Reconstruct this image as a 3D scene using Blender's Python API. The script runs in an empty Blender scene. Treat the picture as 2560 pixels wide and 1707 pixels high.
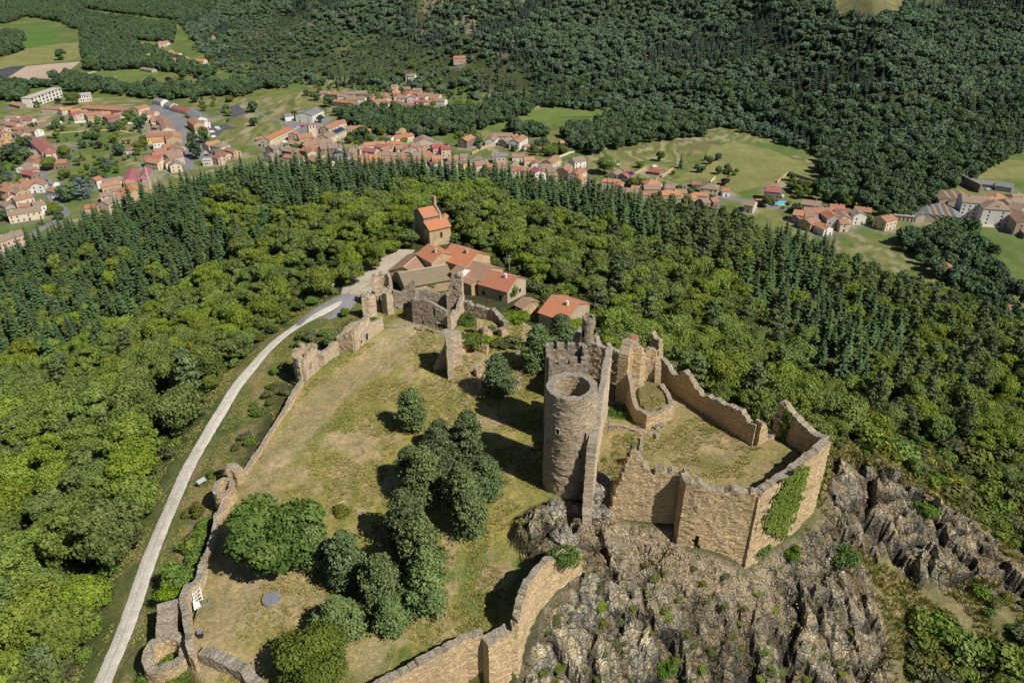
import bpy, bmesh, math, random
import numpy as np
from mathutils import Vector, Matrix, Euler
SC = bpy.context.scene
COL = SC.collection
rnd = random.Random(7)
nr = np.random.default_rng(11)

# ---------------------------------------------------------------- camera model
CH = 88.0            # camera height above the castle green
FPX = 1850.0         # focal length in photo pixels (2560 wide)
PITCH = math.radians(30)
CPt, SPt = math.cos(PITCH), math.sin(PITCH)
def ray(px, py):
    u = (px-1280)/FPX; v = (853.5-py)/FPX
    return np.array([u, CPt+v*SPt, -SPt+v*CPt])
def at(px, py, z):
    """point of the world at height z seen at photo pixel px,py"""
    d = ray(px, py); t = (z-CH)/d[2]
    return (d[0]*t, d[1]*t)
def topx(x, y, z):
    dz = z-CH
    dep = y*CPt - dz*SPt; up = y*SPt + dz*CPt
    return 1280+FPX*x/dep, 853.5-FPX*up/dep
FR = {'M': (0, 0, 1/1.08844), 'A': (1250, 750, 2.24), 'B': (680, 500, 2.6133), 'C': (300, 1000, 2.218), 'D': (0, 150, 2.767),
      'E': (620, 180, 2.767), 'F': (1400, 250, 2.0276), 'G': (1200, 1200, 1.7294), 'a': (0, 180, 7.84), 'b': (0, 350, 7.84),
      'c': (280, 230, 7.84), 'd': (200, 400, 7.84), 'e': (0, 480, 7.84), 'f': (630, 260, 7.84), 'g': (900, 290, 7.84),
      'h': (1180, 300, 7.84), 'i': (1480, 380, 5.88), 'j': (1860, 430, 5.88), 'k': (780, 180, 5.88), 'l': (0, 0, 3.675),
      'm': (2260, 420, 7.84), 'S': (0, 0, 1)}
def q(k, x, y):
    f = FR[k]; return (f[0]+x/f[2], f[1]+y/f[2])
def T(k, x, y, z): return at(*q(k, x, y), z)

# ---------------------------------------------------------------- noise
def _h(ix, iy, s):
    n = (ix*374761393 + iy*668265263 + s*974634777) & 0xFFFFFFFF
    n = ((n ^ (n >> 13)) * 1274126177) & 0xFFFFFFFF
    n = n ^ (n >> 16)
    return (n & 0xFFFF)/65535.0
def vn(x, y, s=0):
    x = np.asarray(x, float); y = np.asarray(y, float)
    ix = np.floor(x).astype(np.int64); iy = np.floor(y).astype(np.int64)
    fx = x-ix; fy = y-iy
    fx = fx*fx*(3-2*fx); fy = fy*fy*(3-2*fy)
    a = _h(ix, iy, s); b = _h(ix+1, iy, s); c = _h(ix, iy+1, s); d = _h(ix+1, iy+1, s)
    return (a*(1-fx)+b*fx)*(1-fy)+(c*(1-fx)+d*fx)*fy
def fbm(x, y, s=0, o=4):
    r = 0; a = .5; t = 0
    for i in range(o):
        r = r+a*vn(x*2**i+i*17.3, y*2**i-i*9.1, s+i); t += a; a *= .5
    return r/t
def sst(a, b, x):
    t = np.clip((x-a)/(b-a), 0, 1); return t*t*(3-2*t)
def sdpoly(x, y, P):
    """signed distance, negative inside"""
    P = np.asarray(P, float); n = len(P)
    d = np.full(x.shape, 1e18); ins = np.zeros(x.shape, bool)
    for i in range(n):
        ax, ay = P[i]; bx, by = P[(i+1) % n]
        ex, ey = bx-ax, by-ay; wx, wy = x-ax, y-ay
        t = np.clip((wx*ex+wy*ey)/(ex*ex+ey*ey+1e-12), 0, 1)
        d = np.minimum(d, (wx-ex*t)**2+(wy-ey*t)**2)
        c = ((ay > y) != (by > y)) & (x < (bx-ax)*(y-ay)/((by-ay) if by != ay else 1e-12)+ax)
        ins ^= c
    return np.where(ins, -1, 1)*np.sqrt(d)
def dline(x, y, P):
    P = np.asarray(P, float); d = np.full(np.shape(x), 1e18)
    for i in range(len(P)-1):
        ax, ay = P[i]; bx, by = P[i+1]
        ex, ey = bx-ax, by-ay; wx, wy = x-ax, y-ay
        t = np.clip((wx*ex+wy*ey)/(ex*ex+ey*ey+1e-12), 0, 1)
        d = np.minimum(d, (wx-ex*t)**2+(wy-ey*t)**2)
    return np.sqrt(d)

# ---------------------------------------------------------------- terrain
VZ = -110.0
CPM = [  # display pixel x,y and height
 (240,1568,-5.5),(330,1280,-5),(420,1090,-4.5),(520,920,-3.5),(600,830,-3),(700,745,-2.2),(780,690,-1.6),(860,620,-1.5),(930,580,-2),
 (400,1300,-3.6),(470,1100,-3.2),(600,950,-2.4),(340,1500,-2.6),(400,1568,-1.2),(345,1555,-2.2),(320,1440,-3.6),(720,850,-2),(420,1420,-3.4),
 (200,1400,-9),(0,1500,-17),(0,1250,-26),(90,1400,-15),(250,1200,-12),
 (990,560,-2),(1080,545,-3),(880,530,-3),(1150,580,-4.5),(1130,640,-3),(1060,640,-2),
 (1280,690,-4),(1400,770,-7),(1470,760,-10),(1330,760,-3),(1200,700,-2.5),
 (1600,800,-15),(1700,870,-13),(1850,950,-11),(1950,1010,-9),(1560,860,-7),(1480,820,-5),
 (1700,750,-28),(1900,750,-39),(1900,850,-28),(2100,900,-33),
 (1330,1250,0),(1440,1255,-5),(1560,1285,-6.6),(1500,1258,-5.2),(1640,1285,-6.4),(1760,1235,-6),(1860,1168,-6),(1900,1090,-6),
 (1225,1430,1.0),(1130,1520,-5),(1085,1565,-7.5),(1000,1600,-8.5),(1310,1330,1.2),(1400,1400,-6.5),(1500,1560,-19),(1250,1560,-12),(1120,1620,-11),(1700,1560,-23),
 (1800,1400,-17),(1880,1330,-17),(1930,1568,-31),(1950,1250,-19),(2060,1300,-28),(1650,1420,-14),(1570,1450,-14),
 (1250,1345,1.5),(1180,1200,0),(1000,1000,0),(700,1300,0),(600,1480,-.5),(900,850,-.5),(1000,1450,-1),(560,1150,-1),(1250,1000,.5),(1000,700,-1.5)]
CPW = [(5,89,3.6),(8,86,3.8),(3,86,3.0),(10.5,89,2.4),(7,83,3.2),(2,90,2.6),(-133,155,-33),(-100,200,-28),(-150,200,-45),(-120,260,-34),(-200,290,-56),(-250,378,-79),(-250,330,-65),(-300,430,-112),(-200,460,-112),
 (-230,150,-78),(-300,250,-106),(-350,150,-114),(-230,60,-75),(-150,50,-38),(-92,50,-13),(-300,350,-112),
 (-20,240,-5),(-60,240,-8),(20,240,-11),(-10,300,-18),(-80,300,-20),(60,300,-28),(0,370,-37),(-90,375,-32),(-150,365,-33),(-200,370,-54),(60,350,-42),(100,330,-43),(-150,310,-33),
 (0,440,-82),(-100,440,-82),(-180,430,-92),(100,430,-88),(0,510,-114),(-100,510,-114),(150,500,-114),(60,560,-118),(-60,570,-118),
 (130,300,-46),(170,380,-82),(130,440,-100),(200,300,-73),(100,240,-36),(160,220,-49),(200,180,-53),(237,301,-85),(285,350,-110),
 (150,160,-39),(96,92,-35),(149,172,-44),(112,130,-31),(82,112,-19),(75,140,-17),(280,250,-90),(330,300,-112),(300,150,-92),(220,100,-72),(160,80,-54),
 (380,150,-116),(300,400,-114),(230,430,-112),(400,300,-118),(-400,300,-118),(60,100,-10),(65,120,-11),
 (0,40,-26),(30,55,-44),(60,55,-52),(-50,30,-15),(100,30,-78),(-50,0,-30),(0,-20,-55),(100,-50,-105),(-200,-50,-85),(-20,55,-14),(-90,0,-25),(300,0,-115),(-350,0,-112),(60,75,-38),(35,74,-24)]
_cp = np.array([(*at(x*1.08844, y*1.08844, z), z) for x, y, z in CPM]+[tuple(map(float, c)) for c in CPW])
def _rbf_fit(c):
    n = len(c); S = 100.0
    xy = c[:, :2]/S
    r2 = ((xy[:, None]-xy[None])**2).sum(-1)
    K = .5*r2*np.log(r2+1e-12)
    K[np.diag_indices(n)] = 0.004
    Pm = np.c_[np.ones(n), xy]
    Aa = np.zeros((n+3, n+3)); Aa[:n, :n] = K; Aa[:n, n:] = Pm; Aa[n:, :n] = Pm.T
    return np.linalg.solve(Aa, np.r_[c[:, 2], 0, 0, 0])
_w = _rbf_fit(_cp)
def rbf(x, y):
    out = np.empty(x.shape); xf = x.ravel()/100; yf = y.ravel()/100; o = out.ravel()
    cx, cy = _cp[:, 0]/100, _cp[:, 1]/100; n = len(_cp)
    for i in range(0, len(xf), 20000):
        X = xf[i:i+20000, None]; Y = yf[i:i+20000, None]
        r2 = (X-cx)**2+(Y-cy)**2+1e-12
        o[i:i+20000] = (.5*r2*np.log(r2))@_w[:n]+_w[n]+_w[n+1]*X[:, 0]+_w[n+2]*Y[:, 0]
    return o.reshape(x.shape)
FOOT = [(-1500,3200),(-1000,2400),(-690,1660),(-436,1146),(-313,1048),(-142,973),(29,908),(170,850),(232,800),(290,700),(400,672),(470,700),(560,740),(1500,760)]
BAILEY = [T('M', *p, 0) for p in [(425,1510),(470,1330),(505,1190),(545,1112),(592,1040),(655,940),(690,888),(760,825),(820,795),(850,720),(930,690),(1060,690),
          (1180,725),(1290,790),(1330,850),(1400,950)]]+[(14,118),(13,103),(9.5,96.6),(4,95.2),(0,91.5),(-.3,87),(2.6,82.6),(6,80.4),(3.2,75.5),(1.0,71),(-.2,68.6),(-4,67.6)]+[T('S', *p) for p in [(1160,1588,3.2),(1044,1654,2.9),(900,1726,2.8),(800,1788,2.6)]]+[T('M', *p, -.5) for p in [(690,1700),(520,1640)]]
WARD = [(17.5,97),(29,97),(29,93.5),(39,92),(53.5,102.5),(49,109.5),(43.5,107.2),(35.5,120),(31,128.5),(29,131),(21.5,128),(15.5,132),(14.5,119.5),(17.3,116),(14.8,103),(13.5,97)]
MOUND = [T('A', *p, 7) for p in [(745,420),(752,560),(800,640),(870,628),(955,590),(930,500),(880,430),(800,380)]]
def zter(x, y, detail=True):
    x = np.asarray(x, float); y = np.asarray(y, float)
    hill = np.full(x.shape, -200.0)
    m = (np.abs(x) < 430) & (y > -90) & (y < 600)
    if m.any():
        h = rbf(x[m], y[m])
        e = np.maximum.reduce([(np.abs(x[m])-330)/100, (y[m]-500)/80, -(y[m])/90]).clip(0, 1)
        hill[m] = h*(1-e)+(-118)*e
    near = (x > -75) & (x < 62) & (y > 50) & (y < 215)
    k = 2.5
    z = np.where(hill > VZ+8, hill, VZ+np.log1p(np.exp(np.clip((hill-VZ)*k/3, -40, 40)))*3/k)
    if near.any():
        xn, yn = x[near], y[near]; zn = z[near]
        b = sst(1.3, -.3, sdpoly(xn, yn, BAILEY))
        zb = 0.25*np.sin(xn*.09)+.9*(fbm(xn*.06, yn*.06, 5)-.5)+(fbm(xn*.5, yn*.5, 8, 2)-.5)*.35
        zb = zb - sst(150, 190, yn)*1.3 + sst(-15, 6, xn)*sst(150, 110, yn)*.6
        zn = zn*(1-b)+zb*b
        w = sst(.9, -.3, sdpoly(xn, yn, WARD))
        zw = 4.3+.5*(fbm(xn*.12, yn*.12, 9)-.5) + sst(105, 97, yn)*.3
        zw = zw - sst(24, 15, xn)*sst(112, 100, yn)*3.2
        mo = sst(.5, -1.0, sdpoly(xn, yn, MOUND)); zw = zw+mo*(3.0+.3*(xn-26)*.3)
        zn = zn*(1-w)+zw*w
        z[near] = zn
    far = y > 560
    if far.any():
        xf, yf = x[far], y[far]
        fy = np.interp(xf, [p[0] for p in FOOT], [p[1] for p in FOOT])
        d = dline(xf, yf, FOOT); d = np.where(yf > fy, d, 0)
        sl = np.interp(xf, [-1500, -700, -300, 200, 500, 1500], [.15, .24, .32, .36, .34, .3])
        up = d*sl*sst(0, 120, d+25)
        up += (fbm(xf/190, yf/260, 3, 4)-.5)*100*sst(30, 260, d) + (fbm(xf/50, yf/60, 4, 2)-.5)*14*sst(20, 120, d)
        z[far] = z[far]+np.maximum(up, 0)
    if detail:
        lo = (z > VZ+6) & (y < 600)
        if lo.any():
            z[lo] = z[lo]+(fbm(x[lo]*.08, y[lo]*.08, 21, 3)-.5)*1.6*sst(VZ+6, VZ+25, z[lo])*np.where((sdpoly(x[lo], y[lo], BAILEY) < 2) | (sdpoly(x[lo], y[lo], WARD) < 2), 0, .6)
    return z
_ts = np.concatenate([np.linspace(50, 400, 1400), np.linspace(400.5, 3200, 2600)])
def hit(px, py):
    d = ray(px, py); X, Y, Z = d[0]*_ts, d[1]*_ts, CH+d[2]*_ts
    g = zter(X, Y); b = Z < g
    i = int(np.argmax(b)) if b.any() else len(_ts)-1
    if i == 0: i = 1
    a0, a1 = Z[i-1]-g[i-1], Z[i]-g[i]; f = a0/(a0-a1+1e-9); t = _ts[i-1]+(_ts[i]-_ts[i-1])*f
    return (d[0]*t, d[1]*t, float(CH+d[2]*t))
def H(k, x, y): return hit(*q(k, x, y))
def gz(x, y): return float(zter(np.array([x], float), np.array([y], float))[0])

# ---------------------------------------------------------------- object helpers
def tag(o, label=None, cat=None, group=None, kind=None):
    if label: o['label'] = label
    if cat: o['category'] = cat
    if group: o['group'] = group
    if kind: o['kind'] = kind
    return o
def empty(name, loc, rz=0, label=None, cat=None, group=None):
    o = bpy.data.objects.new(name, None); o.empty_display_size = .5; COL.objects.link(o)
    o.location = loc; o.rotation_euler = (0, 0, rz)
    return tag(o, label, cat, group)
def mkobj(name, me, mat=None, parent=None, loc=None, rz=0):
    o = bpy.data.objects.new(name, me); COL.objects.link(o)
    if mat is not None and not me.materials: me.materials.append(mat)
    if parent is not None: o.parent = parent
    if loc is not None: o.location = loc
    o.rotation_euler = (0, 0, rz)
    return o
def npmesh(name, V, Fc, smooth=False, attrs=None, mat=None):
    """V (n,3); Fc (m,k) array of one face size"""
    V = np.asarray(V, np.float32); Fc = np.asarray(Fc, np.int32)
    me = bpy.data.meshes.new(name)
    me.vertices.add(len(V)); me.vertices.foreach_set('co', V.ravel())
    m, k = Fc.shape
    me.loops.add(m*k); me.loops.foreach_set('vertex_index', Fc.ravel())
    me.polygons.add(m); me.polygons.foreach_set('loop_start', np.arange(0, m*k, k, dtype=np.int32))
    me.polygons.foreach_set('loop_total', np.full(m, k, np.int32))
    me.polygons.foreach_set('use_smooth', np.full(m, smooth, bool))
    for nm, dom, typ, dat in (attrs or []):
        at_ = me.attributes.new(nm, typ, dom)
        at_.data.foreach_set('color' if typ == 'FLOAT_COLOR' else 'value', np.asarray(dat, np.float32).ravel())
    me.update(calc_edges=True); me.validate()
    if mat: me.materials.append(mat)
    return me
class MB:
    def __init__(s): s.v = []; s.f = []
    def add(s, vs, fs):
        b = len(s.v); s.v += [tuple(v) for v in vs]; s.f += [tuple(b+i for i in f) for f in fs]; return s
    def box(s, x0, y0, z0, x1, y1, z1):
        return s.add([(x0,y0,z0),(x1,y0,z0),(x1,y1,z0),(x0,y1,z0),(x0,y0,z1),(x1,y0,z1),(x1,y1,z1),(x0,y1,z1)],
                     [(3,2,1,0),(4,5,6,7),(0,1,5,4),(1,2,6,5),(2,3,7,6),(3,0,4,7)])
    def tube(s, a, b, r0, r1=None, n=6):
        r1 = r0 if r1 is None else r1
        a = Vector(a); b = Vector(b); d = (b-a).normalized(); u = d.orthogonal().normalized(); w = d.cross(u)
        vs = []
        for p, r in ((a, r0), (b, r1)):
            for i in range(n):
                t = 2*math.pi*i/n; vs.append(p+(u*math.cos(t)+w*math.sin(t))*r)
        return s.add(vs, [(i, (i+1) % n, n+(i+1) % n, n+i) for i in range(n)]+[tuple(range(n-1, -1, -1)), tuple(range(n, 2*n))])
    def prism(s, pts, z0, z1):
        n = len(pts)
        return s.add([(x, y, z0) for x, y in pts]+[(x, y, z1) for x, y in pts], [(i, (i+1) % n, n+(i+1) % n, n+i) for i in range(n)]+[tuple(range(n-1, -1, -1)), tuple(range(n, 2*n))])
    def mesh(s, name, mat=None, smooth=False):
        me = bpy.data.meshes.new(name); me.from_pydata(s.v, [], s.f)
        if smooth: me.polygons.foreach_set('use_smooth', [True]*len(me.polygons))
        me.update()
        if mat: me.materials.append(mat)
        return me
    def build(s, name, mat, parent=None, loc=None, rz=0, smooth=False):
        return mkobj(name, s.mesh(name, mat, smooth), None, parent, loc, rz)

# ---------------------------------------------------------------- materials
class NT:
    def __init__(s, name):
        s.m = bpy.data.materials.new(name); s.m.use_nodes = True; s.t = s.m.node_tree; s.n = s.t.nodes; s.l = s.t.links
        s.bsdf = s.n['Principled BSDF']; s.bsdf.inputs['Specular IOR Level'].default_value = .2; s.bsdf.inputs['Roughness'].default_value = .85
    def node(s, typ, **kw):
        nd = s.n.new(typ)
        for k, v in kw.items():
            if k.startswith('_'): setattr(nd, k[1:], v)
            else:
                nd.inputs[k.replace('__', ' ')].default_value = v
        return nd
    def link(s, a, b): s.l.new(a, b)
    def coord(s, scale=(1, 1, 1), kind='Object'):
        tc = s.n.new('ShaderNodeTexCoord'); mp = s.n.new('ShaderNodeMapping'); mp.inputs['Scale'].default_value = scale
        s.link(tc.outputs[kind], mp.inputs[0]); return mp.outputs[0]
    def wcoord(s, scale=(1, 1, 1)):
        g = s.n.new('ShaderNodeNewGeometry'); mp = s.n.new('ShaderNodeMapping'); mp.inputs['Scale'].default_value = scale
        s.link(g.outputs['Position'], mp.inputs[0]); return mp.outputs[0]
    def noise(s, vec, scale, detail=4, rough=.6):
        n = s.node('ShaderNodeTexNoise', Scale=scale, Detail=detail, Roughness=rough); s.link(vec, n.inputs['Vector']); return n.outputs['Fac']
    def ramp(s, fac, stops):
        r = s.n.new('ShaderNodeValToRGB'); e = r.color_ramp.elements
        while len(e) < len(stops): e.new(.5)
        for i, (p, c) in enumerate(stops):
            e[i].position = p; e[i].color = (*c, 1) if len(c) == 3 else c
        s.link(fac, r.inputs[0]); return r.outputs[0]
    def mix(s, fac, a, b, mode='MIX'):
        m = s.n.new('ShaderNodeMix'); m.data_type = 'RGBA'; m.blend_type = mode
        for v, i in ((fac, 0), (a, 6), (b, 7)):
            if isinstance(v, (int, float)): m.inputs[i].default_value = v
            elif isinstance(v, tuple): m.inputs[i].default_value = (*v, 1) if len(v) == 3 else v
            else: s.link(v, m.inputs[i])
        return m.outputs[2]
    def math(s, op, a, b=0.0, clamp=False):
        m = s.n.new('ShaderNodeMath'); m.operation = op; m.use_clamp = clamp
        for v, i in ((a, 0), (b, 1)):
            if isinstance(v, (int, float)): m.inputs[i].default_value = v
            else: s.link(v, m.inputs[i])
        return m.outputs[0]
    def mrange(s, v, a, b, c=0.0, d=1.0):
        m = s.n.new('ShaderNodeMapRange')
        s.link(v, m.inputs[0])
        for i, x in enumerate((a, b, c, d)): m.inputs[i+1].default_value = x
        return m.outputs[0]
    def bump(s, h, strength=.5, dist=.2):
        b = s.node('ShaderNodeBump', Strength=strength, Distance=dist); s.link(h, b.inputs['Height']); s.link(b.outputs[0], s.bsdf.inputs['Normal'])
    def out(s, col): s.link(col, s.bsdf.inputs['Base Color']); return s.m
def masonry(name, c1, c2, c3, mortar, scale=2.4, grey=.5):
    t = NT(name); v = t.coord((1, 1, 1.7))
    vo = t.node('ShaderNodeTexVoronoi', Scale=scale); t.link(v, vo.inputs['Vector'])
    ve = t.node('ShaderNodeTexVoronoi', _feature='DISTANCE_TO_EDGE', Scale=scale); t.link(v, ve.inputs['Vector'])
    sep = t.n.new('ShaderNodeSeparateColor'); t.link(vo.outputs['Color'], sep.inputs[0])
    col = t.ramp(sep.outputs[0], [(0, c1), (.45, c2), (.8, c3), (1, tuple(x*1.35 for x in c3))])
    big = t.noise(v, .22, 5, .65)
    col = t.mix(t.mrange(big, .44, .70, 0, .5), col, t.ramp(sep.outputs[1], [(0, (.26, .22, .175)), (1, (.44, .385, .32))]))
    band = t.noise(t.coord((.12, .12, 1.6)), 1.0, 4, .6)
    col = t.mix(t.mrange(band, .52, .74, 0, .28), col, (.20, .165, .125), 'MIX')
    warm = t.noise(v, .5, 3, .5)
    col = t.mix(t.mrange(warm, .5, .75, 0, .35), col, (.46, .29, .15))
    pt = t.noise(v, .13, 4, .6)
    col = t.mix(t.mrange(pt, .44, .60, 0, .75), col, t.mix(1.0, col, (.80, .78, .74), 'MULTIPLY'))
    strk = t.noise(t.coord((.9, .9, .06)), 1.0, 4, .65)
    col = t.mix(t.mrange(strk, .56, .72, 0, .5), col, t.mix(1.0, col, (.55, .53, .52), 'MULTIPLY'))
    e = t.mrange(ve.outputs['Distance'], 0, .12, 0, 1)
    col = t.mix(e, mortar, col)
    g = t.n.new('ShaderNodeNewGeometry'); sx = t.n.new('ShaderNodeSeparateXYZ'); t.link(g.outputs['Normal'], sx.inputs[0])
    topn = t.noise(v, 1.3, 5, .7)
    topf = t.math('MULTIPLY', t.mrange(sx.outputs['Z'], .35, .8, 0, 1), t.mrange(topn, .3, .6, .45, 1))
    col = t.mix(topf, col, t.ramp(t.noise(v, 3.1, 4, .7), [(.3, (.12, .11, .085)), (.5, (.27, .25, .21)), (.62, (.42, .385, .32)), (.75, (.55, .50, .43))]))
    fine = t.noise(v, 9, 3, .7)
    col = t.mix(1.0, col, t.ramp(fine, [(.25, (.6, .6, .6)), (.75, (1.2, 1.2, 1.2))]), 'MULTIPLY')
    hgt = t.math('ADD', t.math('MULTIPLY', e, .6), t.math('MULTIPLY', fine, .8))
    t.bump(hgt, .7, .09)
    return t.out(col)
M = {}
M['stone'] = masonry('ochre_masonry', (.42,.29,.155), (.62,.445,.24), (.78,.58,.33), (.52,.39,.235), 3.4)
M['stone_light'] = masonry('pale_masonry', (.44,.335,.22), (.60,.47,.325), (.72,.58,.41), (.56,.45,.32), 3.6)
M['stone_tower'] = masonry('tower_masonry', (.31,.235,.155), (.47,.365,.245), (.64,.51,.36), (.38,.295,.205), 3.5)
M['stone_grey'] = masonry('grey_masonry', (.24,.195,.145), (.36,.295,.22), (.48,.40,.305), (.30,.245,.185), 3.6)
def leafmat(name, dark, mid, lite, sat=.12, trans=.12, rough=.75):
    t = NT(name); a = t.node('ShaderNodeAttribute', _attribute_name='tone')
    oi = t.n.new('ShaderNodeObjectInfo')
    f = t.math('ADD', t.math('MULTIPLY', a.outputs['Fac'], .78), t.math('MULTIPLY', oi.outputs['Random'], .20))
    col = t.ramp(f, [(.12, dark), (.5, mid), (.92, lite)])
    w = t.n.new('ShaderNodeTexWhiteNoise'); w.noise_dimensions = '1D'; t.link(oi.outputs['Random'], w.inputs['W'])
    hs = t.n.new('ShaderNodeHueSaturation'); t.link(col, hs.inputs['Color'])
    t.link(t.mrange(w.outputs['Value'], 0, 1, .5-.012, .5+.012), hs.inputs['Hue']); t.link(t.mrange(oi.outputs['Random'], 0, 1, 1-sat, 1+sat), hs.inputs['Saturation'])
    t.link(t.mrange(w.outputs['Value'], 0, 1, .86, 1.14), hs.inputs['Value'])
    c = hs.outputs[0]
    t.bsdf.inputs['Roughness'].default_value = rough; t.bsdf.inputs['Specular IOR Level'].default_value = .15
    t.link(c, t.bsdf.inputs['Base Color'])
    if trans:
        tr = t.n.new('ShaderNodeBsdfTranslucent'); t.link(c, tr.inputs[0]); mx = t.n.new('ShaderNodeMixShader'); mx.inputs[0].default_value = trans
        t.link(t.bsdf.outputs[0], mx.inputs[1]); t.link(tr.outputs[0], mx.inputs[2]); t.link(mx.outputs[0], t.n['Material Output'].inputs[0])
    return t.m
M['leaf'] = leafmat('broadleaf_foliage', (.036,.064,.012), (.120,.172,.034), (.235,.285,.060))
M['leaf_hazed'] = leafmat('haze_tinted_foliage', (.046,.080,.052), (.086,.136,.078), (.145,.196,.112), .15, 0)  # paler, bluer greens: distance haze is put into the leaf colour
M['leaf_valley'] = leafmat('valley_foliage', (.026,.052,.028), (.060,.102,.048), (.112,.158,.070), .15, 0)
M['needle'] = leafmat('fir_needles', (.020,.044,.018), (.052,.092,.036), (.100,.148,.056), .1, 0)
M['pine'] = leafmat('pine_needles', (.038,.060,.022), (.104,.144,.054), (.190,.232,.092), .1, 0)
M['deep'] = leafmat('lush_foliage', (.026,.056,.010), (.078,.138,.024), (.150,.210,.040), .1, .1)
M['oak'] = leafmat('oak_foliage', (.028,.055,.010), (.075,.115,.020), (.15,.175,.032), .1, .1)
M['scrub'] = leafmat('scrub_foliage', (.04,.05,.016), (.085,.10,.03), (.16,.16,.05), .25, 0)
M['ivy'] = leafmat('ivy_foliage', (.05,.09,.012), (.115,.175,.022), (.20,.27,.035), .1, .1)
M['yellow'] = leafmat('yellow_foliage', (.16,.15,.02), (.28,.26,.03), (.4,.36,.05), .1, .1)
M['purple'] = leafmat('purple_foliage', (.02,.012,.018), (.045,.02,.03), (.08,.035,.045), .1, 0)
def plain(name, c, c2=None, scale=1.5, rough=.85, bump=0, metal=0):
    t = NT(name); v = t.coord(); f = t.noise(v, scale, 5, .65)
    c2 = c2 or tuple(x*.72 for x in c)
    t.bsdf.inputs['Roughness'].default_value = rough; t.bsdf.inputs['Metallic'].default_value = metal
    if bump: t.bump(t.noise(v, scale*6, 3), bump, .05)
    return t.out(t.ramp(f, [(.3, c2), (.68, c)]))
M['bark'] = plain('bark', (.14,.10,.07), (.07,.05,.04), 5, .9)
M['pinebark'] = plain('pine_bark', (.26,.15,.09), (.12,.08,.06), 3, .9)
# ---------------------------------------------------------------- world, sun, camera
SUN_EL, SUN_AZ = math.radians(48), math.radians(37)   # sun stands to the right and a little behind the camera
sdir = Vector((math.cos(SUN_EL)*math.cos(SUN_AZ), -math.cos(SUN_EL)*math.sin(SUN_AZ), math.sin(SUN_EL)))
W = bpy.data.worlds.new('World'); SC.world = W; W.use_nodes = True
sky = W.node_tree.nodes.new('ShaderNodeTexSky'); sky.sky_type = 'NISHITA'; sky.sun_disc = False
sky.sun_elevation = SUN_EL; sky.sun_rotation = math.radians(90)+SUN_AZ; sky.altitude = 800
W.node_tree.links.new(sky.outputs[0], W.node_tree.nodes['Background'].inputs[0]); W.node_tree.nodes['Background'].inputs[1].default_value = .054
L = bpy.data.lights.new('Sun', 'SUN'); L.energy = 5.5; L.angle = math.radians(.53); L.color = (1, .95, .86)
lo = bpy.data.objects.new('Sun', L); COL.objects.link(lo); lo.rotation_euler = (-sdir).to_track_quat('-Z', 'Y').to_euler(); lo.location = (60, 0, 150)
cam = bpy.data.cameras.new('Camera'); co = bpy.data.objects.new('Camera', cam); COL.objects.link(co); SC.camera = co
co.location = (0, 0, CH); co.rotation_euler = (math.radians(60), 0, 0)
cam.sensor_width = 36; cam.lens = 36*FPX/2560; cam.clip_start = 1; cam.clip_end = 8000
SC.view_settings.view_transform = 'Standard'; SC.view_settings.look = 'None'; SC.view_settings.exposure = 0
SC.cycles.max_bounces = 4; SC.cycles.diffuse_bounces = 2; SC.cycles.transparent_max_bounces = 4; SC.cycles.use_denoising = True

# ---------------------------------------------------------------- ground sheet
def spans(*s):
    out = [s[0]]
    for i in range(1, len(s), 2):
        end, st = s[i], s[i+1]; n = max(1, round((end-out[-1])/st)); a = out[-1]
        out += [a+(end-a)*k/n for k in range(1, n+1)]
    return np.array(out)
gx = spans(-4200, -1400, 90, -700, 18, -330, 5, -110, 2.2, -68, 1.1, 66, .46, 128, .7, 190, 2, 480, 4, 900, 12, 2600, 80)
gy = spans(-150, 30, 6, 56, 1.2, 125, .46, 200, .9, 262, 2, 700, 4, 1300, 7, 2200, 22, 5200, 110)
def worley(x, y, s):
    ix = np.floor(x).astype(np.int64); iy = np.floor(y).astype(np.int64)
    best = np.full(x.shape, 9.); hh = np.zeros(x.shape); second = np.full(x.shape, 9.)
    for a in (-1, 0, 1):
        for b in (-1, 0, 1):
            cx = ix+a; cy = iy+b; px_ = cx+_h(cx, cy, s); py_ = cy+_h(cx, cy, s+50)
            d = np.hypot(x-px_, y-py_); v = _h(cx, cy, s+99)+(x-px_)*(_h(cx, cy, s+7)-.5)*1.6+(y-py_)*(_h(cx, cy, s+8)-.5)*1.6
            m = d < best; second = np.where(m, best, np.minimum(second, d)); hh = np.where(m, v, hh); best = np.where(m, d, best)
    return hh, second-best
X, Y = np.meshgrid(gx, gy)
Zg = zter(X, Y)
CLIFF = [(0,86),(-.2,91.5),(4,95.4),(9.5,96.8),(13.6,96.5),(16.4,97.2),(18.5,95.0),(28.5,94.2),(29.5,91.2),(40,90),(56.5,101),(59,113),(66,112),(72,98),(71,84),(66,60),(60,38),(-5,38),(-16,58),(-16,63.5),(-6,65.5),(0,66.8),(2.2,70.5),(4.6,74.8),(8.5,79.2),(6,80.5),(2,82.6)]
CRAG = [(57,112),(66,124),(80,126),(98,120),(112,112),(116,104),(100,100),(86,102),(70,103),(62,100)]
nearr = (X > -20) & (X < 128) & (Y > 34) & (Y < 136)
rock = np.zeros(X.shape)
xr, yr = X[nearr], Y[nearr]
dc = sdpoly(xr, yr, CLIFF); dg = sdpoly(xr, yr, CRAG)
rk = np.maximum(sst(.6, -1.5, dc), sst(1, -3, dg)*sst(.34, .52, fbm(xr*.07+3, yr*.07, 31, 3)))
wx = xr+2.2*(fbm(xr*.25, yr*.25, 41, 3)-.5)*2; wy = yr+2.2*(fbm(xr*.25, yr*.25, 42, 3)-.5)*2
ca, sa = math.cos(.9), math.sin(.9)
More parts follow.
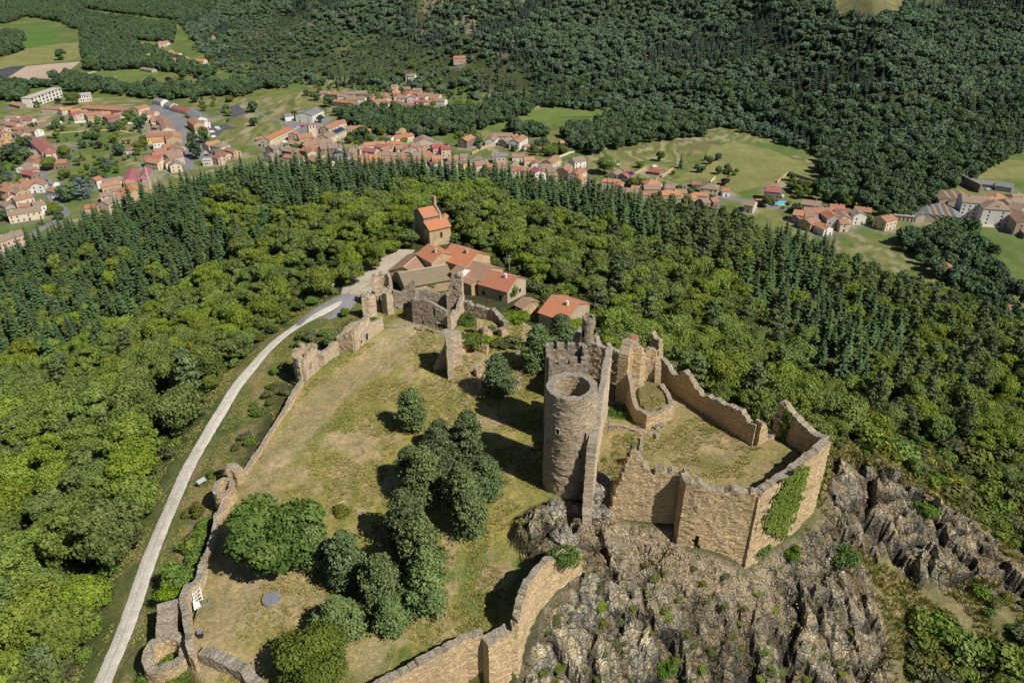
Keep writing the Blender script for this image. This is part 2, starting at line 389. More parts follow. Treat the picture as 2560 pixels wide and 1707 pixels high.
u_ = wx*ca+wy*sa; v_ = -wx*sa+wy*ca
h1, e1 = worley(u_/5.4, v_/7.2, 1); h2, e2 = worley(u_/2.4+7, v_/3.0, 2); h3, e3 = worley(wx/.95, wy/1.1, 3)
amp = np.where(dc < 1, .38+.62*np.clip(np.hypot(xr-34, yr-92)/14-.25, 0, 1), 1.0)
amp = np.maximum(amp, sst(44, 52, xr))
disp = (h1-.5)*3.6+(h2-.5)*1.5+(h3-.5)*.32-sst(.12, 0, e1)*1.3-sst(.10, 0, e2)*.3
edge = np.minimum(1, np.maximum(sst(.2, -3.5, dc), sst(0, -3, dg)))
cut = np.exp(-((xr-39+.28*(yr-85))/1.7)**2)*sst(90, 84, yr)*3.6     # the dark gully below the wall
Z2 = Zg.copy(); Z2[nearr] += disp*amp*rk*edge-cut*rk
rock[nearr] = rk
XX = X.copy(); YY = Y.copy()
XX[nearr] += (fbm(xr*.3, yr*.3, 51, 3)-.5)*1.5*rk*edge; YY[nearr] += (fbm(yr*.3, xr*.3, 52, 3)-.5)*1.5*rk*edge
# colour of the ground
def lerp(a, b, t): return a*(1-t)[..., None]+np.array(b)*t[..., None] if not isinstance(b, np.ndarray) or b.ndim == 1 else a*(1-t)[..., None]+b*t[..., None]
colr = np.zeros(X.shape+(3,)); colr[:] = (.055, .060, .022)
n1 = fbm(X/40, Y/60, 61, 4); n2 = fbm(X/9, Y/12, 62, 4); n3 = fbm(X/2.2, Y/2.6, 63, 3)
valley = sst(VZ+9, VZ+3, Zg)
vc = np.zeros(X.shape+(3,)); vc[:] = (.115, .162, .046)
vc = lerp(vc, (.19, .19, .068), sst(.46, .66, n1)); vc = lerp(vc, (.09, .13, .035), sst(.5, .7, n2)*.8)
hp_, ep_ = worley(X/26+.6*n2, Y/40, 15); PLOT = np.array([(.12,.15,.045),(.20,.19,.075),(.30,.24,.14),(.085,.12,.035),(.24,.22,.10),(.14,.17,.05),(.17,.15,.07),(.36,.30,.21)])
hq_ = (np.abs(hp_*7919.3) % 8).astype(int); pf = sst(.42, .5, fbm(X/60, Y/90, 66, 3))*(Y < 1050)*(Y > 430)
hcell = (np.floor(hp_*9.7)).astype(int) % 8
vc = lerp(vc, PLOT[hcell], pf*.8)
colr = lerp(colr, vc, valley)
far = sst(850, 1100, Y)*(1-valley)
colr = lerp(colr, (.072, .092, .042), far)
clr = far*(sdpoly(*topx(X.clip(-3000,3000), Y.clip(300,6000), Zg), [(2050,-60),(2300,-60),(2260,40),(2160,62),(2080,45)]) < 0)
colr = lerp(colr, (.27, .24, .12), clr*1.0)
scree = far*sst(.52, .66, fbm(X/70, Y/90, 64, 4))*sst(500, 100, X)
colr = lerp(colr, (.20, .165, .125), scree)
inner = (X > -80) & (X < 130) & (Y > 30) & (Y < 230)
xi, yi = X[inner], Y[inner]; ci = colr[inner]
ni, nj, nk = fbm(xi/11, yi/16, 71, 4), fbm(xi/3.2, yi/5, 72, 4), fbm(xi/1.1, yi/1.4, 73, 3)
db = sdpoly(xi, yi, BAILEY); dw = sdpoly(xi, yi, WARD)
# the grass slope between wall and track, and the verges
ROAD = [q('M', *p) for p in [(215,1640),(240,1568),(285,1450),(330,1320),(385,1180),(440,1060),(505,950),(565,860),(640,780),(735,720),(800,690)]]
ROADW = [hit(*p)[:2] if p[1] < 1700 else at(*p, -5.5) for p in ROAD]
dr = dline(xi, yi, ROADW)
leftside = (xi < np.interp(yi, [p[1] for p in ROADW], [p[0] for p in ROADW]))
verge = np.where(leftside, sst(8, 3.5, dr), sst(13, 8, dr))*sst(210, 190, yi)*(xi < 5)
vg = np.zeros(xi.shape+(3,)); vg[:] = (.135, .150, .050)
vg = lerp(vg, (.27, .205, .115), sst(.46, .62, nj)*np.where(leftside, .35, .9)); vg = lerp(vg, (.075, .105, .028), sst(.5, .66, ni)*.8)
ci = lerp(ci, vg, np.clip(verge, 0, 1))

scr = sst(46, 60, xi)*sst(150, 118, yi)
ci = lerp(ci, lerp(np.broadcast_to(np.array((.12,.115,.045)), ci.shape).copy(), (.235,.19,.10), sst(.46, .66, fbm(xi/6, yi/6, 75, 4))), scr)
bg = np.zeros(xi.shape+(3,)); bg[:] = (.235, .205, .066)
bg = lerp(bg, (.145, .175, .045), sst(.47, .64, ni)*.9)
bg = lerp(bg, (.32, .27, .09), sst(.46, .62, fbm(xi/5, yi/9, 76, 4))*.7)
bg = lerp(bg, (.37, .275, .165), sst(.50, .66, nj)*.8)
dl = dline(xi, yi, [T('M', *p, 0) for p in [(440,1480),(560,1230),(620,1060),(760,900),(900,800),(1010,770)]])
bg = lerp(bg, (.285, .225, .125), sst(5.5, 1.5, dl+(nj-.5)*5)*.75)
dp2 = dline(xi, yi, [T('M', *p, 0) for p in [(470,1540),(560,1400),(640,1330)]])
bg = lerp(bg, (.36, .27, .165), sst(5, 1, dp2+(nj-.5)*6)*.7)
for (cx_, cy_), r_, k_ in [(T('M', 940, 755, 0), 7, .9), (T('M', 870, 790, 0), 5, .7), (T('M', 1110, 880, 0), 7, .85), (T('M', 1090, 830, 0), 6, .8), (T('M', 1000, 880, 0), 4, .5), (T('M', 640, 1060, 0), 3.5, .9), (T('M', 600, 1340, 0), 5, .7), (T('M', 850, 1500, 0), 4, .7), (T('M', 660, 1400, 0), 4, .6)]:
    bg = lerp(bg, (.37, .285, .18), sst(r_, r_*.2, np.hypot(xi-cx_, (yi-cy_)*.7)+(nj-.5)*r_)*k_)
for pth in ([(1000,800),(870,830),(780,920),(640,1080)], [(830,1010),(800,1090),(790,1180)], [(1010,880),(870,960),(700,1250)]):
    bg = lerp(bg, (.34, .26, .155), sst(1.0, .25, dline(xi, yi, [T('M', *p, 0) for p in pth])+(nj-.5)*.8)*.6)
ci = lerp(ci, bg, sst(1.2, -.2, db))
wg = np.zeros(xi.shape+(3,)); wg[:] = (.30, .225, .125)
wg = lerp(wg, (.20, .18, .06), sst(.44, .60, fbm(xi/5, yi/5, 77, 4)))
cw = T('A', 1180, 820, 4.5); rw = np.hypot(xi-cw[0], yi-cw[1])
wg = lerp(wg, (.27, .215, .10), sst(5.5, 9, rw+(nj-.5)*5)*.75); wg = lerp(wg, (.42, .31, .20), sst(5, 1, rw+(nj-.5)*5)*.8)
wg = lerp(wg, (.38, .29, .18), sst(1.6, .3, dline(xi, yi, [T('A', *p, 4.5) for p in [(930,640),(1000,560),(930,520)]])+(nj-.5))*.8)
wg = lerp(wg, (.17, .15, .06), sst(.3, -.8, sdpoly(xi, yi, MOUND))*.8)
ci = lerp(ci, wg, sst(.9, 0, dw))
ci = ci*(.80+.40*nk)[..., None]
colr[inner] = ci
colr = colr*(.85+.3*n3)[..., None]
ny, nx = X.shape
V = np.c_[XX.ravel(), YY.ravel(), Z2.ravel()]
idx = np.arange(nx*ny).reshape(ny, nx)
Fq = np.c_[idx[:-1, :-1].ravel(), idx[:-1, 1:].ravel(), idx[1:, 1:].ravel(), idx[1:, :-1].ravel()]
# ground material
t = NT('ground_cover'); ac = t.node('ShaderNodeAttribute', _attribute_name='cover'); ar = t.node('ShaderNodeAttribute', _attribute_name='rock')
wv = t.wcoord()
g1 = t.noise(wv, 1.6, 6, .75); g2 = t.noise(wv, .35, 5, .7); g3 = t.noise(wv, 5, 3, .7)
base = t.mix(1.0, ac.outputs['Color'], t.ramp(g1, [(.28, (.50, .56, .50)), (.5, (.95, .95, .95)), (.72, (1.5, 1.4, 1.25))]), 'MULTIPLY')
base = t.mix(1.0, base, t.ramp(g3, [(.3, (.72, .76, .72)), (.7, (1.25, 1.22, 1.2))]), 'MULTIPLY')
mid = t.noise(wv, .06, 6, .72)
farf = t.node('ShaderNodeAttribute', _attribute_name='wild')
base = t.mix(farf.outputs['Fac'], base, t.mix(1.0, base, t.ramp(mid, [(.3, (.42, .50, .42)), (.5, (.95, 1.0, .9)), (.7, (1.7, 1.5, 1.35))]), 'MULTIPLY'))
base = t.mix(.8, base, t.ramp(g2, [(.3, (.75, .88, .70)), (.55, (1, 1, 1)), (.75, (1.3, 1.15, .95))]), 'MULTIPLY')
gn = t.n.new('ShaderNodeNewGeometry'); sx = t.n.new('ShaderNodeSeparateXYZ'); t.link(gn.outputs['Normal'], sx.inputs[0])
r1 = t.noise(wv, .55, 7, .72); r2 = t.noise(t.wcoord((1.0, .7, 1.0)), 1.5, 7, .75); r3 = t.noise(wv, .16, 3, .6)
rc = t.ramp(r1, [(.28, (.11, .105, .088)), (.40, (.30, .285, .235)), (.52, (.44, .415, .34)), (.64, (.54, .51, .42)), (.78, (.62, .54, .40))])
dn = t.node('ShaderNodeTexNoise', Scale=.5, Detail=3.0); t.link(wv, dn.inputs['Vector']); wc_ = t.mix(.16, wv, dn.outputs['Color'], 'ADD')
v1 = t.node('ShaderNodeTexVoronoi', Scale=.55); t.link(wc_, v1.inputs['Vector']); v2 = t.node('ShaderNodeTexVoronoi', Scale=1.7); t.link(wc_, v2.inputs['Vector'])
ve1 = t.node('ShaderNodeTexVoronoi', _feature='DISTANCE_TO_EDGE', Scale=.55); t.link(wc_, ve1.inputs['Vector']); ve2 = t.node('ShaderNodeTexVoronoi', _feature='DISTANCE_TO_EDGE', Scale=1.7); t.link(wc_, ve2.inputs['Vector'])
s1 = t.n.new('ShaderNodeSeparateColor'); t.link(v1.outputs['Color'], s1.inputs[0]); s2_ = t.n.new('ShaderNodeSeparateColor'); t.link(v2.outputs['Color'], s2_.inputs[0])
rc = t.mix(1.0, rc, t.ramp(s1.outputs[0], [(0, (.72, .74, .76)), (.6, (1.0, 1.0, 1.0)), (1, (1.28, 1.2, 1.05))]), 'MULTIPLY'); rc = t.mix(1.0, rc, t.ramp(s2_.outputs[1], [(0, (.80, .80, .80)), (1, (1.2, 1.2, 1.18))]), 'MULTIPLY')
rc = t.mix(t.mrange(ve1.outputs['Distance'], .0, .05, .75, 0), rc, (.05, .046, .04)); rc = t.mix(t.mrange(ve2.outputs['Distance'], 0, .045, .6, 0), rc, (.07, .064, .055))
rta = t.node('ShaderNodeAttribute', _attribute_name='rtone')
rc = t.mix(1.0, rc, t.ramp(rta.outputs['Fac'], [(.05, (.28, .27, .26)), (.35, (.72, .71, .69)), (.6, (1.02, 1.0, .97)), (.85, (1.3, 1.25, 1.15))]), 'MULTIPLY')
rc = t.mix(t.mrange(r3, .45, .65, 0, .6), rc, t.mix(1.0, rc, (1.15, .92, .72), 'MULTIPLY'))
rc = t.mix(1.0, rc, t.ramp(r2, [(.3, (.45, .45, .47)), (.5, (1, 1, 1)), (.72, (1.45, 1.42, 1.35))]), 'MULTIPLY')
flat = t.ramp(t.noise(wv, .9, 5, .7), [(.36, (.13, .115, .045)), (.5, (.26, .19, .10)), (.66, (.47, .36, .235))])
ff = t.math('MULTIPLY', t.mrange(sx.outputs['Z'], .50, .78), t.mrange(t.noise(wv, .4, 4, .6), .34, .55))
rc = t.mix(ff, rc, flat)
spo = t.mrange(t.noise(wv, 1.1, 4, .6), .58, .66)
rc = t.mix(t.math('MULTIPLY', spo, t.mrange(sx.outputs['Z'], .4, .7, 0, .8)), rc, (.10, .11, .035))
apn = t.node('ShaderNodeAttribute', _attribute_name='apron')
rc = t.mix(t.math('MULTIPLY', apn.outputs['Fac'], t.mrange(t.noise(wv, .8, 5, .65), .36, .56)), rc, t.ramp(t.noise(wv, 2.6, 4, .7), [(.3, (.24, .18, .105)), (.5, (.50, .39, .25)), (.7, (.66, .54, .38))]))
fin = t.mix(ar.outputs['Fac'], base, rc)
cr = t.node('ShaderNodeTexVoronoi', _feature='DISTANCE_TO_EDGE', Scale=.9); t.link(t.wcoord((1.0, .6, .8)), cr.inputs['Vector'])
hh = t.math('ADD', t.math('MULTIPLY', g1, .5), t.math('MULTIPLY', ar.outputs['Fac'], t.math('ADD', t.math('MULTIPLY', r2, 2.0), t.math('ADD', t.mrange(ve1.outputs['Distance'], 0, .12, 0, 1.2), t.mrange(ve2.outputs['Distance'], 0, .1, 0, .7)))))
t.bump(hh, .9, .35)
t.out(fin); M['ground'] = t.m
apr_ = np.zeros(X.shape); apr_[nearr] = sst(11, 3, sdpoly(xr, yr, WARD)+(fbm(xr/3, yr/3, 58, 3)-.5)*6)*sst(50, 44, xr)*.9; rt_ = np.full(X.shape, .5); rt_[nearr] = np.clip(.5+(h1-.5)*.55+(h2-.5)*.45+(h3-.5)*.25-sst(.25, 0, e1)*.55-sst(.22, 0, e2)*.35-sst(.2, 0, e3)*.15-cut*.15, 0, 1)
me = npmesh('ground', V, Fq, False, [('cover', 'POINT', 'FLOAT_COLOR', np.c_[colr.reshape(-1, 3), np.ones(nx*ny)]), ('rock', 'POINT', 'FLOAT', rock.ravel()), ('rtone', 'POINT', 'FLOAT', rt_.ravel()), ('wild', 'POINT', 'FLOAT', (far*1.0).ravel()), ('apron', 'POINT', 'FLOAT', apr_.ravel())], M['ground'])
ground = tag(mkobj('ground', me), 'castle hill, rock crag, valley floor and hillside ground', 'ground', kind='structure')
del V, Fq
# fast height lookup that follows the final sheet
def gsurf(x, y):
    x = np.asarray(x, float); y = np.asarray(y, float)
    i = np.clip(np.searchsorted(gx, x)-1, 0, nx-2); j = np.clip(np.searchsorted(gy, y)-1, 0, ny-2)
    fx = (x-gx[i])/(gx[i+1]-gx[i]); fy = (y-gy[j])/(gy[j+1]-gy[j])
    return (Z2[j, i]*(1-fx)+Z2[j, i+1]*fx)*(1-fy)+(Z2[j+1, i]*(1-fx)+Z2[j+1, i+1]*fx)*fy
def gs(x, y): return float(gsurf(np.array([x]), np.array([y]))[0])
# faster ray hit on the sheet
def hit(px, py):
    d = ray(px, py); Xh, Yh, Zh = d[0]*_ts, d[1]*_ts, CH+d[2]*_ts
    g = gsurf(Xh, Yh); b = Zh < g
    i = int(np.argmax(b)) if b.any() else len(_ts)-1
    i = max(i, 1)
    a0, a1 = Zh[i-1]-g[i-1], Zh[i]-g[i]; f = a0/(a0-a1+1e-9); tt = _ts[i-1]+(_ts[i]-_ts[i-1])*f
    return (d[0]*tt, d[1]*tt, float(CH+d[2]*tt))

# ---------------------------------------------------------------- roads, fields, yards laid on the ground
def smooth_line(P, n=6):
    P = [np.array(p[:2], float) for p in P]; out = []
    for i in range(len(P)-1):
        p0 = P[max(i-1, 0)]; p1 = P[i]; p2 = P[i+1]; p3 = P[min(i+2, len(P)-1)]
        for k in range(n):
            s = k/n
            out.append(.5*((2*p1)+(p2-p0)*s+(2*p0-5*p1+4*p2-p3)*s*s+(3*p1-p0-3*p2+p3)*s**3))
    out.append(P[-1]); return out
def strip(name, P, w, mat, lift=.1, label=None, n=8, cols=4, cat='road', jag=.25, st=None):
    L_ = smooth_line(P, n); vs = []; fs = []
    if st:
        D = [L_[0]]
        for a, b in zip(L_, L_[1:]):
            k = max(1, int(np.hypot(*(b-a))/st)); D += [a+(b-a)*i/k for i in range(1, k+1)]
        L_ = D
    ws = w if isinstance(w, (list, tuple)) else [w]*len(P)
    for i, p in enumerate(L_):
        a = L_[max(i-1, 0)]; b = L_[min(i+1, len(L_)-1)]; d = (b-a)/(np.hypot(*(b-a))+1e-9); nrm = np.array([-d[1], d[0]])
        ww = np.interp(i/(len(L_)-1)*(len(ws)-1), range(len(ws)), ws)
        for c in range(cols+1):
            s = (c/cols-.5)*ww+(rnd.uniform(-jag, jag) if c in (0, cols) else 0)
            vs.append(p+nrm*s)
    vs = np.array(vs); z = gsurf(vs[:, 0], vs[:, 1])+lift
    zz = z.reshape(-1, cols+1); zz[:, 0] -= lift*.9; zz[:, -1] -= lift*.9
    for i in range(len(L_)-1):
        for c in range(cols): a = i*(cols+1)+c; fs.append((a, a+1, a+cols+2, a+cols+1))
    me = npmesh(name, np.c_[vs, zz.ravel()], fs, True, None, mat)
    if me.polygons[0].normal.z < 0: me.flip_normals()
    return tag(mkobj(name, me), label, cat, kind='structure')
def sheet(name, P, mat, lift=.12, label=None, cat='field', res=8):
    bm = bmesh.new(); vs = [bm.verts.new((p[0], p[1], 0)) for p in P]; f = bm.faces.new(vs)
    if f.normal.z < 0: f.normal_flip()
    bm.normal_update()
    if bm.faces[:][0].normal.z < 0: bmesh.ops.reverse_faces(bm, faces=bm.faces[:])
    xs = [p[0] for p in P]; ys = [p[1] for p in P]
    for ax, lo_, hi_ in ((0, min(xs), max(xs)), (1, min(ys), max(ys))):
        k = int((hi_-lo_)/res)
        for i in range(1, k+1):
            c = [0, 0, 0]; c[ax] = lo_+(hi_-lo_)*i/(k+1); nn = [0, 0, 0]; nn[ax] = 1
            bmesh.ops.bisect_plane(bm, geom=bm.verts[:]+bm.edges[:]+bm.faces[:], plane_co=c, plane_no=nn)
    co_ = np.array([v.co[:] for v in bm.verts]); z = gsurf(co_[:, 0], co_[:, 1])
    for v, h in zip(bm.verts, z): v.co.z = h+lift
    me = bpy.data.meshes.new(name); bm.to_mesh(me); bm.free(); me.materials.append(mat)
    return tag(mkobj(name, me), label, cat, kind='structure')
def groundmat(name, c, c2, s=.3, s2=2.0):
    t = NT(name); v = t.wcoord(); a = t.noise(v, s, 5, .65); b = t.noise(v, s2, 4, .7)
    col = t.mix(1.0, t.ramp(a, [(.32, c2), (.66, c)]), t.ramp(b, [(.3, (.8, .8, .8)), (.7, (1.18, 1.18, 1.18))]), 'MULTIPLY')
    t.bump(b, .3, .1); return t.out(col)
M['track'] = groundmat('white_gravel', (.70,.645,.56), (.52,.475,.40), .6, 2.5)
M['gravel'] = groundmat('pale_gravel', (.52,.46,.38), (.40,.33,.25), .15, 2)
M['asphalt'] = groundmat('worn_asphalt', (.27,.27,.285), (.21,.21,.225), .1, 1.5)
M['road'] = groundmat('village_asphalt', (.22,.22,.235), (.16,.16,.175), .05, .5)
M['soil'] = groundmat('tilled_soil', (.46,.36,.27), (.38,.29,.22), .03, .3)
M['slatebed'] = groundmat('dark_tilled_soil', (.085,.085,.095), (.06,.06,.07), .03, .3)
M['meadow'] = groundmat('mown_meadow', (.15,.195,.05), (.11,.155,.04), .02, .15)
M['bright'] = groundmat('fresh_meadow', (.10,.18,.035), (.075,.14,.03), .02, .15)
M['straw'] = groundmat('dry_meadow', (.235,.225,.085), (.165,.175,.06), .025, .12)
M['court'] = groundmat('dark_court', (.10,.10,.12), (.08,.08,.095), .1, 1)
M['sand'] = groundmat('sand_path', (.55,.42,.27), (.45,.34,.21), .1, 1)
# castle track with two ruts
strip('gravel_track', ROADW, [3.0]*9+[3.2, 3.4], M['track'], .09, 'white gravel track running up beside the castle wall', 8, 6, 'track', .07, .5)
M['rut'] = groundmat('rut_grass', (.40,.39,.31), (.30,.31,.21), .6, 2.5)
strip('grass_strip', ROADW[:-2], .38, M['rut'], .13, 'thin worn strip along the middle of the white track', 8, 2, 'verge', .12, .8)
YARD = [H('B', *p)[:2] for p in [(450,615),(560,625),(650,612),(690,530),(760,512),(800,470),(880,400),(935,328),(845,322),(700,362),(600,410),(505,475),(465,560)]]
sheet('gravel_yard', YARD, M['gravel'], .1, 'pale gravel parking yard before the farm roofs', 'yard', 3)
AP = [H('B', *p)[:2] for p in [(160,830),(230,760),(330,690),(470,612),(565,622),(500,690),(440,740),(350,790),(240,830),(370,760),(420,715),(300,745),(200,800)]]
strip('tarmac_lane', [H('B', *p)[:2] for p in [(172,822),(230,765),(330,700),(430,650),(520,618)]], [2.6,3,3.6,5,6.5], M['asphalt'], .12, 'grey tarmac lane bending down beside the gravel track', 8, 4, 'road', .1, 1)
strip('tarmac_apron', [H('B', *p)[:2] for p in [(520,622),(480,690),(420,740),(345,775)]], [6,4.6,3.6,3.0], M['asphalt'], .14, 'grey tarmac apron where the lane meets the track', 8, 4, 'road', .1, 1)
strip('forest_path', [H('M', *p)[:2] for p in [(380,995),(410,965),(455,915)]], 1.6, M['asphalt'], .1, 'short grey path showing between the trees left of the track', 6, 2, 'path', .1, 1)
def vp(k, *pts): return [T(k, *p, VZ) for p in pts]
strip('village_road', vp('D', (0,1350),(120,1290),(250,1190),(390,1110),(450,1060),(400,1000),(350,930),(310,830),(270,700),(240,620),(195,580),(120,560)), 6.5, M['road'], .12, 'grey road winding past the houses at the left of the valley', 8, 3, 'road', .2)
strip('main_street', vp('D', (1310,760),(1300,700),(1290,620),(1265,530),(1230,450),(1170,400),(1100,350),(1000,330)), 9, M['road'], .12, 'wide grey main street curving down through the village', 8, 3, 'road', .2)
strip('upper_street', vp('D', (1450,640),(1400,560),(1340,490),(1290,440),(1210,390),(1130,340),(1050,320)), 8, M['road'], .16, 'grey street running above the main street', 8, 3, 'road', .2)
sheet('car_park', vp('D', (1320,600),(1440,560),(1500,690),(1360,700)), M['road'], .2, 'grey car park beside the main street', 'car park', 12)
sheet('gravel_car_park', vp('D', (1400,455),(1560,450),(1650,470),(1540,490),(1500,540),(1440,530)), M['court'], .14, 'grey gravel lot with parked white vans', 'car park', 12)
sheet('square', vp('f', (560,340),(1050,380),(1300,300),(1600,260),(1480,400),(1050,560),(820,520),(640,400)), M['road'], .14, 'grey village square behind the church', 'square', 12)
strip('park_path', vp('D', (1700,295),(1800,370),(1870,400),(1960,430)), 4, M['road'], .18, 'grey path crossing the green to the white hall', 8, 2, 'path', .1)
strip('north_road', vp('l', (1340,555),(1480,600),(1560,650),(1700,680),(1940,740)), 8, M['gravel'], .14, 'pale road passing the far houses', 6, 2, 'road', .2)
strip('east_street', vp('F', (330,410),(500,450),(640,478),(800,490),(950,512),(1060,540),(1180,555)), 7, M['road'], .12, 'grey street between the eastern houses', 6, 2, 'road', .2)
strip('factory_lane', vp('m', (1230,1080),(1500,1110),(1900,1110),(2010,960),(1960,860)), 9, M['gravel'], .14, 'pale lane curving round the white factory', 6, 2, 'road', .2)
strip('centre_street', vp('h', (0,760),(200,770),(420,790),(720,830)), 6, M['road'], .12, 'grey street behind the middle houses', 6, 2, 'road', .2)
sheet('football_pitch', vp('l', (775,700),(1160,600),(1480,655),(1400,740),(1000,800)), M['meadow'], .12, 'mown green football pitch', 'pitch', 30)
strip('pitch_path', vp('l', (765,690),(960,635),(1160,590)), 7, M['gravel'], .2, 'pale path along the far side of the football pitch', 4, 2, 'path', .2)
sheet('ploughed_field', vp('l', (0,760),(240,610),(480,590),(740,570),(640,650),(430,790),(60,790)), M['soil'], .12, 'pale ploughed field at the left edge', 'field', 40)
sheet('dark_field', vp('l', (-120,720),(0,640),(100,615),(235,612),(0,752),(-120,800)), M['slatebed'], .2, 'dark freshly tilled strip beside the ploughed field', 'field', 40)
sheet('dry_field', vp('l', (-100,640),(60,520),(300,440),(560,400),(820,390),(1030,390),(960,470),(700,540),(480,580),(180,605),(-60,650)), M['straw'], .12, 'yellow dry field with a lone tree', 'field', 60)
sheet('green_field', vp('l', (100,315),(420,240),(560,345),(560,400),(300,440),(235,440)), M['bright'], .2, 'fresh green field at the foot of the far woods', 'field', 60)
sheet('sports_court', vp('D', (1500,345),(1640,310),(1720,370),(1600,400)), M['court'], .14, 'dark hard court on the village green', 'court', 20)
strip('sand_path', vp('a', (640,1260),(1000,1210),(1500,1170),(1900,1140),(2300,1150),(2600,1190)), 3.2, M['sand'], .14, 'pale sandy path across the gardens', 6, 2, 'path', .2)
sheet('east_meadow', vp('F', (560,420),(720,330),(760,240),(900,215),(1060,250),(1180,300),(1290,350),(1290,400),(1160,375),(1060,430),(900,470),(840,440),(700,400)), M['straw'], .12, 'wide dry meadow right of the village', 'field', 30)
sheet('river_meadow', vp('E', (1520,370),(1700,320),(1900,270),(2100,240),(2352,235),(2352,300),(2200,340),(2000,400),(1800,410),(1600,400)), M['meadow'], .12, 'long green meadow behind the village houses', 'field', 30)
sheet('upper_meadow', [H('F',*p)[:2] for p in [(0,60),(120,45),(330,30),(520,25),(560,45),(420,62),(230,85),(0,90)]], M['meadow'], .5, 'green meadow at the foot of the wooded slope', 'field', 10)
sheet('factory_meadow', vp('F', (2020,380),(2060,340),(2200,300),(2352,310),(2500,330),(2500,420),(2352,400),(2120,400)), M['straw'], .12, 'dry meadow behind the factory at the right edge', 'field', 30)
sheet('orchard_lawn', vp('b', (1870,700),(1960,340),(2250,350),(2352,560),(2300,700),(2000,690)), M['bright'], .14, 'fresh green lawn with a blue and a dark conifer', 'lawn', 12)
sheet('villa_lawn', vp('b', (-60,420),(0,400),(280,470),(380,560),(200,640),(-60,600)), M['bright'], .14, 'green lawn at the left edge', 'lawn', 12)
sheet('terrace_lawn', vp('h', (1760,760),(1950,640),(2270,600),(2352,640),(2200,700),(1950,740),(1800,830)), M['bright'], .14, 'narrow green lawn below a white garden wall', 'lawn', 10)
# ---------------------------------------------------------------- tree shapes
def quads_at(C, N, size, rg, aspect=1.0, sharp=0.0):
    """one leaf clump (quad) per centre, facing N"""
    n = len(C); N = N/np.linalg.norm(N, axis=1, keepdims=True)
    r = rg.normal(size=(n, 3)); U = np.cross(N, r); U /= np.linalg.norm(U, axis=1, keepdims=True); Wv = np.cross(N, U)
    sz = (size*rg.uniform(.6, 1.35, n))[:, None]
    a = C-U*sz*.5*aspect; b = C+Wv*sz*.5*rg.uniform(.5, 1.1, (n, 1)); c = C+U*sz*.5*aspect; d = C-Wv*sz*.5*rg.uniform(.5, 1.1, (n, 1))
    V = np.stack([a, b, c, d], 1).reshape(-1, 3)
    return V, np.arange(4*n).reshape(n, 4)
def ico():
    bm = bmesh.new(); bmesh.ops.create_icosphere(bm, subdivisions=1, radius=1)
    v = np.array([p.co[:] for p in bm.verts]); f = np.array([[q_.index for q_ in p.verts] for p in bm.faces]); bm.free(); return v, f
IV, IF = ico()
def crown(seed, R, Hh, zc, nl, leaf, nlobe=22, lobe=.42, flat=.8, core=True, jit=.10, squash=1.0, updown=.25):
    rg = np.random.default_rng(seed); P = []
    while len(P) < nlobe:
        p = rg.normal(size=3); p /= np.linalg.norm(p); p *= rg.uniform(.35, 1)**.6*(1-lobe*.75)
        if p[2] < -.62: continue
        P.append(p)
    P = np.array(P); rr = lobe*rg.uniform(.62, 1.12, nlobe)
    # gaps: lobes shrink where low
    rr *= np.where(P[:, 2] < -.2, .8, 1)
    S = np.array([R, R, Hh])
    C = []; N = []; Tn = []
    per = (rr**2); per = per/per.sum()*nl*1.7
    lt = rg.uniform(0, 1, nlobe)
    for i in range(nlobe):
        k = int(per[i]); d = rg.normal(size=(k, 3)); d /= np.linalg.norm(d, axis=1, keepdims=True)
        d = d[d[:, 2] > -.65]
        rad = rr[i]*(1+rg.normal(0, jit, len(d)))[:, None]*np.array([1, 1, flat])
        c = P[i]+d*rad
        # leave out leaves buried in other lobes
        dist = np.linalg.norm((c[:, None]-P[None])/np.array([1, 1, flat]), axis=2)/rr[None]
        dist[:, i] = 2
        ok = dist.min(1) > .78
        C.append(c[ok]); N.append(d[ok]+rg.normal(0, .55, (ok.sum(), 3))+np.array([0, 0, updown]))
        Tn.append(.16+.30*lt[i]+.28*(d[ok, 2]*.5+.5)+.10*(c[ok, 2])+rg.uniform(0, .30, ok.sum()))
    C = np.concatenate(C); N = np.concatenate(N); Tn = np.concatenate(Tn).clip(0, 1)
    V, F = quads_at(C*S, N, leaf, rg)
    V[:, 2] += zc
    tone = Tn
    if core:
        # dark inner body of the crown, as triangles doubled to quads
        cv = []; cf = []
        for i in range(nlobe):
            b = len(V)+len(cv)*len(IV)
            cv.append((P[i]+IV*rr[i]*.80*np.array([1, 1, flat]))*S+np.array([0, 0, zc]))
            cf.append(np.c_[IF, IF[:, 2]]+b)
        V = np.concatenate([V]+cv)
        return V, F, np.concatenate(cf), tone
    return V, F, None, tone
def crown_mesh(name, mat, *a, **k):
    V, F, cf, tone = crown(*a, **k)
    faces = [tuple(f) for f in F]
    if cf is not None:
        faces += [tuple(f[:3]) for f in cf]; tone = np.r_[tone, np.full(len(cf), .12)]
    me = bpy.data.meshes.new(name); me.from_pydata(V.tolist(), [], faces)
    at_ = me.attributes.new('tone', 'FLOAT', 'FACE'); at_.data.foreach_set('value', tone.astype(np.float32)); me.materials.append(mat)
    return me
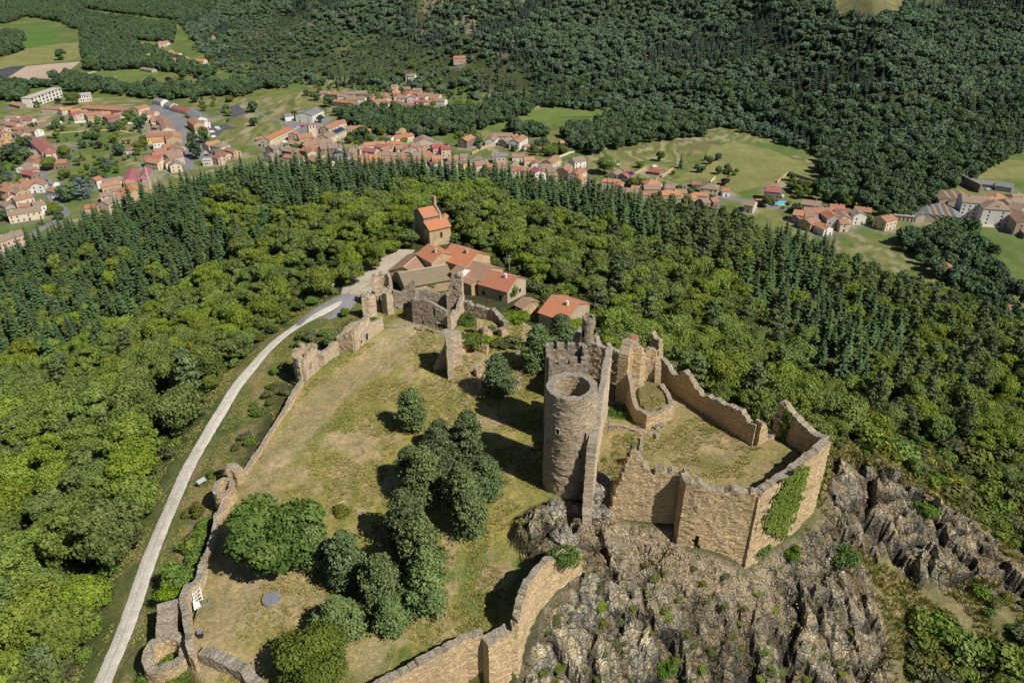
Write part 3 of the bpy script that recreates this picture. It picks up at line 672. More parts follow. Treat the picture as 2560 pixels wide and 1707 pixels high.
def fir_mesh(name, mat, seed, Hh, R, lv=20, low=.06, nb=11, seg=3, droop=.28, w=.34):
    rg = np.random.default_rng(seed); vs = []; fs = []; tn = []
    for i in range(lv):
        f = i/(lv-1); z = Hh*(low+(1-low)*f**.92); r = R*(1-f)**.8*rg.uniform(.82, 1.12)+.12
        n = max(5, int(nb*(1-f*.5)))
        for k in range(n):
            a = rg.uniform(0, 6.283); rl = r*rg.uniform(.68, 1.15); d = np.array([math.cos(a), math.sin(a), 0]); s = np.array([-d[1], d[0], 0])
            ww = w*(.5+rl*.42)
            prev = None
            for j in range(seg+1):
                t_ = j/seg; c = d*rl*(.12+.88*t_)+np.array([0, 0, z-droop*rl*t_*t_+.10*rl*t_+rg.normal(0, .04)])
                wj = ww*(1-.72*abs(t_-.35)/.65)*rg.uniform(.7, 1.25)
                cur = (len(vs), len(vs)+1); vs += [c-s*wj-np.array([0, 0, wj*.45]), c+s*wj-np.array([0, 0, wj*.45])]
                vs.append(c+np.array([0, 0, .04]))
                if prev:
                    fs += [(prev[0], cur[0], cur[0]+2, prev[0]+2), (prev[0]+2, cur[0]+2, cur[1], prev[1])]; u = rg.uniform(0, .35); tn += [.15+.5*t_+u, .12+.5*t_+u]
                prev = cur
    # dark heart
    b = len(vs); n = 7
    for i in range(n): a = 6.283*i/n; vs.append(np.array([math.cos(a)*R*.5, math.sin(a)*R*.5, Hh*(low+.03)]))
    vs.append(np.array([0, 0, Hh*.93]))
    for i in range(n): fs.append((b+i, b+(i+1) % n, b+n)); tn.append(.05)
    me = bpy.data.meshes.new(name); me.from_pydata([list(map(float, v)) for v in vs], [], fs)
    at_ = me.attributes.new('tone', 'FLOAT', 'FACE'); at_.data.foreach_set('value', np.array(tn, np.float32)); me.materials.append(mat)
    return me
def pine_mesh(name, mat, seed, Hh, R, nlobe=15, per=70, leaf=.55, low=.28, lean=.0):
    """layered irregular tufts, flattened, ragged outline"""
    rg = np.random.default_rng(seed); Cs = []; Ns = []; Tn = []; cores = []
    for i in range(nlobe):
        f = (i+.5)/nlobe; z = Hh*(low+(1-low)*f)
        rm = R*math.sin(math.pi*min(1, .22+.70*f)**.9)**.8
        a = i*2.4+rg.uniform(-.5, .5); rad = rm*rg.uniform(.25, .72) if f < .9 else 0
        c0 = np.array([math.cos(a)*rad+lean*f, math.sin(a)*rad, z]); lr = R*rg.uniform(.30, .56)*(1-.35*f); lz = lr*.40
        d = rg.normal(size=(per, 3)); d /= np.linalg.norm(d, axis=1, keepdims=True); d = d[d[:, 2] > -.5]
        c = c0+d*np.array([lr, lr, lz])*(1+rg.normal(0, .16, len(d)))[:, None]
        Cs.append(c); Ns.append(d+rg.normal(0, .7, d.shape)+np.array([0, 0, .35])); l = rg.uniform(0, .3)
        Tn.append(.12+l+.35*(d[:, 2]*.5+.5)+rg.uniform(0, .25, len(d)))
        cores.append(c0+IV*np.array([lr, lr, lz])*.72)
    C = np.concatenate(Cs); V, F = quads_at(C, np.concatenate(Ns), leaf, rg, 1.15)
    faces = [tuple(f) for f in F]; tone = np.concatenate(Tn).clip(0, 1)
    for i, cv in enumerate(cores):
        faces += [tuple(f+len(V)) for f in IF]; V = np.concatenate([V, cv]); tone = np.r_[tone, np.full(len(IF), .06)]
    me = bpy.data.meshes.new(name); me.from_pydata(V.tolist(), [], faces)
    at_ = me.attributes.new('tone', 'FLOAT', 'FACE'); at_.data.foreach_set('value', tone.astype(np.float32)); me.materials.append(mat)
    return me
def trunk_mesh(name, mat, seed, Hh, r, nlimb=6, spread=2.2, zl=.35):
    rg = random.Random(seed); m = MB(); p = Vector((0, 0, -.6)); rr = r
    for i in range(4):
        q_ = p+Vector((rg.uniform(-.18, .18), rg.uniform(-.18, .18), (Hh+.6)/4)); m.tube(p, q_, rr, rr*.72, 6); p = q_; rr *= .72
    for i in range(nlimb):
        z = Hh*(zl+(1-zl)*i/nlimb); a = i*2.4; L_ = spread*(1-.5*i/nlimb); s = Vector((0, 0, z)); e = s+Vector((math.cos(a)*L_, math.sin(a)*L_, L_*.6)); m.tube(s, e, r*.38, r*.1, 4)
    return m.mesh(name, mat)
def bare_mesh(name, mat, seed, Hh, R):
    rg = random.Random(seed); m = MB()
    def grow(p, d, L_, r, k):
        e = p+d*L_; m.tube(p, e, r, r*.6, 4 if k > 1 else 3)
        if k == 0: return
        for _ in range(4 if k > 1 else 5):
            nd = (d+Vector((rg.uniform(-.8, .8), rg.uniform(-.8, .8), rg.uniform(-.1, .6)))).normalized(); grow(e if rg.random() < .6 else p.lerp(e, .7), nd, L_*rg.uniform(.55, .8), r*.5, k-1)
    grow(Vector((0, 0, -.4)), Vector((0, 0, 1)), Hh*.36, .2, 4)
    return m.mesh(name, mat)
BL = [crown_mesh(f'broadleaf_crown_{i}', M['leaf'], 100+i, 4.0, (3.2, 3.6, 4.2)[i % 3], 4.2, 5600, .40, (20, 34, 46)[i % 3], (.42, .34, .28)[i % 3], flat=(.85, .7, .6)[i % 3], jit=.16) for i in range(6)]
BT = [trunk_mesh('broadleaf_trunk', M['bark'], 5+i, 4.2, .24) for i in range(2)]
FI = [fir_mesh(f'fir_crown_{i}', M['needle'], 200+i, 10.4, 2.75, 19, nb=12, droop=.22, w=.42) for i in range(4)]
FT = [trunk_mesh('fir_trunk', M['bark'], 9, 12, .22, 0)]
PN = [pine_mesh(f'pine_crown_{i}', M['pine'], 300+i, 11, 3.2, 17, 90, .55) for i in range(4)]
PT = [trunk_mesh('pine_trunk', M['pinebark'], 19, 9, .24, 7, 1.8, .3)]
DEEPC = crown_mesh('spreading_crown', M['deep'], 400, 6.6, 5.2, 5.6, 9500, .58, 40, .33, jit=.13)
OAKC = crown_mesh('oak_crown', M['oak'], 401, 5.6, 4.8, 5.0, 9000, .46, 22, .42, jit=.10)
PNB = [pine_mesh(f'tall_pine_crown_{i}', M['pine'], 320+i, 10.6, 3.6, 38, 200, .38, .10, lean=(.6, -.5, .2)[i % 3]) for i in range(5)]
BU = [crown_mesh(f'bush_foliage_{i}', m_, 500+i, 1.3, .9, .75, 420, .30, 9, .5, jit=.16) for i, m_ in enumerate([M['scrub'], M['scrub'], M['leaf'], M['deep']])]
BUY = crown_mesh('yellow_bush_foliage', M['yellow'], 510, 1.6, 1.2, .9, 300, .4, 9, .5, jit=.2)
# simpler ones for the woods too far or too many to tell apart
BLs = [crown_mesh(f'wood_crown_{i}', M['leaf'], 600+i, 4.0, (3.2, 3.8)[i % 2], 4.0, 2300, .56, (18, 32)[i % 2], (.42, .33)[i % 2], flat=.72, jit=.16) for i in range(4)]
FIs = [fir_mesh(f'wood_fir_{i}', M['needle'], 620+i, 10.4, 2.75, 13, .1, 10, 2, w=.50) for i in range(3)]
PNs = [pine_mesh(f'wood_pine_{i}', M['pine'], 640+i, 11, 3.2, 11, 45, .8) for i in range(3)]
BFs = [crown_mesh(f'far_crown_{i}', M['leaf_hazed'], 660+i, 4.4, 3.6, 4.0, 420, 1.35, 12, .46, jit=.16) for i in range(4)]
BVs = [crown_mesh(f'valley_crown_{i}', M['leaf_valley'], 680+i, 4.6, 4.4, 4.6, 620, 1.15, 12, .46) for i in range(4)]
M['needle_hazed'] = leafmat('haze_tinted_needles', (.024,.044,.034), (.050,.082,.056), (.085,.120,.078), .1, 0)  # fir needles tinted bluer, the haze of distance painted into them
FFs = [fir_mesh(f'far_fir_{i}', M['needle_hazed'], 700+i, 15, 4.0, 9, .05, 8, 1, w=.8) for i in range(3)]

# ---------------------------------------------------------------- where the trees stand
def pm(x, y, z):
    dz = z-CH; dep = y*CPt-dz*SPt
    return (1280+FPX*x/dep)/1.08844, (853.5-FPX*(y*SPt+dz*CPt)/dep)/1.08844, dep
FIRP = [(-400,600),(-200,560),(150,530),(300,430),(480,330),(800,330),(1200,350),(1480,440),(1660,520),(1600,600),(1480,540),(1300,482),(1100,452),(1000,458),(820,472),(700,490),(560,480),(505,470),(450,530),(320,585),(165,610),(60,660),(-300,720)]
FIR2 = [(1700,530),(1800,560),(1900,640),(2010,720),(2090,810),(2060,880),(1920,880),(1800,770),(1720,680)]
PINP = [(1470,470),(1700,500),(1760,580),(1740,660),(1640,640),(1540,600)]
PIN2 = [(1950,540),(2200,620),(2400,700),(2400,920),(2200,960),(2050,900),(1950,760)]
FARM = [q('B', *p) for p in [(780,460),(860,330),(940,310),(930,90),(1150,60),(1170,250),(1400,340),(1660,510),(1800,560),(2010,620),(2090,760),(2120,900),(2352,1000),(2400,860),(2240,820),(2352,900),(1500,1100),(700,900),(600,640),(640,480)]]
FARM = [(x/1.08844, y/1.08844) for x, y in FARM]
FIRW = 0
GRASSY = [(700,590),(760,600),(860,560),(940,500),(960,560),(900,575),(800,620),(735,690),(690,760),(600,830),(560,860)]
def jitgrid(x0, x1, y0, y1, s, j=.42):
    xs, ys = np.meshgrid(np.arange(x0, x1, s), np.arange(y0, y1, s))
    xs = xs+nr.uniform(-j, j, xs.shape)*s; ys = ys+nr.uniform(-j, j, ys.shape)*s
    return xs.ravel(), ys.ravel()
hx, hy = jitgrid(-420, 420, 30, 520, 3.1)
hz = gsurf(hx, hy)
mx, my, dep = pm(hx, hy, hz)
ok = (hz > VZ+2.5) & (mx > -160) & (mx < 2510) & (my > 200) & (my < 1790) & (dep > 40)
hx, hy, hz, mx, my, dep = [a[ok] for a in (hx, hy, hz, mx, my, dep)]
db = sdpoly(hx, hy, BAILEY); dw = sdpoly(hx, hy, WARD); drd = dline(hx, hy, ROADW)
LANE = [H('B', *p)[:2] for p in [(172,822),(230,765),(330,700),(430,650),(520,618),(760,500),(870,395)]]
lft = hx < np.interp(hy, [p[1] for p in ROADW], [p[0] for p in ROADW])
ok = (db > 4) & (dw > 7) & (drd > np.where(lft, 6.0, 5.5)) & (dline(hx, hy, LANE) > 6)
ok &= ~((~lft) & (drd < 16) & (hy < 190) & (hx < 0))                     # open bank between track and wall
ok &= sdpoly(mx, my, FARM) > 0
ok &= sdpoly(mx, my, GRASSY) > 0
ok &= sdpoly(hx, hy, CLIFF) > 3.5
scrubz = (hx > 42) & (sdpoly(mx, my, [(1905,1010),(2060,1000),(2200,1040),(2500,1110),(2500,1760),(1900,1760),(1900,1200)]) < 0)
cragz = sdpoly(hx, hy, CRAG) < 2
big = nr.uniform(size=len(hx))
ok &= ~(scrubz & (cragz | (fbm(hx/9, hy/9, 91, 3) < .37) | (big < .06)))
hx, hy, hz, mx, my, dep, scrubz, lft, big = [a[ok] for a in (hx, hy, hz, mx, my, dep, scrubz, lft, big)]
kind = np.zeros(len(hx), int)        # 0 broadleaf 1 fir 2 pine 3 scrub
u = nr.uniform(size=len(hx)); cl = fbm(hx/22, hy/22, 95, 3)
fir = sdpoly(mx, my, FIRP); fir2 = sdpoly(mx, my, FIR2)
kind[(fir+(cl-.5)*110 < 0) & (u < .84)] = 1
kind[(fir+(cl-.5)*110 < 0) & (u > .92)] = 2
mixz = sdpoly(mx, my, [(-300,600),(165,600),(450,520),(560,560),(420,700),(200,830),(-300,900)])
kind[(kind == 0) & (mixz+(cl-.5)*60 < 0) & (u < .34)] = 1
kind[(fir2+(cl-.5)*130 < 0) & (u < .68)] = 1
kind[(sdpoly(mx, my, PINP)+(cl-.5)*80 < 0) & (u < .8)] = 2
kind[(kind == 0) & (sdpoly(mx, my, PIN2)+(cl-.5)*80 < 0) & (u < .32)] = 2
kind[(kind == 0) & (mx > 1250) & (u > .70) & (cl > .54)] = 2
kind[(kind == 0) & (mx < 1250) & (u > .90) & (cl > .55)] = 2
kind[(kind == 0) & (mx < 900) & (my < 860) & (u > .6) & (cl < .46) & (fir < 110) & (mx < 640)] = 1
kind[scrubz] = 3
# thin out by kind so that crowns only just touch
sc = np.where(kind == 1, nr.beta(2, 2.2, len(hx))*1.0+.42, nr.beta(1.6, 2.2, len(hx))*.8+.45)
sc = np.where((kind == 0) & (mx < 420) & (my > 950), sc*1.32, sc); sc = np.where(kind == 2, sc*.92, sc)
keep = np.ones(len(hx), bool)
need = np.select([kind == 0, kind == 1, kind == 2, kind == 3], [5.3, 3.7, 4.5, 2.6])*sc**.95
cellsz = 8.0; cells = {}
for i in np.argsort(-sc):
    ci_, cj_ = int(hx[i]//cellsz), int(hy[i]//cellsz); bad = False
    for a in (-1, 0, 1):
        for b in (-1, 0, 1):
            for j in cells.get((ci_+a, cj_+b), ()):
                if (hx[i]-hx[j])**2+(hy[i]-hy[j])**2 < (.5*(need[i]+need[j]))**2: bad = True; break
            if bad: break
        if bad: break
    if bad: keep[i] = False
    else: cells.setdefault((ci_, cj_), []).append(i)
hx, hy, hz, mx, my, dep, kind, sc, lft = [a[keep] for a in (hx, hy, hz, mx, my, dep, kind, sc, lft)]
print('hill trees', np.bincount(kind))

# prototypes as things, then copies
def tree_thing(name, cm, tm, label, cat='tree', group=None, x=0, y=0, z=0, s=1, rz=0, sz=None):
    r = empty(name, (x, y, z), rz, label, cat, group); r.scale = (s, s, sz or s)
    if tm is not None: mkobj('trunk', tm, None, r)
    mkobj('crown', cm, None, r)
    return r
def copy_tree(o, parent=None):
    c = o.copy(); COL.objects.link(c); c.parent = parent
    for ch in o.children: copy_tree(ch, c)
    return c
def zone(mx_, my_):
    if my_ > 1000: return 'left of the white track at the foot of the picture' if mx_ < 700 else 'on the steep slope below the fortress'
    if mx_ < 560: return 'on the slope left of the white track' if my_ > 700 else 'on the left shoulder of the hill'
    if mx_ < 1000: return 'in the wood behind the white track'
    if mx_ < 1300: return 'in the wood behind the chapel'
    if mx_ < 1900: return 'on the slope beyond the fortress and farm roofs'
    return 'on the right-hand slope of the hill'
size = {0: 4, 1: 5, 2: 4.5, 3: 3}
spec = {0: ('broadleaf_tree', BL, BT, 'leafy green broadleaf tree', 'broadleaf trees'), 1: ('fir_tree', FI, FT, 'dark pointed fir tree', 'fir trees'), 2: ('pine_tree', PN, PT, 'grey-green ragged pine tree', 'pine trees')}
rest = {}
for k, (nm, cms, tms, lab, grp) in spec.items():
    ids = np.where(kind == k)[0]; vis = (mx[ids] > -20) & (mx[ids] < 2375) & (my[ids] > 300) & (my[ids] < 1620)
    show = np.where(vis, sc[ids]/dep[ids], 0); order = ids[np.argsort(-show)]
    protos = []
    for n_, i in enumerate(order[:295]):
        z_ = zone(mx[i], my[i]); lb = f'{lab} {z_}'; g_ = f'{grp} {z_}'
        if n_ < len(cms): o = tree_thing(nm, cms[n_], tms[n_ % len(tms)], lb, 'tree', g_); protos.append(o)
        else: o = copy_tree(protos[n_ % len(cms)]); o['label'] = lb; o['group'] = g_
        o.location = (hx[i], hy[i], hz[i]-.15); o.rotation_euler = (rnd.uniform(-.05, .05), rnd.uniform(-.05, .05), rnd.uniform(0, 6.28)); s = sc[i]
        a_s = rnd.uniform(.84, 1.2) if k == 0 else rnd.uniform(.92, 1.1)
        o.scale = (s*a_s, s/a_s, s*(rnd.uniform(.8, 1.22) if k == 0 else rnd.uniform(.85, 1.3)))
    rest[k] = order[295:]
ids = np.where(kind == 3)[0]
show = np.where((mx[ids] < 2375) & (my[ids] < 1620), 1/dep[ids], 0); ids = ids[np.argsort(-show)]
protos = []
bush_spec = [('shrub', BU[0], 'dry grey-green shrub'), ('shrub', BU[1], 'dry grey-green shrub'), ('shrub', BU[2], 'fresh green shrub'), ('shrub', BU[3], 'dark green shrub'), ('shrub', BUY, 'bright yellow shrub'), ('shrub', BL[0], 'tall green shrub')]
for n_, i in enumerate(ids[:290]):
    r_ = rnd.random(); v_ = 0 if r_ < .3 else 1 if r_ < .55 else 2 if r_ < .72 else 3 if r_ < .84 else 4 if r_ < .88 else 5
    nm, me_, lb = bush_spec[v_]; hi = my[i] < 1200
    lb2 = lb+(' among the grey crags at the right' if hi else ' on the dry slope at the lower right')
    o = tag(mkobj(nm, me_), lb2, 'shrub', lb+'s on the right-hand slope'); s = sc[i]*(2.7 if v_ < 5 else .7)*rnd.uniform(.7, 1.3)
    o.location = (hx[i], hy[i], hz[i]-.1*s); o.rotation_euler = (0, 0, rnd.uniform(0, 6.28)); o.scale = (s, s, s*rnd.uniform(.7, 1.1))

# ---------------------------------------------------------------- uncountable woods: one object each, drawn by geometry nodes
def scatter(name, pts, meshes, label, cat='wood', smin=.8, smax=1.2):
    """pts: (n,4) x y z scale"""
    pts = np.asarray(pts, np.float32)
    cl_ = bpy.data.collections.new(name+'_kinds')
    for i, me_ in enumerate(meshes):
        ob = bpy.data.objects.new(f'{name}_kind', me_); cl_.objects.link(ob)
    me = bpy.data.meshes.new(name); me.vertices.add(len(pts)); me.vertices.foreach_set('co', np.ascontiguousarray(pts[:, :3]).ravel())
    k_ = nr.uniform(.84, 1.2, len(pts)); sv = np.stack([pts[:, 3]*k_, pts[:, 3]/k_, pts[:, 3]*nr.uniform(.78, 1.25, len(pts))], 1).astype(np.float32)
    a = me.attributes.new('scl', 'FLOAT_VECTOR', 'POINT'); a.data.foreach_set('vector', np.ascontiguousarray(sv).ravel())
    a = me.attributes.new('rot', 'FLOAT_VECTOR', 'POINT'); rv = np.zeros((len(pts), 3), np.float32); rv[:, 2] = nr.uniform(0, 6.28, len(pts)); rv[:, :2] = nr.uniform(-.06, .06, (len(pts), 2)); a.data.foreach_set('vector', rv.ravel())
    o = mkobj(name, me)
    ng = bpy.data.node_groups.new(name, 'GeometryNodeTree')
    ng.interface.new_socket('Geometry', in_out='INPUT', socket_type='NodeSocketGeometry'); ng.interface.new_socket('Geometry', in_out='OUTPUT', socket_type='NodeSocketGeometry')
    N = ng.nodes; Lk = ng.links
    gi = N.new('NodeGroupInput'); go = N.new('NodeGroupOutput'); ip = N.new('GeometryNodeInstanceOnPoints'); ci_ = N.new('GeometryNodeCollectionInfo')
    ci_.inputs['Collection'].default_value = cl_; ci_.inputs['Separate Children'].default_value = True; ci_.inputs['Reset Children'].default_value = True
    ip.inputs['Pick Instance'].default_value = True
    sa = N.new('GeometryNodeInputNamedAttribute'); sa.data_type = 'FLOAT_VECTOR'; sa.inputs[0].default_value = 'scl'
    ra = N.new('GeometryNodeInputNamedAttribute'); ra.data_type = 'FLOAT_VECTOR'; ra.inputs[0].default_value = 'rot'
    rv_ = N.new('FunctionNodeRandomValue'); rv_.data_type = 'INT'; rv_.inputs[4].default_value = 0; rv_.inputs[5].default_value = len(meshes)-1
    Lk.new(gi.outputs[0], ip.inputs['Points']); Lk.new(ci_.outputs[0], ip.inputs['Instance']); Lk.new(rv_.outputs[2], ip.inputs['Instance Index'])
    Lk.new(sa.outputs[0], ip.inputs['Scale']); Lk.new(ra.outputs[0], ip.inputs['Rotation']); Lk.new(ip.outputs[0], go.inputs[0])
    md = o.modifiers.new('scatter', 'NODES'); md.node_group = ng
    return tag(o, label, cat, kind='stuff')
def P4(ids): return np.c_[hx[ids], hy[ids], hz[ids]-.2, sc[ids]]
scatter('broadleaf_wood', P4(rest[0]), BLs, 'mass of green broadleaf wood further down the castle hill', 'wood')
if len(rest[1]): scatter('fir_wood', P4(rest[1]), FIs, 'dense dark fir wood along the brow of the hill', 'wood')
if len(rest[2]): scatter('pine_wood', P4(rest[2]), PNs, 'grey-green pine wood on the far slopes of the castle hill', 'wood')
# low undergrowth that hides the forest floor
ux, uy = jitgrid(-300, 300, 40, 420, 3.0)
uz = gsurf(ux, uy); umx, umy, ud = pm(ux, uy, uz)
uu = nr.uniform(size=len(ux))
dru = dline(ux, uy, ROADW); lfu = ux < np.interp(uy, [p[1] for p in ROADW], [p[0] for p in ROADW])
ok = (uz > VZ+4) & (umx > -60) & (umx < 2420) & (umy > 330) & (umy < 1680) & (sdpoly(ux, uy, BAILEY) > 3) & (sdpoly(ux, uy, WARD) > 4) & (sdpoly(umx, umy, FARM) > 0)
ok &= (dline(ux, uy, LANE) > 4.5) & (sdpoly(ux, uy, YARD) > .8) & (sdpoly(ux, uy, CLIFF) > 1.5) & (sdpoly(ux, uy, CRAG) > -2) & (dru > 3.0+2.2*fbm(ux/5, uy/5, 88, 3)*2)
ok &= ~((~lfu) & (dru < 16) & (uy < 190) & (ux < 0) & (fbm(ux/6, uy/6, 97, 3) < .56))
ok &= ~((ux > 42) & (uy < 150) & (fbm(ux/7, uy/7, 98, 3) < .35))
ok &= ~((ux > 10) & (ux < 72) & (uy < 75))
scatter('undergrowth', np.c_[ux, uy, uz-.1, nr.uniform(.5, 1.5, len(ux))][ok], [BU[0], BU[2], BU[3]], 'low undergrowth and brambles covering the banks and forest floor', 'undergrowth')
print('undergrowth', ok.sum())

# far hillside and valley woods
fx_, fy_ = jitgrid(-2000, 1500, 640, 2900, 7.4)
fz = gsurf(fx_, fy_); fm, fn, fd = pm(fx_, fy_, fz)
ff = np.interp(fx_, [p[0] for p in FOOT], [p[1] for p in FOOT])
above = (fy_ > ff-6)
ok = (fm > -60) & (fm < 2410) & (fn > -60) & (fn < 620) & above
fx_, fy_, fz, fm, fn = [a[ok] for a in (fx_, fy_, fz, fm, fn)]
SCREE = [(560,60),(640,50),(820,90),(980,130),(1060,170),(1000,190),(880,160),(700,160),(600,180),(540,150)]
CLR = [[(1905,-40),(2080,-40),(2070,30),(1990,50),(1920,35)], [(2090,-40),(2200,-40),(2180,10),(2110,25)]]
HAML = [(720,180),(760,160),(980,140),(1130,150),(1210,180),(1200,230),(1050,245),(880,240),(740,225)]
UPH = [(190,30),(360,20),(500,90),(520,180),(480,190),(330,160),(300,110),(200,60)]
dens = fbm(fx_/60, fy_/75, 111, 4)
sp = sdpoly(fm, fn, SCREE); u = nr.uniform(size=len(fx_))
p = .97-1.3*np.clip(.40-dens, 0, .3)*sst(1500, 900, fm)*3
p = np.where(sp < 0, .62, p); p = np.where((sp >= 0) & (sp < 60), p*.8, p)
p = np.where(sdpoly(fm, fn, HAML) < 0, .30, p); p = np.where(sdpoly(fm, fn, UPH) < 0, .45, p)
for c in CLR: p = np.where(sdpoly(fm, fn, c) < 0, 0, p)
ok = u < p
fx_, fy_, fz, fm, fn, dens = [a[ok] for a in (fx_, fy_, fz, fm, fn, dens)]
cf = fbm(fx_/75, fy_/110, 131, 4); isf = ((cf > .60) & (nr.uniform(size=len(cf)) < .85)) | ((cf > .52) & (nr.uniform(size=len(cf)) < .3)) | (nr.uniform(size=len(cf)) < .05)
scl = nr.uniform(.7, 1.6, len(fx_))
scl = np.where(sdpoly(fm, fn, SCREE) < 20, scl*.6, scl)
FXA = np.c_[fx_, fy_, fz-.5, scl]
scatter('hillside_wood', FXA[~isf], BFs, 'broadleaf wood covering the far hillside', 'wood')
scatter('hillside_firs', np.c_[fx_, fy_, fz-.5, scl*.72][isf], FFs, 'dark fir stands on the far hillside', 'wood')
bx_, by_ = jitgrid(-700, 420, 900, 1500, 5.0); bz_ = gsurf(bx_, by_); bm_, bn_, _b = pm(bx_, by_, bz_)
okb = (by_ > np.interp(bx_, [p[0] for p in FOOT], [p[1] for p in FOOT])) & (bm_ > 380) & (bm_ < 1500) & (bn_ > 0) & (fbm(bx_/14, by_/18, 140, 3) > .42)
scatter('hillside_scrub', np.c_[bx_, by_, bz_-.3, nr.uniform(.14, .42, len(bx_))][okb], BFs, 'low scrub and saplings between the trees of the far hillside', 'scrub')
print('far', len(FXA))
def belt(pts, w, s, frame='M', zf=None):
    P_ = [T(frame, *p, VZ) for p in pts]; out = []
    xs = [p[0] for p in P_]; ys = [p[1] for p in P_]
    bx, by = jitgrid(min(xs)-w, max(xs)+w, min(ys)-w, max(ys)+w, s)
    ok = dline(bx, by, P_) < w*.5; return bx[ok], by[ok]
def patch(pts, s, frame='M'):
    P_ = [T(frame, *p, VZ) for p in pts]
    xs = [p[0] for p in P_]; ys = [p[1] for p in P_]
    bx, by = jitgrid(min(xs), max(xs), min(ys), max(ys), s); ok = sdpoly(bx, by, P_) < 0
    return bx[ok], by[ok]
groups = [patch(p, 8.2) for p in [
    [(120,185),(170,175),(215,190),(300,205),(420,200),(520,200),(560,190),(640,195),(720,225),(790,265),(850,285),(880,300),(960,305),(1060,300),(1130,290),(1180,265),(1230,245),(1200,235),(1060,262),(980,270),(900,268),(840,268),(790,258),(735,236),(690,212),(660,205),(600,205),(560,225),(480,222),(380,232),(300,225),(230,215),(160,215)],
    [(780,262),(860,262),(1000,268),(1090,262),(1220,235),(1220,262),(1110,300),(960,318),(860,308),(790,285)],
    [(1230,215),(1340,225),(1500,225),(1640,245),(1700,262),(1640,250),(1540,240),(1330,250),(1235,248)],
    [(1300,300),(1370,285),(1480,270),(1560,275),(1640,295),(1620,315),(1520,325),(1420,345),(1360,360),(1310,340),(1290,315)],
    [(1600,250),(1680,270),(1760,290),(1870,330),(1880,400),(1940,440),(2030,460),(2100,500),(2200,430),(2352,350),(2352,250),(2000,250),(1700,240)],
    [(1870,430),(1960,435),(2060,480),(2120,500),(2060,510),(1960,480),(1880,460)],
    [(1150,300),(1240,295),(1260,315),(1200,320)],
    [(2060,560),(2200,520),(2260,560),(2352,700),(2352,860),(2240,700),(2120,620)],
    [(-60,235),(60,235),(60,205),(130,200),(60,195),(-60,190)],
    [(-60,75),(20,85),(62,115),(30,126),(-60,145)],
    [(-60,-30),(560,-30),(500,55),(400,48),(200,22),(130,42),(60,22),(-60,12)],
    [(-60,100),(40,80),(60,95),(0,110)],
    [(190,75),(300,95),(330,115),(440,150),(500,170),(480,185),(300,150),(200,145),(190,120)],
    [(200,130),(330,115),(370,125),(400,150),(330,160),(200,165)],
    [(60,40),(130,50),(200,80),(280,90),(400,100),(400,60),(60,20)], [(-60,55),(20,55),(60,40),(60,20),(-60,10)],
    ]]
vx = np.concatenate([g[0] for g in groups]); vy = np.concatenate([g[1] for g in groups])
ok = np.ones(len(vx), bool)
vz = gsurf(vx, vy); ok &= vz < VZ+25
vs_ = nr.uniform(.8, 1.6, len(vx))
scatter('river_wood', np.c_[vx, vy, vz-.3, vs_][ok], BVs, 'belt of dark trees along the river and fields of the valley', 'wood')
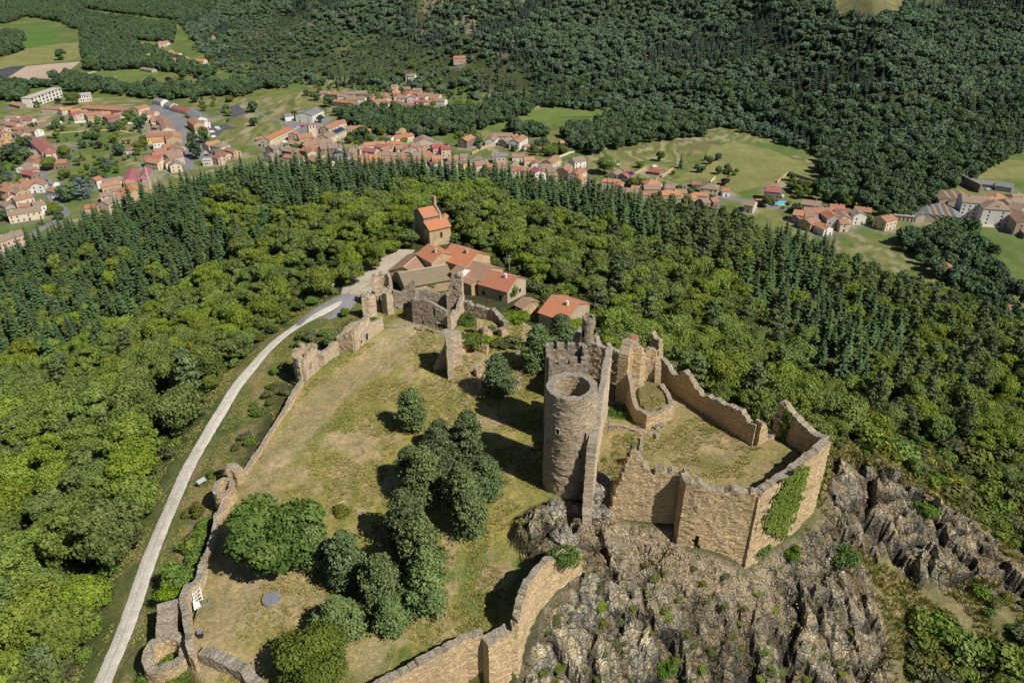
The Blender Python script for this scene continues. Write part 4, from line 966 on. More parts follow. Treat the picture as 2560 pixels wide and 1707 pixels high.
# ---------------------------------------------------------------- ruined masonry
def wall_mesh(name, pts, th, mat, closed=False, ds=.34, dz=.30, rag=.35, merlon=None, base=None, batter=0.0, hole=None, disp=.07, seed=0, endrag=.5, jump=.7, sub=1.6, fl=1):
    """pts: (x,y,ztop). A ragged masonry wall made of cells; hole(u,z)->bool opens it."""
    rg = np.random.default_rng(seed+len(pts)*13+int(abs(pts[0][0])*7)); P = np.array(pts, float)
    if closed: P = np.vstack([P, P[:1]])
    seg = np.hypot(*(P[1:, :2]-P[:-1, :2]).T); U = np.r_[0, np.cumsum(seg)]; n = max(2, int(round(U[-1]/ds)))
    us = np.linspace(0, U[-1], n+1)
    if not closed and len(P) > 2:           # keep the corners
        for uc in U[1:-1]: us[np.argmin(abs(us-uc))] = uc
    x = np.interp(us, U, P[:, 0]); y = np.interp(us, U, P[:, 1])
    uc = (us[1:]+us[:-1])/2; zt = np.interp(uc, U, P[:, 2])
    zt = zt+rag*((vn(uc*.55, uc*0+seed, 3)-.5)*2.6+(vn(uc*1.7, uc*0, seed+5)-.5)*1.3+rg.uniform(-.5, .5, len(uc))*.4)
    if merlon: w_, g_, h_, o_ = merlon; zt = zt+np.where(((uc+o_) % (w_+g_)) < w_, h_, 0)
    dx = np.gradient(x); dy = np.gradient(y)
    if closed:
        dx[0] = dx[-1] = (x[1]-x[-2]); dy[0] = dy[-1] = (y[1]-y[-2])
    l = np.hypot(dx, dy)+1e-9; nxn, nyn = dy/l, -dx/l      # right-hand normal
    if not closed and len(P) > 2:
        for k in range(1, len(P)-1):
            i = int(np.argmin(abs(us-U[k]))); a = P[k, :2]-P[k-1, :2]; b = P[k+1, :2]-P[k, :2]; a /= np.hypot(*a); b /= np.hypot(*b)
            na = np.array([a[1], -a[0]]); nb = np.array([b[1], -b[0]]); m = na+nb; m /= np.hypot(*m); c = max(.5, m@na); nxn[i], nyn[i] = m/c
    gz_ = gsurf(x, y); g2 = gsurf(x+nxn*2, y+nyn*2); g3 = gsurf(x-nxn*2, y-nyn*2)
    zb = (np.minimum(np.minimum(gz_, g2), g3).min()-sub) if base is None else base
    nz = int(math.ceil((zt.max()-zb)/dz)); zs = zb+np.arange(nz+1)*dz
    solid = (zs[None, :-1]+dz*.35) < zt[:, None]
    if hole is not None:
        for i in range(n):
            for j in range(nz):
                if solid[i, j] and hole(uc[i], zs[j]+dz/2): solid[i, j] = False
    nid = {}; vs = []
    def node(i, j, s):
        ii = i % n if closed else i; k = (ii, j, s)
        if k in nid: return nid[k]
        z = zs[j]; c0 = zt[(ii-1) % n] if (closed or ii > 0) else zt[0]; c1 = zt[ii % n] if (closed or ii < n) else zt[n-1]
        if abs(c0-c1) < jump:
            tp = (c0+c1)/2
            if z > tp-dz*.5: z = tp
        else:
            tp = max(c0, c1)
            if z > tp-dz*.5: z = tp
            else:
                tl = min(c0, c1)
                if abs(z-tl) < dz*.65: z = tl
        f = (zs[-1]-z)*batter
        off = (th/2+f) if s == 0 else -(th/2-(0 if closed else -f*0))
        dd = (vn(us[ii]*1.3+s*31, z*1.5, seed+9)-.5)*2*disp*1.4+rg.normal(0, disp*.45)
        off += dd if s == 0 else -dd
        vs.append((x[ii]+nxn[ii]*off+rg.normal(0, disp*.25), y[ii]+nyn[ii]*off+rg.normal(0, disp*.25), z+(rg.normal(0, disp*.5) if j > 0 else 0)))
        nid[k] = len(vs)-1; return nid[k]
    fs = []
    S = lambda i, j: (0 <= j < nz) and (solid[i % n, j] if closed else (0 <= i < n and solid[i, j]))
    for i in range(n):
        for j in range(nz):
            if not solid[i, j]: continue
            a, b = i, i+1
            fs.append((node(a, j, 0), node(b, j, 0), node(b, j+1, 0), node(a, j+1, 0)))
            fs.append((node(b, j, 1), node(a, j, 1), node(a, j+1, 1), node(b, j+1, 1)))
            if not S(i, j+1): fs.append((node(a, j+1, 0), node(b, j+1, 0), node(b, j+1, 1), node(a, j+1, 1)))
            if j > 0 and not S(i, j-1): fs.append((node(a, j, 1), node(b, j, 1), node(b, j, 0), node(a, j, 0)))
            if not S(i-1, j): fs.append((node(a, j, 1), node(a, j, 0), node(a, j+1, 0), node(a, j+1, 1)))
            if not S(i+1, j): fs.append((node(b, j, 0), node(b, j, 1), node(b, j+1, 1), node(b, j+1, 0)))
    return npmesh(name, np.array(vs), np.array(fs), False, None, mat)
def wall(name, label, cat, pts, th=1.4, mat='stone', parent=None, **k):
    o = mkobj(name, wall_mesh(name, pts, th, M[mat], **k), None, parent)
    return tag(o, label, cat) if parent is None else o
def circ(cx, cy, r, zf, a0=0, a1=360, n=28):
    return [(cx+r*math.cos(math.radians(a)), cy+r*math.sin(math.radians(a)), zf(a) if callable(zf) else zf) for a in np.linspace(a0, a1, n, endpoint=(a1-a0) < 360)]
def W3(k, pts): return [(*T(k, x, y, z), z) for x, y, z in pts]
def grp_empty(name, x, y, z, label, cat, group=None): return empty(name, (x, y, z), 0, label, cat, group)
def child_keep(o, p):  # parent while the mesh already holds world coordinates
    o.parent = p; o.matrix_parent_inverse = Matrix.Translation(-Vector(p.location)); return o
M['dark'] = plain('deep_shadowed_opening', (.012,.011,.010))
M['frame'] = plain('dressed_stone', (.55,.47,.37), (.42,.36,.28), 3)
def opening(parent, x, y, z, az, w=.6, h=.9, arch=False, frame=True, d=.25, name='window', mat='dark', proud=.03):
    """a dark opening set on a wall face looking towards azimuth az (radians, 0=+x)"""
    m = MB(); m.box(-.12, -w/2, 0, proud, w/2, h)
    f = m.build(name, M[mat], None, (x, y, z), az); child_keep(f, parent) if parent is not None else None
    if frame:
        m = MB(); t_ = .14
        m.box(-.1, -w/2-t_, -t_, proud+.07, -w/2, h+t_).box(-.1, w/2, -t_, proud+.07, w/2+t_, h+t_).box(-.1, -w/2, h, proud+.06, w/2, h+t_).box(-.1, -w/2, -t_, proud+.08, w/2, 0)
        mkobj('frame', m.mesh('frame', M['frame']), None, f)
    return f

# the great round tower
TX, TY, TR = 9.8, 101.3, 3.62
rt = grp_empty('round_tower', TX, TY, 0, 'tall hollow round tower of grey-brown rubble, roofless with a thick rim', 'tower')
tw = wall('wall', '', '', circ(TX, TY, TR, 21.2, n=44), 1.15, 'stone_tower', rt, closed=True, ds=.42, rag=.12, batter=.012, disp=.07, base=-6); tw.matrix_parent_inverse = Matrix.Translation((-TX, -TY, 0))
opening(rt, TX+(TR+.74)*math.cos(math.radians(-122)), TY+(TR+.74)*math.sin(math.radians(-122)), 14.2, math.radians(-122), .55, .9)
opening(rt, TX+(TR+.85)*math.cos(math.radians(-70)), TY+(TR+.85)*math.sin(math.radians(-70)), 9.5, math.radians(-70), .25, .7, frame=False)
m = MB(); aa = math.radians(-57)
m.prism([(TX+4.0*math.cos(aa-.06), TY+4.0*math.sin(aa-.06)), (TX+4.75*math.cos(aa-.05), TY+4.75*math.sin(aa-.05)), (TX+4.75*math.cos(aa+.2), TY+4.75*math.sin(aa+.2)), (TX+4.0*math.cos(aa+.25), TY+4.0*math.sin(aa+.25))], -3, 14.5)
child_keep(m.build('pilaster', M['stone_tower'], None), rt)
m = MB(); m.prism([(TX+2.9*math.cos(a), TY+2.9*math.sin(a)) for a in np.linspace(0, 6.28, 17)[:-1]], 5, 14.5); child_keep(m.build('floor', M['stone_grey'], None), rt)

# square keep behind it
kx0, kx1, ky0, ky1 = 6.6, 13.4, 113.4, 118.6
kp = grp_empty('square_keep', 10, 116, 0, 'square grey keep with battlements standing behind the round tower', 'tower')
for a, b, sd in [((kx0, ky0), (kx1, ky0), 1), ((kx1, ky0), (kx1, ky1), 2), ((kx1, ky1), (kx0, ky1), 3), ((kx0, ky1), (kx0, ky0), 4)]:
    w = wall_mesh('wall', [(a[0], a[1], 17.9), (b[0], b[1], 17.9)], .8, M['stone_grey'], rag=.12, merlon=(1.15, .85, 1.25, .2), disp=.05, base=-2, jump=.6, seed=sd)
    child_keep(mkobj('wall', w), kp)
m = MB(); m.box(kx0+.3, ky0+.3, 10, kx1-.3, ky1-.3, 15.6); child_keep(m.build('floor', M['stone_grey'], None), kp)
opening(kp, kx0+2.6, ky0-.45, 13.2, -math.pi/2, .5, .6); opening(kp, kx0+4.3, ky0-.45, 16.2, -math.pi/2, .35, .3, frame=False)

# ward walls
wall('curtain_wall', 'high sunlit curtain wall with broken battlements right of the round tower', 'wall',
     [(16.3, 95.9, -4), (17.0, 96.0, 1), (17.6, 96.1, 4.5), (18.3, 96.1, 7.0), (18.9, 96.1, 9.2), (19.6, 96.1, 12.3), (20.6, 96.1, 11.6), (21.3, 96.1, 9.8), (22.0, 96.0, 7.6), (29.2, 95.6, 7.7)], 1.5, rag=.3, merlon=(1.5, 1.0, .9, .1), seed=3)
wall('curtain_wall', 'central front wall of the upper ward with a dark breach at its foot', 'wall',
     [(28.4, 94.4, 8.8), (28.7, 92.6, 8.9), (30.5, 92.2, 8.2), (34, 91.9, 7.5), (37.5, 91.5, 8.0), (39.4, 91.2, 7.2)], 1.4, rag=.45, seed=5, base=-13,
     hole=lambda u, z: ((u-4.35)**2/.5**2+(z+3.9)**2/1.5**2 < 1) or ((u-4.65)**2/.42**2+(z+5.3)**2/.8**2 < 1))
ivw = wall('curtain_wall', 'long front wall at the right corner, hung with bright green ivy', 'wall',
     [(39.3, 91.1, 7.4), (41.5, 92.2, 8.3), (47, 96.3, 8.6), (50.5, 99.0, 8.9), (54.6, 102.4, 9.1)], 1.5, rag=.38, seed=8, base=-15, batter=.015)
wall('curtain_wall', 'shaded rear wall at the right corner with a tall ivy-grown stump', 'wall',
     [(54.7, 103.0, 9.0), (53.2, 105.3, 9.2), (50.6, 109.0, 10.4), (49.5, 110.2, 11.4), (48.7, 110.0, 11.2), (48.4, 109.8, 6.0), (46.5, 109.0, 4.8), (45.2, 108.2, 8.6), (44.2, 107.6, 9.2)], 1.5, rag=.35, seed=9)
wall('curtain_wall', 'long shaded rear curtain wall with a gapped top facing the woods', 'wall',
     [(44.2, 107.7, 9.2), (41.0, 112.0, 9.3), (39.6, 114.2, 8.6), (39.0, 115.2, 9.6), (38.0, 116.6, 8.4), (35.7, 120, 8.6), (35.0, 121.2, 10.4), (33.7, 123.4, 10.6), (33.2, 124.2, 8.8), (31.6, 128.0, 9.3), (30.6, 130.2, 9.8), (30.3, 130.6, 12.9), (28.9, 132.2, 13.3)], 1.2, rag=.5, seed=11)
wall('ruined_turret', 'tall thick broken tower stump standing on the grassy mound', 'ruin',
     W3('A', [(690, 300, 15.5), (712, 240, 16.8), (745, 222, 17.2), (785, 240, 16.6), (800, 285, 14.5)]), 1.7, rag=.35, seed=12, base=1, batter=.05, sub=2)
wall('ruined_turret', 'second lower tower stump right of the tall one on the mound', 'ruin',
     W3('A', [(815, 268, 14.6), (850, 262, 14.8), (880, 285, 14.0), (885, 350, 11.5), (885, 430, 9.0)]), 1.2, rag=.35, seed=14, base=2)
wall('revetment', 'low stone wall ringing the grassy mound inside the upper ward', 'wall',
     [(*T('A', x, y, z), z) for x, y, z in [(700, 330, 12.5), (722, 400, 11.4), (738, 480, 10), (748, 545, 8.6), (775, 600, 7.8), (825, 636, 7.6), (880, 625, 7.6), (960, 590, 7.7), (945, 530, 7.8), (905, 465, 8.4)]], .9, rag=.25, seed=15, base=1)
wall('curtain_wall', 'thin tall cross wall running down beside the round tower', 'wall',
     [(17.9, 117.4, 18.2), (17.4, 115, 18.4), (16.7, 112.4, 17.4), (16.0, 109.5, 16.0), (15.4, 106.8, 15.4), (14.9, 104.8, 15.2), (14.4, 101.4, 14.8)], 1.1, 'stone_light', rag=.35, seed=17, base=-2)
wall('curtain_wall', 'lower end of the cross wall falling in steps to the rock', 'wall',
     [(14.35, 101.2, 14.6), (13.6, 98.2, 14.4), (13.2, 96.6, 13.6), (12.9, 95.6, 10.5), (12.75, 94.6, 7.0), (12.6, 93.6, 4.0), (12.5, 92.4, 1.2), (12.5, 91.3, -2.4)], 1.5, 'stone_light', rag=.4, seed=18, base=-9)
wall('curtain_wall', 'shaded inner wall between the corner turret and the mound', 'wall',
     [(15.4, 131.8, 12.2), (18.6, 130.0, 12.0), (22.2, 127.6, 11.6), (24.5, 126.0, 10.5)], 1.0, 'stone_light', rag=.25, seed=19)
wall('curtain_wall', 'outer wall behind the corner turret with a crumbling notched top', 'wall',
     [(17.2, 140.6, 9.5), (18.6, 138, 9.0), (19.6, 136.4, 8.0), (20.4, 135.4, 9.4), (21.6, 133.6, 8.6), (23.6, 131.5, 7.8), (25.8, 130.6, 9.0)], 1.0, 'stone_light', rag=.5, seed=21)
wall('curtain_wall', 'stepped wall climbing to the corner turret from the left', 'wall',
     [(9.8, 126.5, 9.2), (11.6, 130, 9.8), (13.0, 132.4, 10.2), (13.4, 134, 12), (14.8, 137.0, 12.2), (15.2, 139, 11)], 1.1, 'stone_light', rag=.45, seed=22)
tt = grp_empty('corner_turret', 15.6, 132.3, 12, 'small round corbelled turret at the top corner of the ward', 'turret')
child_keep(mkobj('wall', wall_mesh('wall', circ(15.6, 132.4, 1.12, lambda a: 17.2 if 40 < a < 320 else 16.3, n=16), .5, M['stone_grey'], closed=True, ds=.4, rag=.3, merlon=(.9, .7, .6, 0), disp=.05, base=11.6)), tt)
child_keep(mkobj('corbel', wall_mesh('corbel', circ(15.6, 132.4, .98, 12.4, n=12), .75, M['stone_grey'], closed=True, ds=.4, rag=.05, disp=.04, base=10.9)), tt)
opening(tt, 15.6-1.05, 132.4-1.05, 13.4, math.radians(-128), .5, 1.3, frame=False)
opening(tt, 15.6+1.3, 132.4-.8, 13.6, math.radians(-30), .5, 1.3, frame=False)
# ward details
wall('low_wall', 'low pale footing wall crossing the ward beside the steps', 'wall', [(*T('A', x, y, 4.9), 4.9) for x, y in [(580, 688), (640, 694), (720, 712), (800, 728), (880, 745), (884, 762)]], .6, 'stone_light', rag=.12, seed=31)
wall('low_wall', 'short pale footing wall below the steps in the ward', 'wall', [(*T('A', x, y, 4.6), 4.6) for x, y in [(815, 895), (830, 940), (875, 962)]], .5, 'stone_light', rag=.12, seed=32)
wall('broken_pillar', 'square pale pillar of dressed stone at the ward edge', 'pillar', [(*T('A', 752, 850, 6.6), 6.6), (*T('A', 786, 848, 6.6), 6.6)], 1.1, 'stone_light', rag=.1, seed=33)
wall('low_wall', 'low footing wall running back from the pale pillar', 'wall', [(*T('A', 786, 840, 4.8), 4.8), (*T('A', 795, 790, 4.8), 4.8), (*T('A', 792, 765, 4.8), 4.8)], .5, 'stone_light', rag=.12, seed=34)
def boulder(name, x, y, z, s, seed, mat, label, cat='rock', sz=.6):
    bm = bmesh.new(); bmesh.ops.create_icosphere(bm, subdivisions=3, radius=1)
    from mathutils import noise as mn
    for v in bm.verts:
        p = v.co*1.2+Vector((seed*3.1, 0, 0)); v.co *= 1+.55*(mn.noise(p))+.22*mn.noise(p*2.7)+.1*mn.noise(p*7); v.co.z *= sz
    me = bpy.data.meshes.new(name); bm.to_mesh(me); bm.free(); me.materials.append(mat)
    o = mkobj(name, me, None, None, (x, y, z), seed); o.scale = (s, s, s); return tag(o, label, cat)
t = NT('bare_rock'); v = t.coord((1, 1, 1)); vv = t.node('ShaderNodeTexVoronoi', _feature='DISTANCE_TO_EDGE', Scale=2.2); t.link(v, vv.inputs['Vector']); nn1 = t.noise(v, 1.6, 6, .75)
cc = t.mix(t.mrange(vv.outputs['Distance'], 0, .07, .8, 0), t.ramp(nn1, [(.3, (.10,.09,.075)), (.5, (.27,.24,.19)), (.7, (.42,.38,.29))]), (.04,.036,.03)); t.bump(t.math('ADD', nn1, t.mrange(vv.outputs['Distance'], 0, .1, 0, .6)), .9, .25); M['rock'] = t.out(cc)
for i, (px, py, s, lb) in enumerate([(820, 672, 2.0, 'flat grey boulder at the foot of the mound'), (870, 690, 1.5, 'smaller grey boulder beside the flat one at the mound')]):
    x, y = T('A', px, py, 4.6); boulder('boulder', x, y, 4.3, s, i+1, M['rock'], lb)
for i, (px, py, z, s, lb) in enumerate([(230, 1250, 1.0, 1.9, 'dark shaded rock mass below the round tower'), (300, 1190, 1.0, 2.0, 'shaded rock block directly under the round tower foot'), (350, 1330, 2.4, 1.9, 'brown rock knob left of the cross wall foot'), (190, 1340, .2, 1.7, 'low shaded rock at the edge of the green')]):
    x, y = T('A', px, py, z); boulder('boulder', x, y, z, s, i+5, M['rock'], lb, sz=.8)
for i in range(16):
    x, y = T('A', 590+rnd.uniform(0, 80), 560+rnd.uniform(-25, 60), 4); boulder('rubble_stone', x, y, 3.6+rnd.uniform(0, .5), rnd.uniform(.25, .6), i, M['frame'], 'pale rubble stone heaped beside the cross wall', 'stone')['group'] = 'rubble heap beside the cross wall'
def rail(name, pts, label, h=1.05, mat='timber', r=.05, th=.09):
    e = empty(name, pts[0], 0, label, 'railing'); m = MB()
    o = Vector(pts[0])
    for p in pts:
        v = Vector(p)-o; mm = MB().tube(v-Vector((0, 0, .2)), v+Vector((0, 0, h)), th, th, 5); mm.build('post', M[mat], e)
    for a, b in zip(pts, pts[1:]):
        for k in (.5, .95): mm = MB().tube(Vector(a)-o+Vector((0, 0, h*k)), Vector(b)-o+Vector((0, 0, h*k)), r, r, 4); mm.build('rail', M[mat], e)
    return e
M['timber'] = plain('weathered_timber', (.30,.25,.20), (.20,.17,.14), 4)
M['timber_dark'] = plain('dark_timber', (.11,.085,.065), (.07,.055,.045), 4)
def railpx(k, pts, label, z=None, name='railing', **kw):
    P_ = []
    for p in pts:
        if z is None: P_.append(H(k, *p))
        else: x, y = T(k, *p, z); P_.append((x, y, z))
    return rail(name, P_, label, **kw)
st_ = empty('steps', (*T('A', 600, 740, 4), 3.2), 0, 'narrow metal steps with handrails climbing into the ward', 'steps')
a = Vector((*T('A', 553, 790, 2.5), 1.8)); b = Vector((*T('A', 637, 700, 4.9), 4.8)); d = (b-a); sd_ = Vector((d.y, -d.x, 0)).normalized()*.5
for i in range(9):
    p = a+d*(i+.5)/9; m = MB(); m.add([p-sd_-d/22, p+sd_-d/22, p+sd_+d/22, p-sd_+d/22], [(0, 1, 2, 3)]); me_ = m.mesh('tread', M['timber']); child_keep(mkobj('tread', me_), st_)
for s_ in (-1, 1):
    child_keep(MB().tube(a+sd_*s_+Vector((0, 0, 1)), b+sd_*s_+Vector((0, 0, 1)), .05).build('handrail', M['timber'], None), st_)
    child_keep(MB().tube(a+sd_*s_, b+sd_*s_, .08).build('stringer', M['timber'], None), st_)

# lower rampart
wall('rampart_wall', 'curving sunlit rampart wall dropping from the fortress to the lower corner', 'wall',
     W3('S', [(1452, 1372, 5.0), (1420, 1376, 6.5), (1380, 1392, 7.4), (1345, 1416, 7.8), (1322, 1446, 7.9), (1305, 1480, 7.4), (1296, 1515, 6.4), (1289, 1545, 5.0), (1278, 1562, 3.8)]), 1.0, rag=.4, seed=41, base=-12, batter=.03)
wall('rampart_block', 'square projecting block with a pale cracked top on the lower rampart', 'wall',
     [(*T('S', 1212, 1602, 2.9), 2.9), (*T('S', 1272, 1570, 2.8), 2.8)], 1.9, 'stone', rag=.12, seed=42, base=-12)
wall('rampart_wall', 'long ochre rampart wall crossing the bottom edge of the picture', 'wall',
     W3('S', [(1206, 1576, 3.4), (1160, 1590, 3.2), (1111, 1620, 3.0), (1044, 1656, 2.9), (976, 1692, 2.8), (900, 1728, 2.8), (800, 1790, 2.6)]), 1.2, rag=.3, seed=43, base=-13, batter=.02)
wall('rampart_wall', 'broken grey wall leaving the ring tower towards the bottom edge', 'wall',
     W3('C', [(448, 1372, 2.4), (500, 1392, 2.3), (560, 1425, 2.1), (640, 1455, 2.2), (700, 1500, 1.9), (790, 1590, 1.8), (900, 1680, 1.6)]), 1.5, 'stone_grey', rag=.4, seed=44)
ct = grp_empty('ring_tower', -46.3, 64.9, -4, 'low open ring tower at the lower left corner with shrubs inside', 'tower')
cx, cy = T('C', 255, 1398, 1.4)
child_keep(mkobj('wall', wall_mesh('wall', circ(cx, cy, 2.45, lambda a: 1.5 if a > 170 else 1.8, n=26), 1.15, M['stone'], closed=True, ds=.4, rag=.3, batter=.03, disp=.08)), ct)
wall('ruined_block', 'tan masonry block with a square hole behind the ring tower', 'ruin', W3('C', [(262, 1120, 1.9), (262, 1180, 2.0), (258, 1240, 1.8), (255, 1300, 1.6)]), 2.7, 'stone', rag=.2, seed=46)
opening(None, *T('C', 290, 1205, 3.0), 2.55, 0, .1, .1, frame=False) if False else None
wall('ruined_wall', 'tall brown leaning wall fragment between ring tower and green', 'ruin',
     W3('C', [(352, 1118, 2.4), (362, 1180, 3.2), (372, 1250, 3.7), (385, 1330, 3.9), (395, 1400, 3.4), (398, 1440, 2.2)]), .95, 'stone', rag=.35, seed=47)
wall('rampart_wall', 'short sunlit rampart rising from the ring tower with ivy over its top', 'wall',
     W3('C', [(345, 1095, 2.4), (370, 1040, 2.4), (425, 1000, 2.2), (445, 950, 1.9), (462, 890, 1.6)]), 1.1, 'stone_light', rag=.25, seed=48)
wall('rampart_wall', 'narrow left rampart below the small oval tower', 'wall',
     W3('C', [(465, 885, 1.5), (490, 820, 1.4), (515, 740, 1.5), (530, 680, 1.7), (540, 630, 1.9), (562, 600, 2.0), (590, 530, 2.2)]), .9, 'stone', rag=.25, seed=49)
ot = grp_empty('oval_tower', *T('C', 575, 480, 3), -3, 'small oval hollow tower on the left rampart', 'tower')
cx, cy = T('C', 572, 478, 3.2)
child_keep(mkobj('wall', wall_mesh('wall', [(cx+1.35*math.cos(a), cy+1.9*math.sin(a), 3.3) for a in np.linspace(0, 6.283, 21)[:-1]], .75, M['stone'], closed=True, ds=.4, rag=.25, disp=.07)), ot)
wall('ruined_block', 'thick pale wall stub just above the small oval tower', 'ruin', W3('C', [(590, 372, 3.2), (625, 366, 3.2), (662, 392, 2.6)]), 1.8, 'stone', rag=.2, seed=51)
wall('rampart_wall', 'long straight narrow rampart between the oval tower and the open tower', 'wall',
     W3('C', [(683, 402, 1.3), (720, 345, 1.1), (760, 290, 1.0), (850, 150, 1.0), (900, 70, 1.0), (945, 0, 1.1), (965, -40, 1.1)])+W3('B', [(95, 1330, 1.2), (150, 1240, 1.3), (195, 1180, 1.5)]), .85, 'stone', rag=.12, seed=52)
# open-backed tower
P1 = T('B', 215, 1185, 0); P2 = T('B', 300, 1072, 0)
ob = grp_empty('open_tower', (P1[0]+P2[0])/2, (P1[1]+P2[1])/2, 0, 'crenellated half-round tower, pale face pierced by an arch, on the left rampart', 'tower')
mc = np.array([(P1[0]+P2[0])/2, (P1[1]+P2[1])/2]); dv = np.array(P2)-np.array(P1); Ld = np.hypot(*dv); dv /= Ld; nv = np.array([-dv[1], dv[0]])
child_keep(mkobj('front_wall', wall_mesh('front_wall', [(*P1, 4.8), (*(mc), 5.2), (*P2, 4.4)], .8, M['stone_light'], rag=.3, merlon=(1.3, .9, .8, .3), seed=53, ds=.4,
           hole=lambda u, z: abs(u-Ld*.40) < .75 and .8 < z < 3.2-((u-Ld*.40)/.75)**2*.7)), ob)
arc = [tuple(mc+dv*(-Ld/2*math.cos(a))+nv*(2.9*math.sin(a)))+(5.0,) for a in np.linspace(.12, math.pi-.12, 14)]
child_keep(mkobj('curved_wall', wall_mesh('curved_wall', arc, .8, M['stone_light'], rag=.3, merlon=(1.2, .9, .8, 0), seed=54, ds=.4)), ob)
wall('rampart_wall', 'pale rampart climbing from the open tower to the roofless house', 'wall',
     [(*P2, 3.4), (*T('B', 330, 1010, 2.6), 2.8), (*T('B', 400, 930, 2.6), 2.4), (*T('B', 450, 895, 2.6), 2.4), (*T('B', 515, 855, 2.6), 2.6)], .9, 'stone_light', rag=.25, seed=55)
# roofless house on the rampart
A1 = H('B', 540, 990); A2 = H('B', 640, 895); A3 = H('B', 722, 838)
rh = grp_empty('ruined_house', A1[0], A1[1], A1[2], 'roofless pale stone house front with a small window and door facing the green', 'ruin')
child_keep(mkobj('front_wall', wall_mesh('front_wall', [(A1[0], A1[1], 5.6), (A1[0]*.6+A2[0]*.4, A1[1]*.6+A2[1]*.4, 5.9), (A2[0], A2[1], 5.6), (A2[0]*.93+A3[0]*.07, A2[1]*.93+A3[1]*.07, 3.4), (A3[0], A3[1], 3.3)], .75, M['stone_light'], rag=.22, seed=56, ds=.4)), rh)
L1 = np.array(A1[:2]); L2 = np.array(A2[:2]); dd_ = (L2-L1)/np.hypot(*(L2-L1)); nn_ = np.array([dd_[1], -dd_[0]]); azf = math.atan2(nn_[1], nn_[0])
for f_, z_, w_, h_ in ((.33, .9, .7, .9), (.70, .2, 1.0, 1.9)):
    p = L1+(L2-L1)*f_+nn_*.47; opening(rh, p[0], p[1], A1[2]+z_, azf, w_, h_, name='door' if h_ > 1.5 else 'window')
B1 = tuple(L1-nn_*4.2); B2 = tuple(np.array(A3[:2])-nn_*4)
child_keep(mkobj('side_wall', wall_mesh('side_wall', [(A1[0], A1[1], 5.5), (*B1, 3.6)], .7, M['stone_light'], rag=.3, seed=57)), rh)
child_keep(mkobj('rear_wall', wall_mesh('rear_wall', [(*B1, 3.4), (*tuple((np.array(B1)+np.array(B2))/2), 3.8), (*B2, 2.6)], .7, M['stone_light'], rag=.3, seed=58)), rh)
railpx('B', [(385, 965), (430, 972), (475, 982), (525, 985)], 'dark timber railing in front of the roofless house', mat='timber_dark')
wall('ruined_wall', 'tall pale wall stub left of the gate tower', 'ruin', [(*H('B', 600, 778)[:2], 5.2), (*H('B', 640, 762)[:2], 5.8), (*H('B', 682, 748)[:2], 5.4)], 1.0, 'stone_light', rag=.3, seed=59)
# gate tower
gx_, gy_, gz0 = H('B', 728, 706)
gt = grp_empty('gate_tower', gx_, gy_, gz0, 'split round gate tower with tall crumbling stumps and a notched rim', 'tower')
child_keep(mkobj('wall', wall_mesh('wall', circ(gx_, gy_+.6, 2.35, lambda a: 7.2 if (20 < a < 200) else (4.6 if a < 250 else (1.0 if a < 272 else 4.9)), n=30), .75, M['stone_light'], closed=True, ds=.38, rag=.45, merlon=(1.1, .8, .8, .2), disp=.07)), gt)
fx1 = H('B', 760, 752); child_keep(mkobj('front_stump', wall_mesh('front_stump', [(fx1[0]-1.2, fx1[1]+1.2, 5.0), (fx1[0], fx1[1]+.2, 5.6), (fx1[0]+1.1, fx1[1]+1.4, 5.2)], .9, M['stone_light'], rag=.3, seed=60)), gt)
wall('ruined_wall', 'brown gate wall with a ragged gable tip right of the gate tower', 'ruin',
     [(*H('B', 800, 705)[:2], 4.6), (*H('B', 855, 700)[:2], 3.6), (*H('B', 885, 696)[:2], 5.0), (*H('B', 925, 694)[:2], 5.8), (*H('B', 943, 693)[:2], 6.4)], .9, 'stone_grey', rag=.3, seed=61)
# ruined lodging with real openings
Q1 = H('B', 928, 800); Q2 = H('B', 1148, 842)
lg = grp_empty('ruined_lodging', Q1[0], Q1[1], Q1[2], 'roofless two-storey lodging with empty windows and a dark cellar arch', 'ruin')
Lq = math.hypot(Q2[0]-Q1[0], Q2[1]-Q1[1])
def lh(u, z):
    f = u/Lq; z0 = z-Q1[2]
    return (abs(f-.24) < .055 and 4.2 < z0 < 5.7) or (abs(f-.64) < .05 and 3.0 < z0 < 5.4) or (abs(f-.29) < .045 and .2 < z0 < 2.4) or (abs(f-.76) < .06 and 1.9 < z0 < 2.9)
child_keep(mkobj('front_wall', wall_mesh('front_wall', [(Q1[0], Q1[1], 6.3), (Q1[0]+(Q2[0]-Q1[0])*.4, Q1[1]+(Q2[1]-Q1[1])*.4, 6.8), (Q1[0]+(Q2[0]-Q1[0])*.85, Q1[1]+(Q2[1]-Q1[1])*.85, 5.6), (Q2[0], Q2[1], 4.8)], .8, M['stone_grey'], rag=.25, seed=62, ds=.33, dz=.33, hole=lh, disp=.05)), lg)
azl = math.atan2(-(Q2[0]-Q1[0]), Q2[1]-Q1[1])
opening(lg, Q1[0]+(Q2[0]-Q1[0])*.83, Q1[1]+(Q2[1]-Q1[1])*.83-.48, Q1[2]-.3, azl if math.sin(azl) < 0 else azl+math.pi, 2.2, 1.7, name='cellar_arch')
child_keep(mkobj('rear_wall', wall_mesh('rear_wall', [(Q1[0]+.6, Q1[1]+6.5, 5.6), (Q1[0]+(Q2[0]-Q1[0])*.5, Q1[1]+6.5, 5.0), (Q2[0]-.6, Q1[1]+6.2, 4.6), (Q2[0], Q2[1]+5, 6.4)], .8, M['stone_grey'], rag=.4, seed=63)), lg)
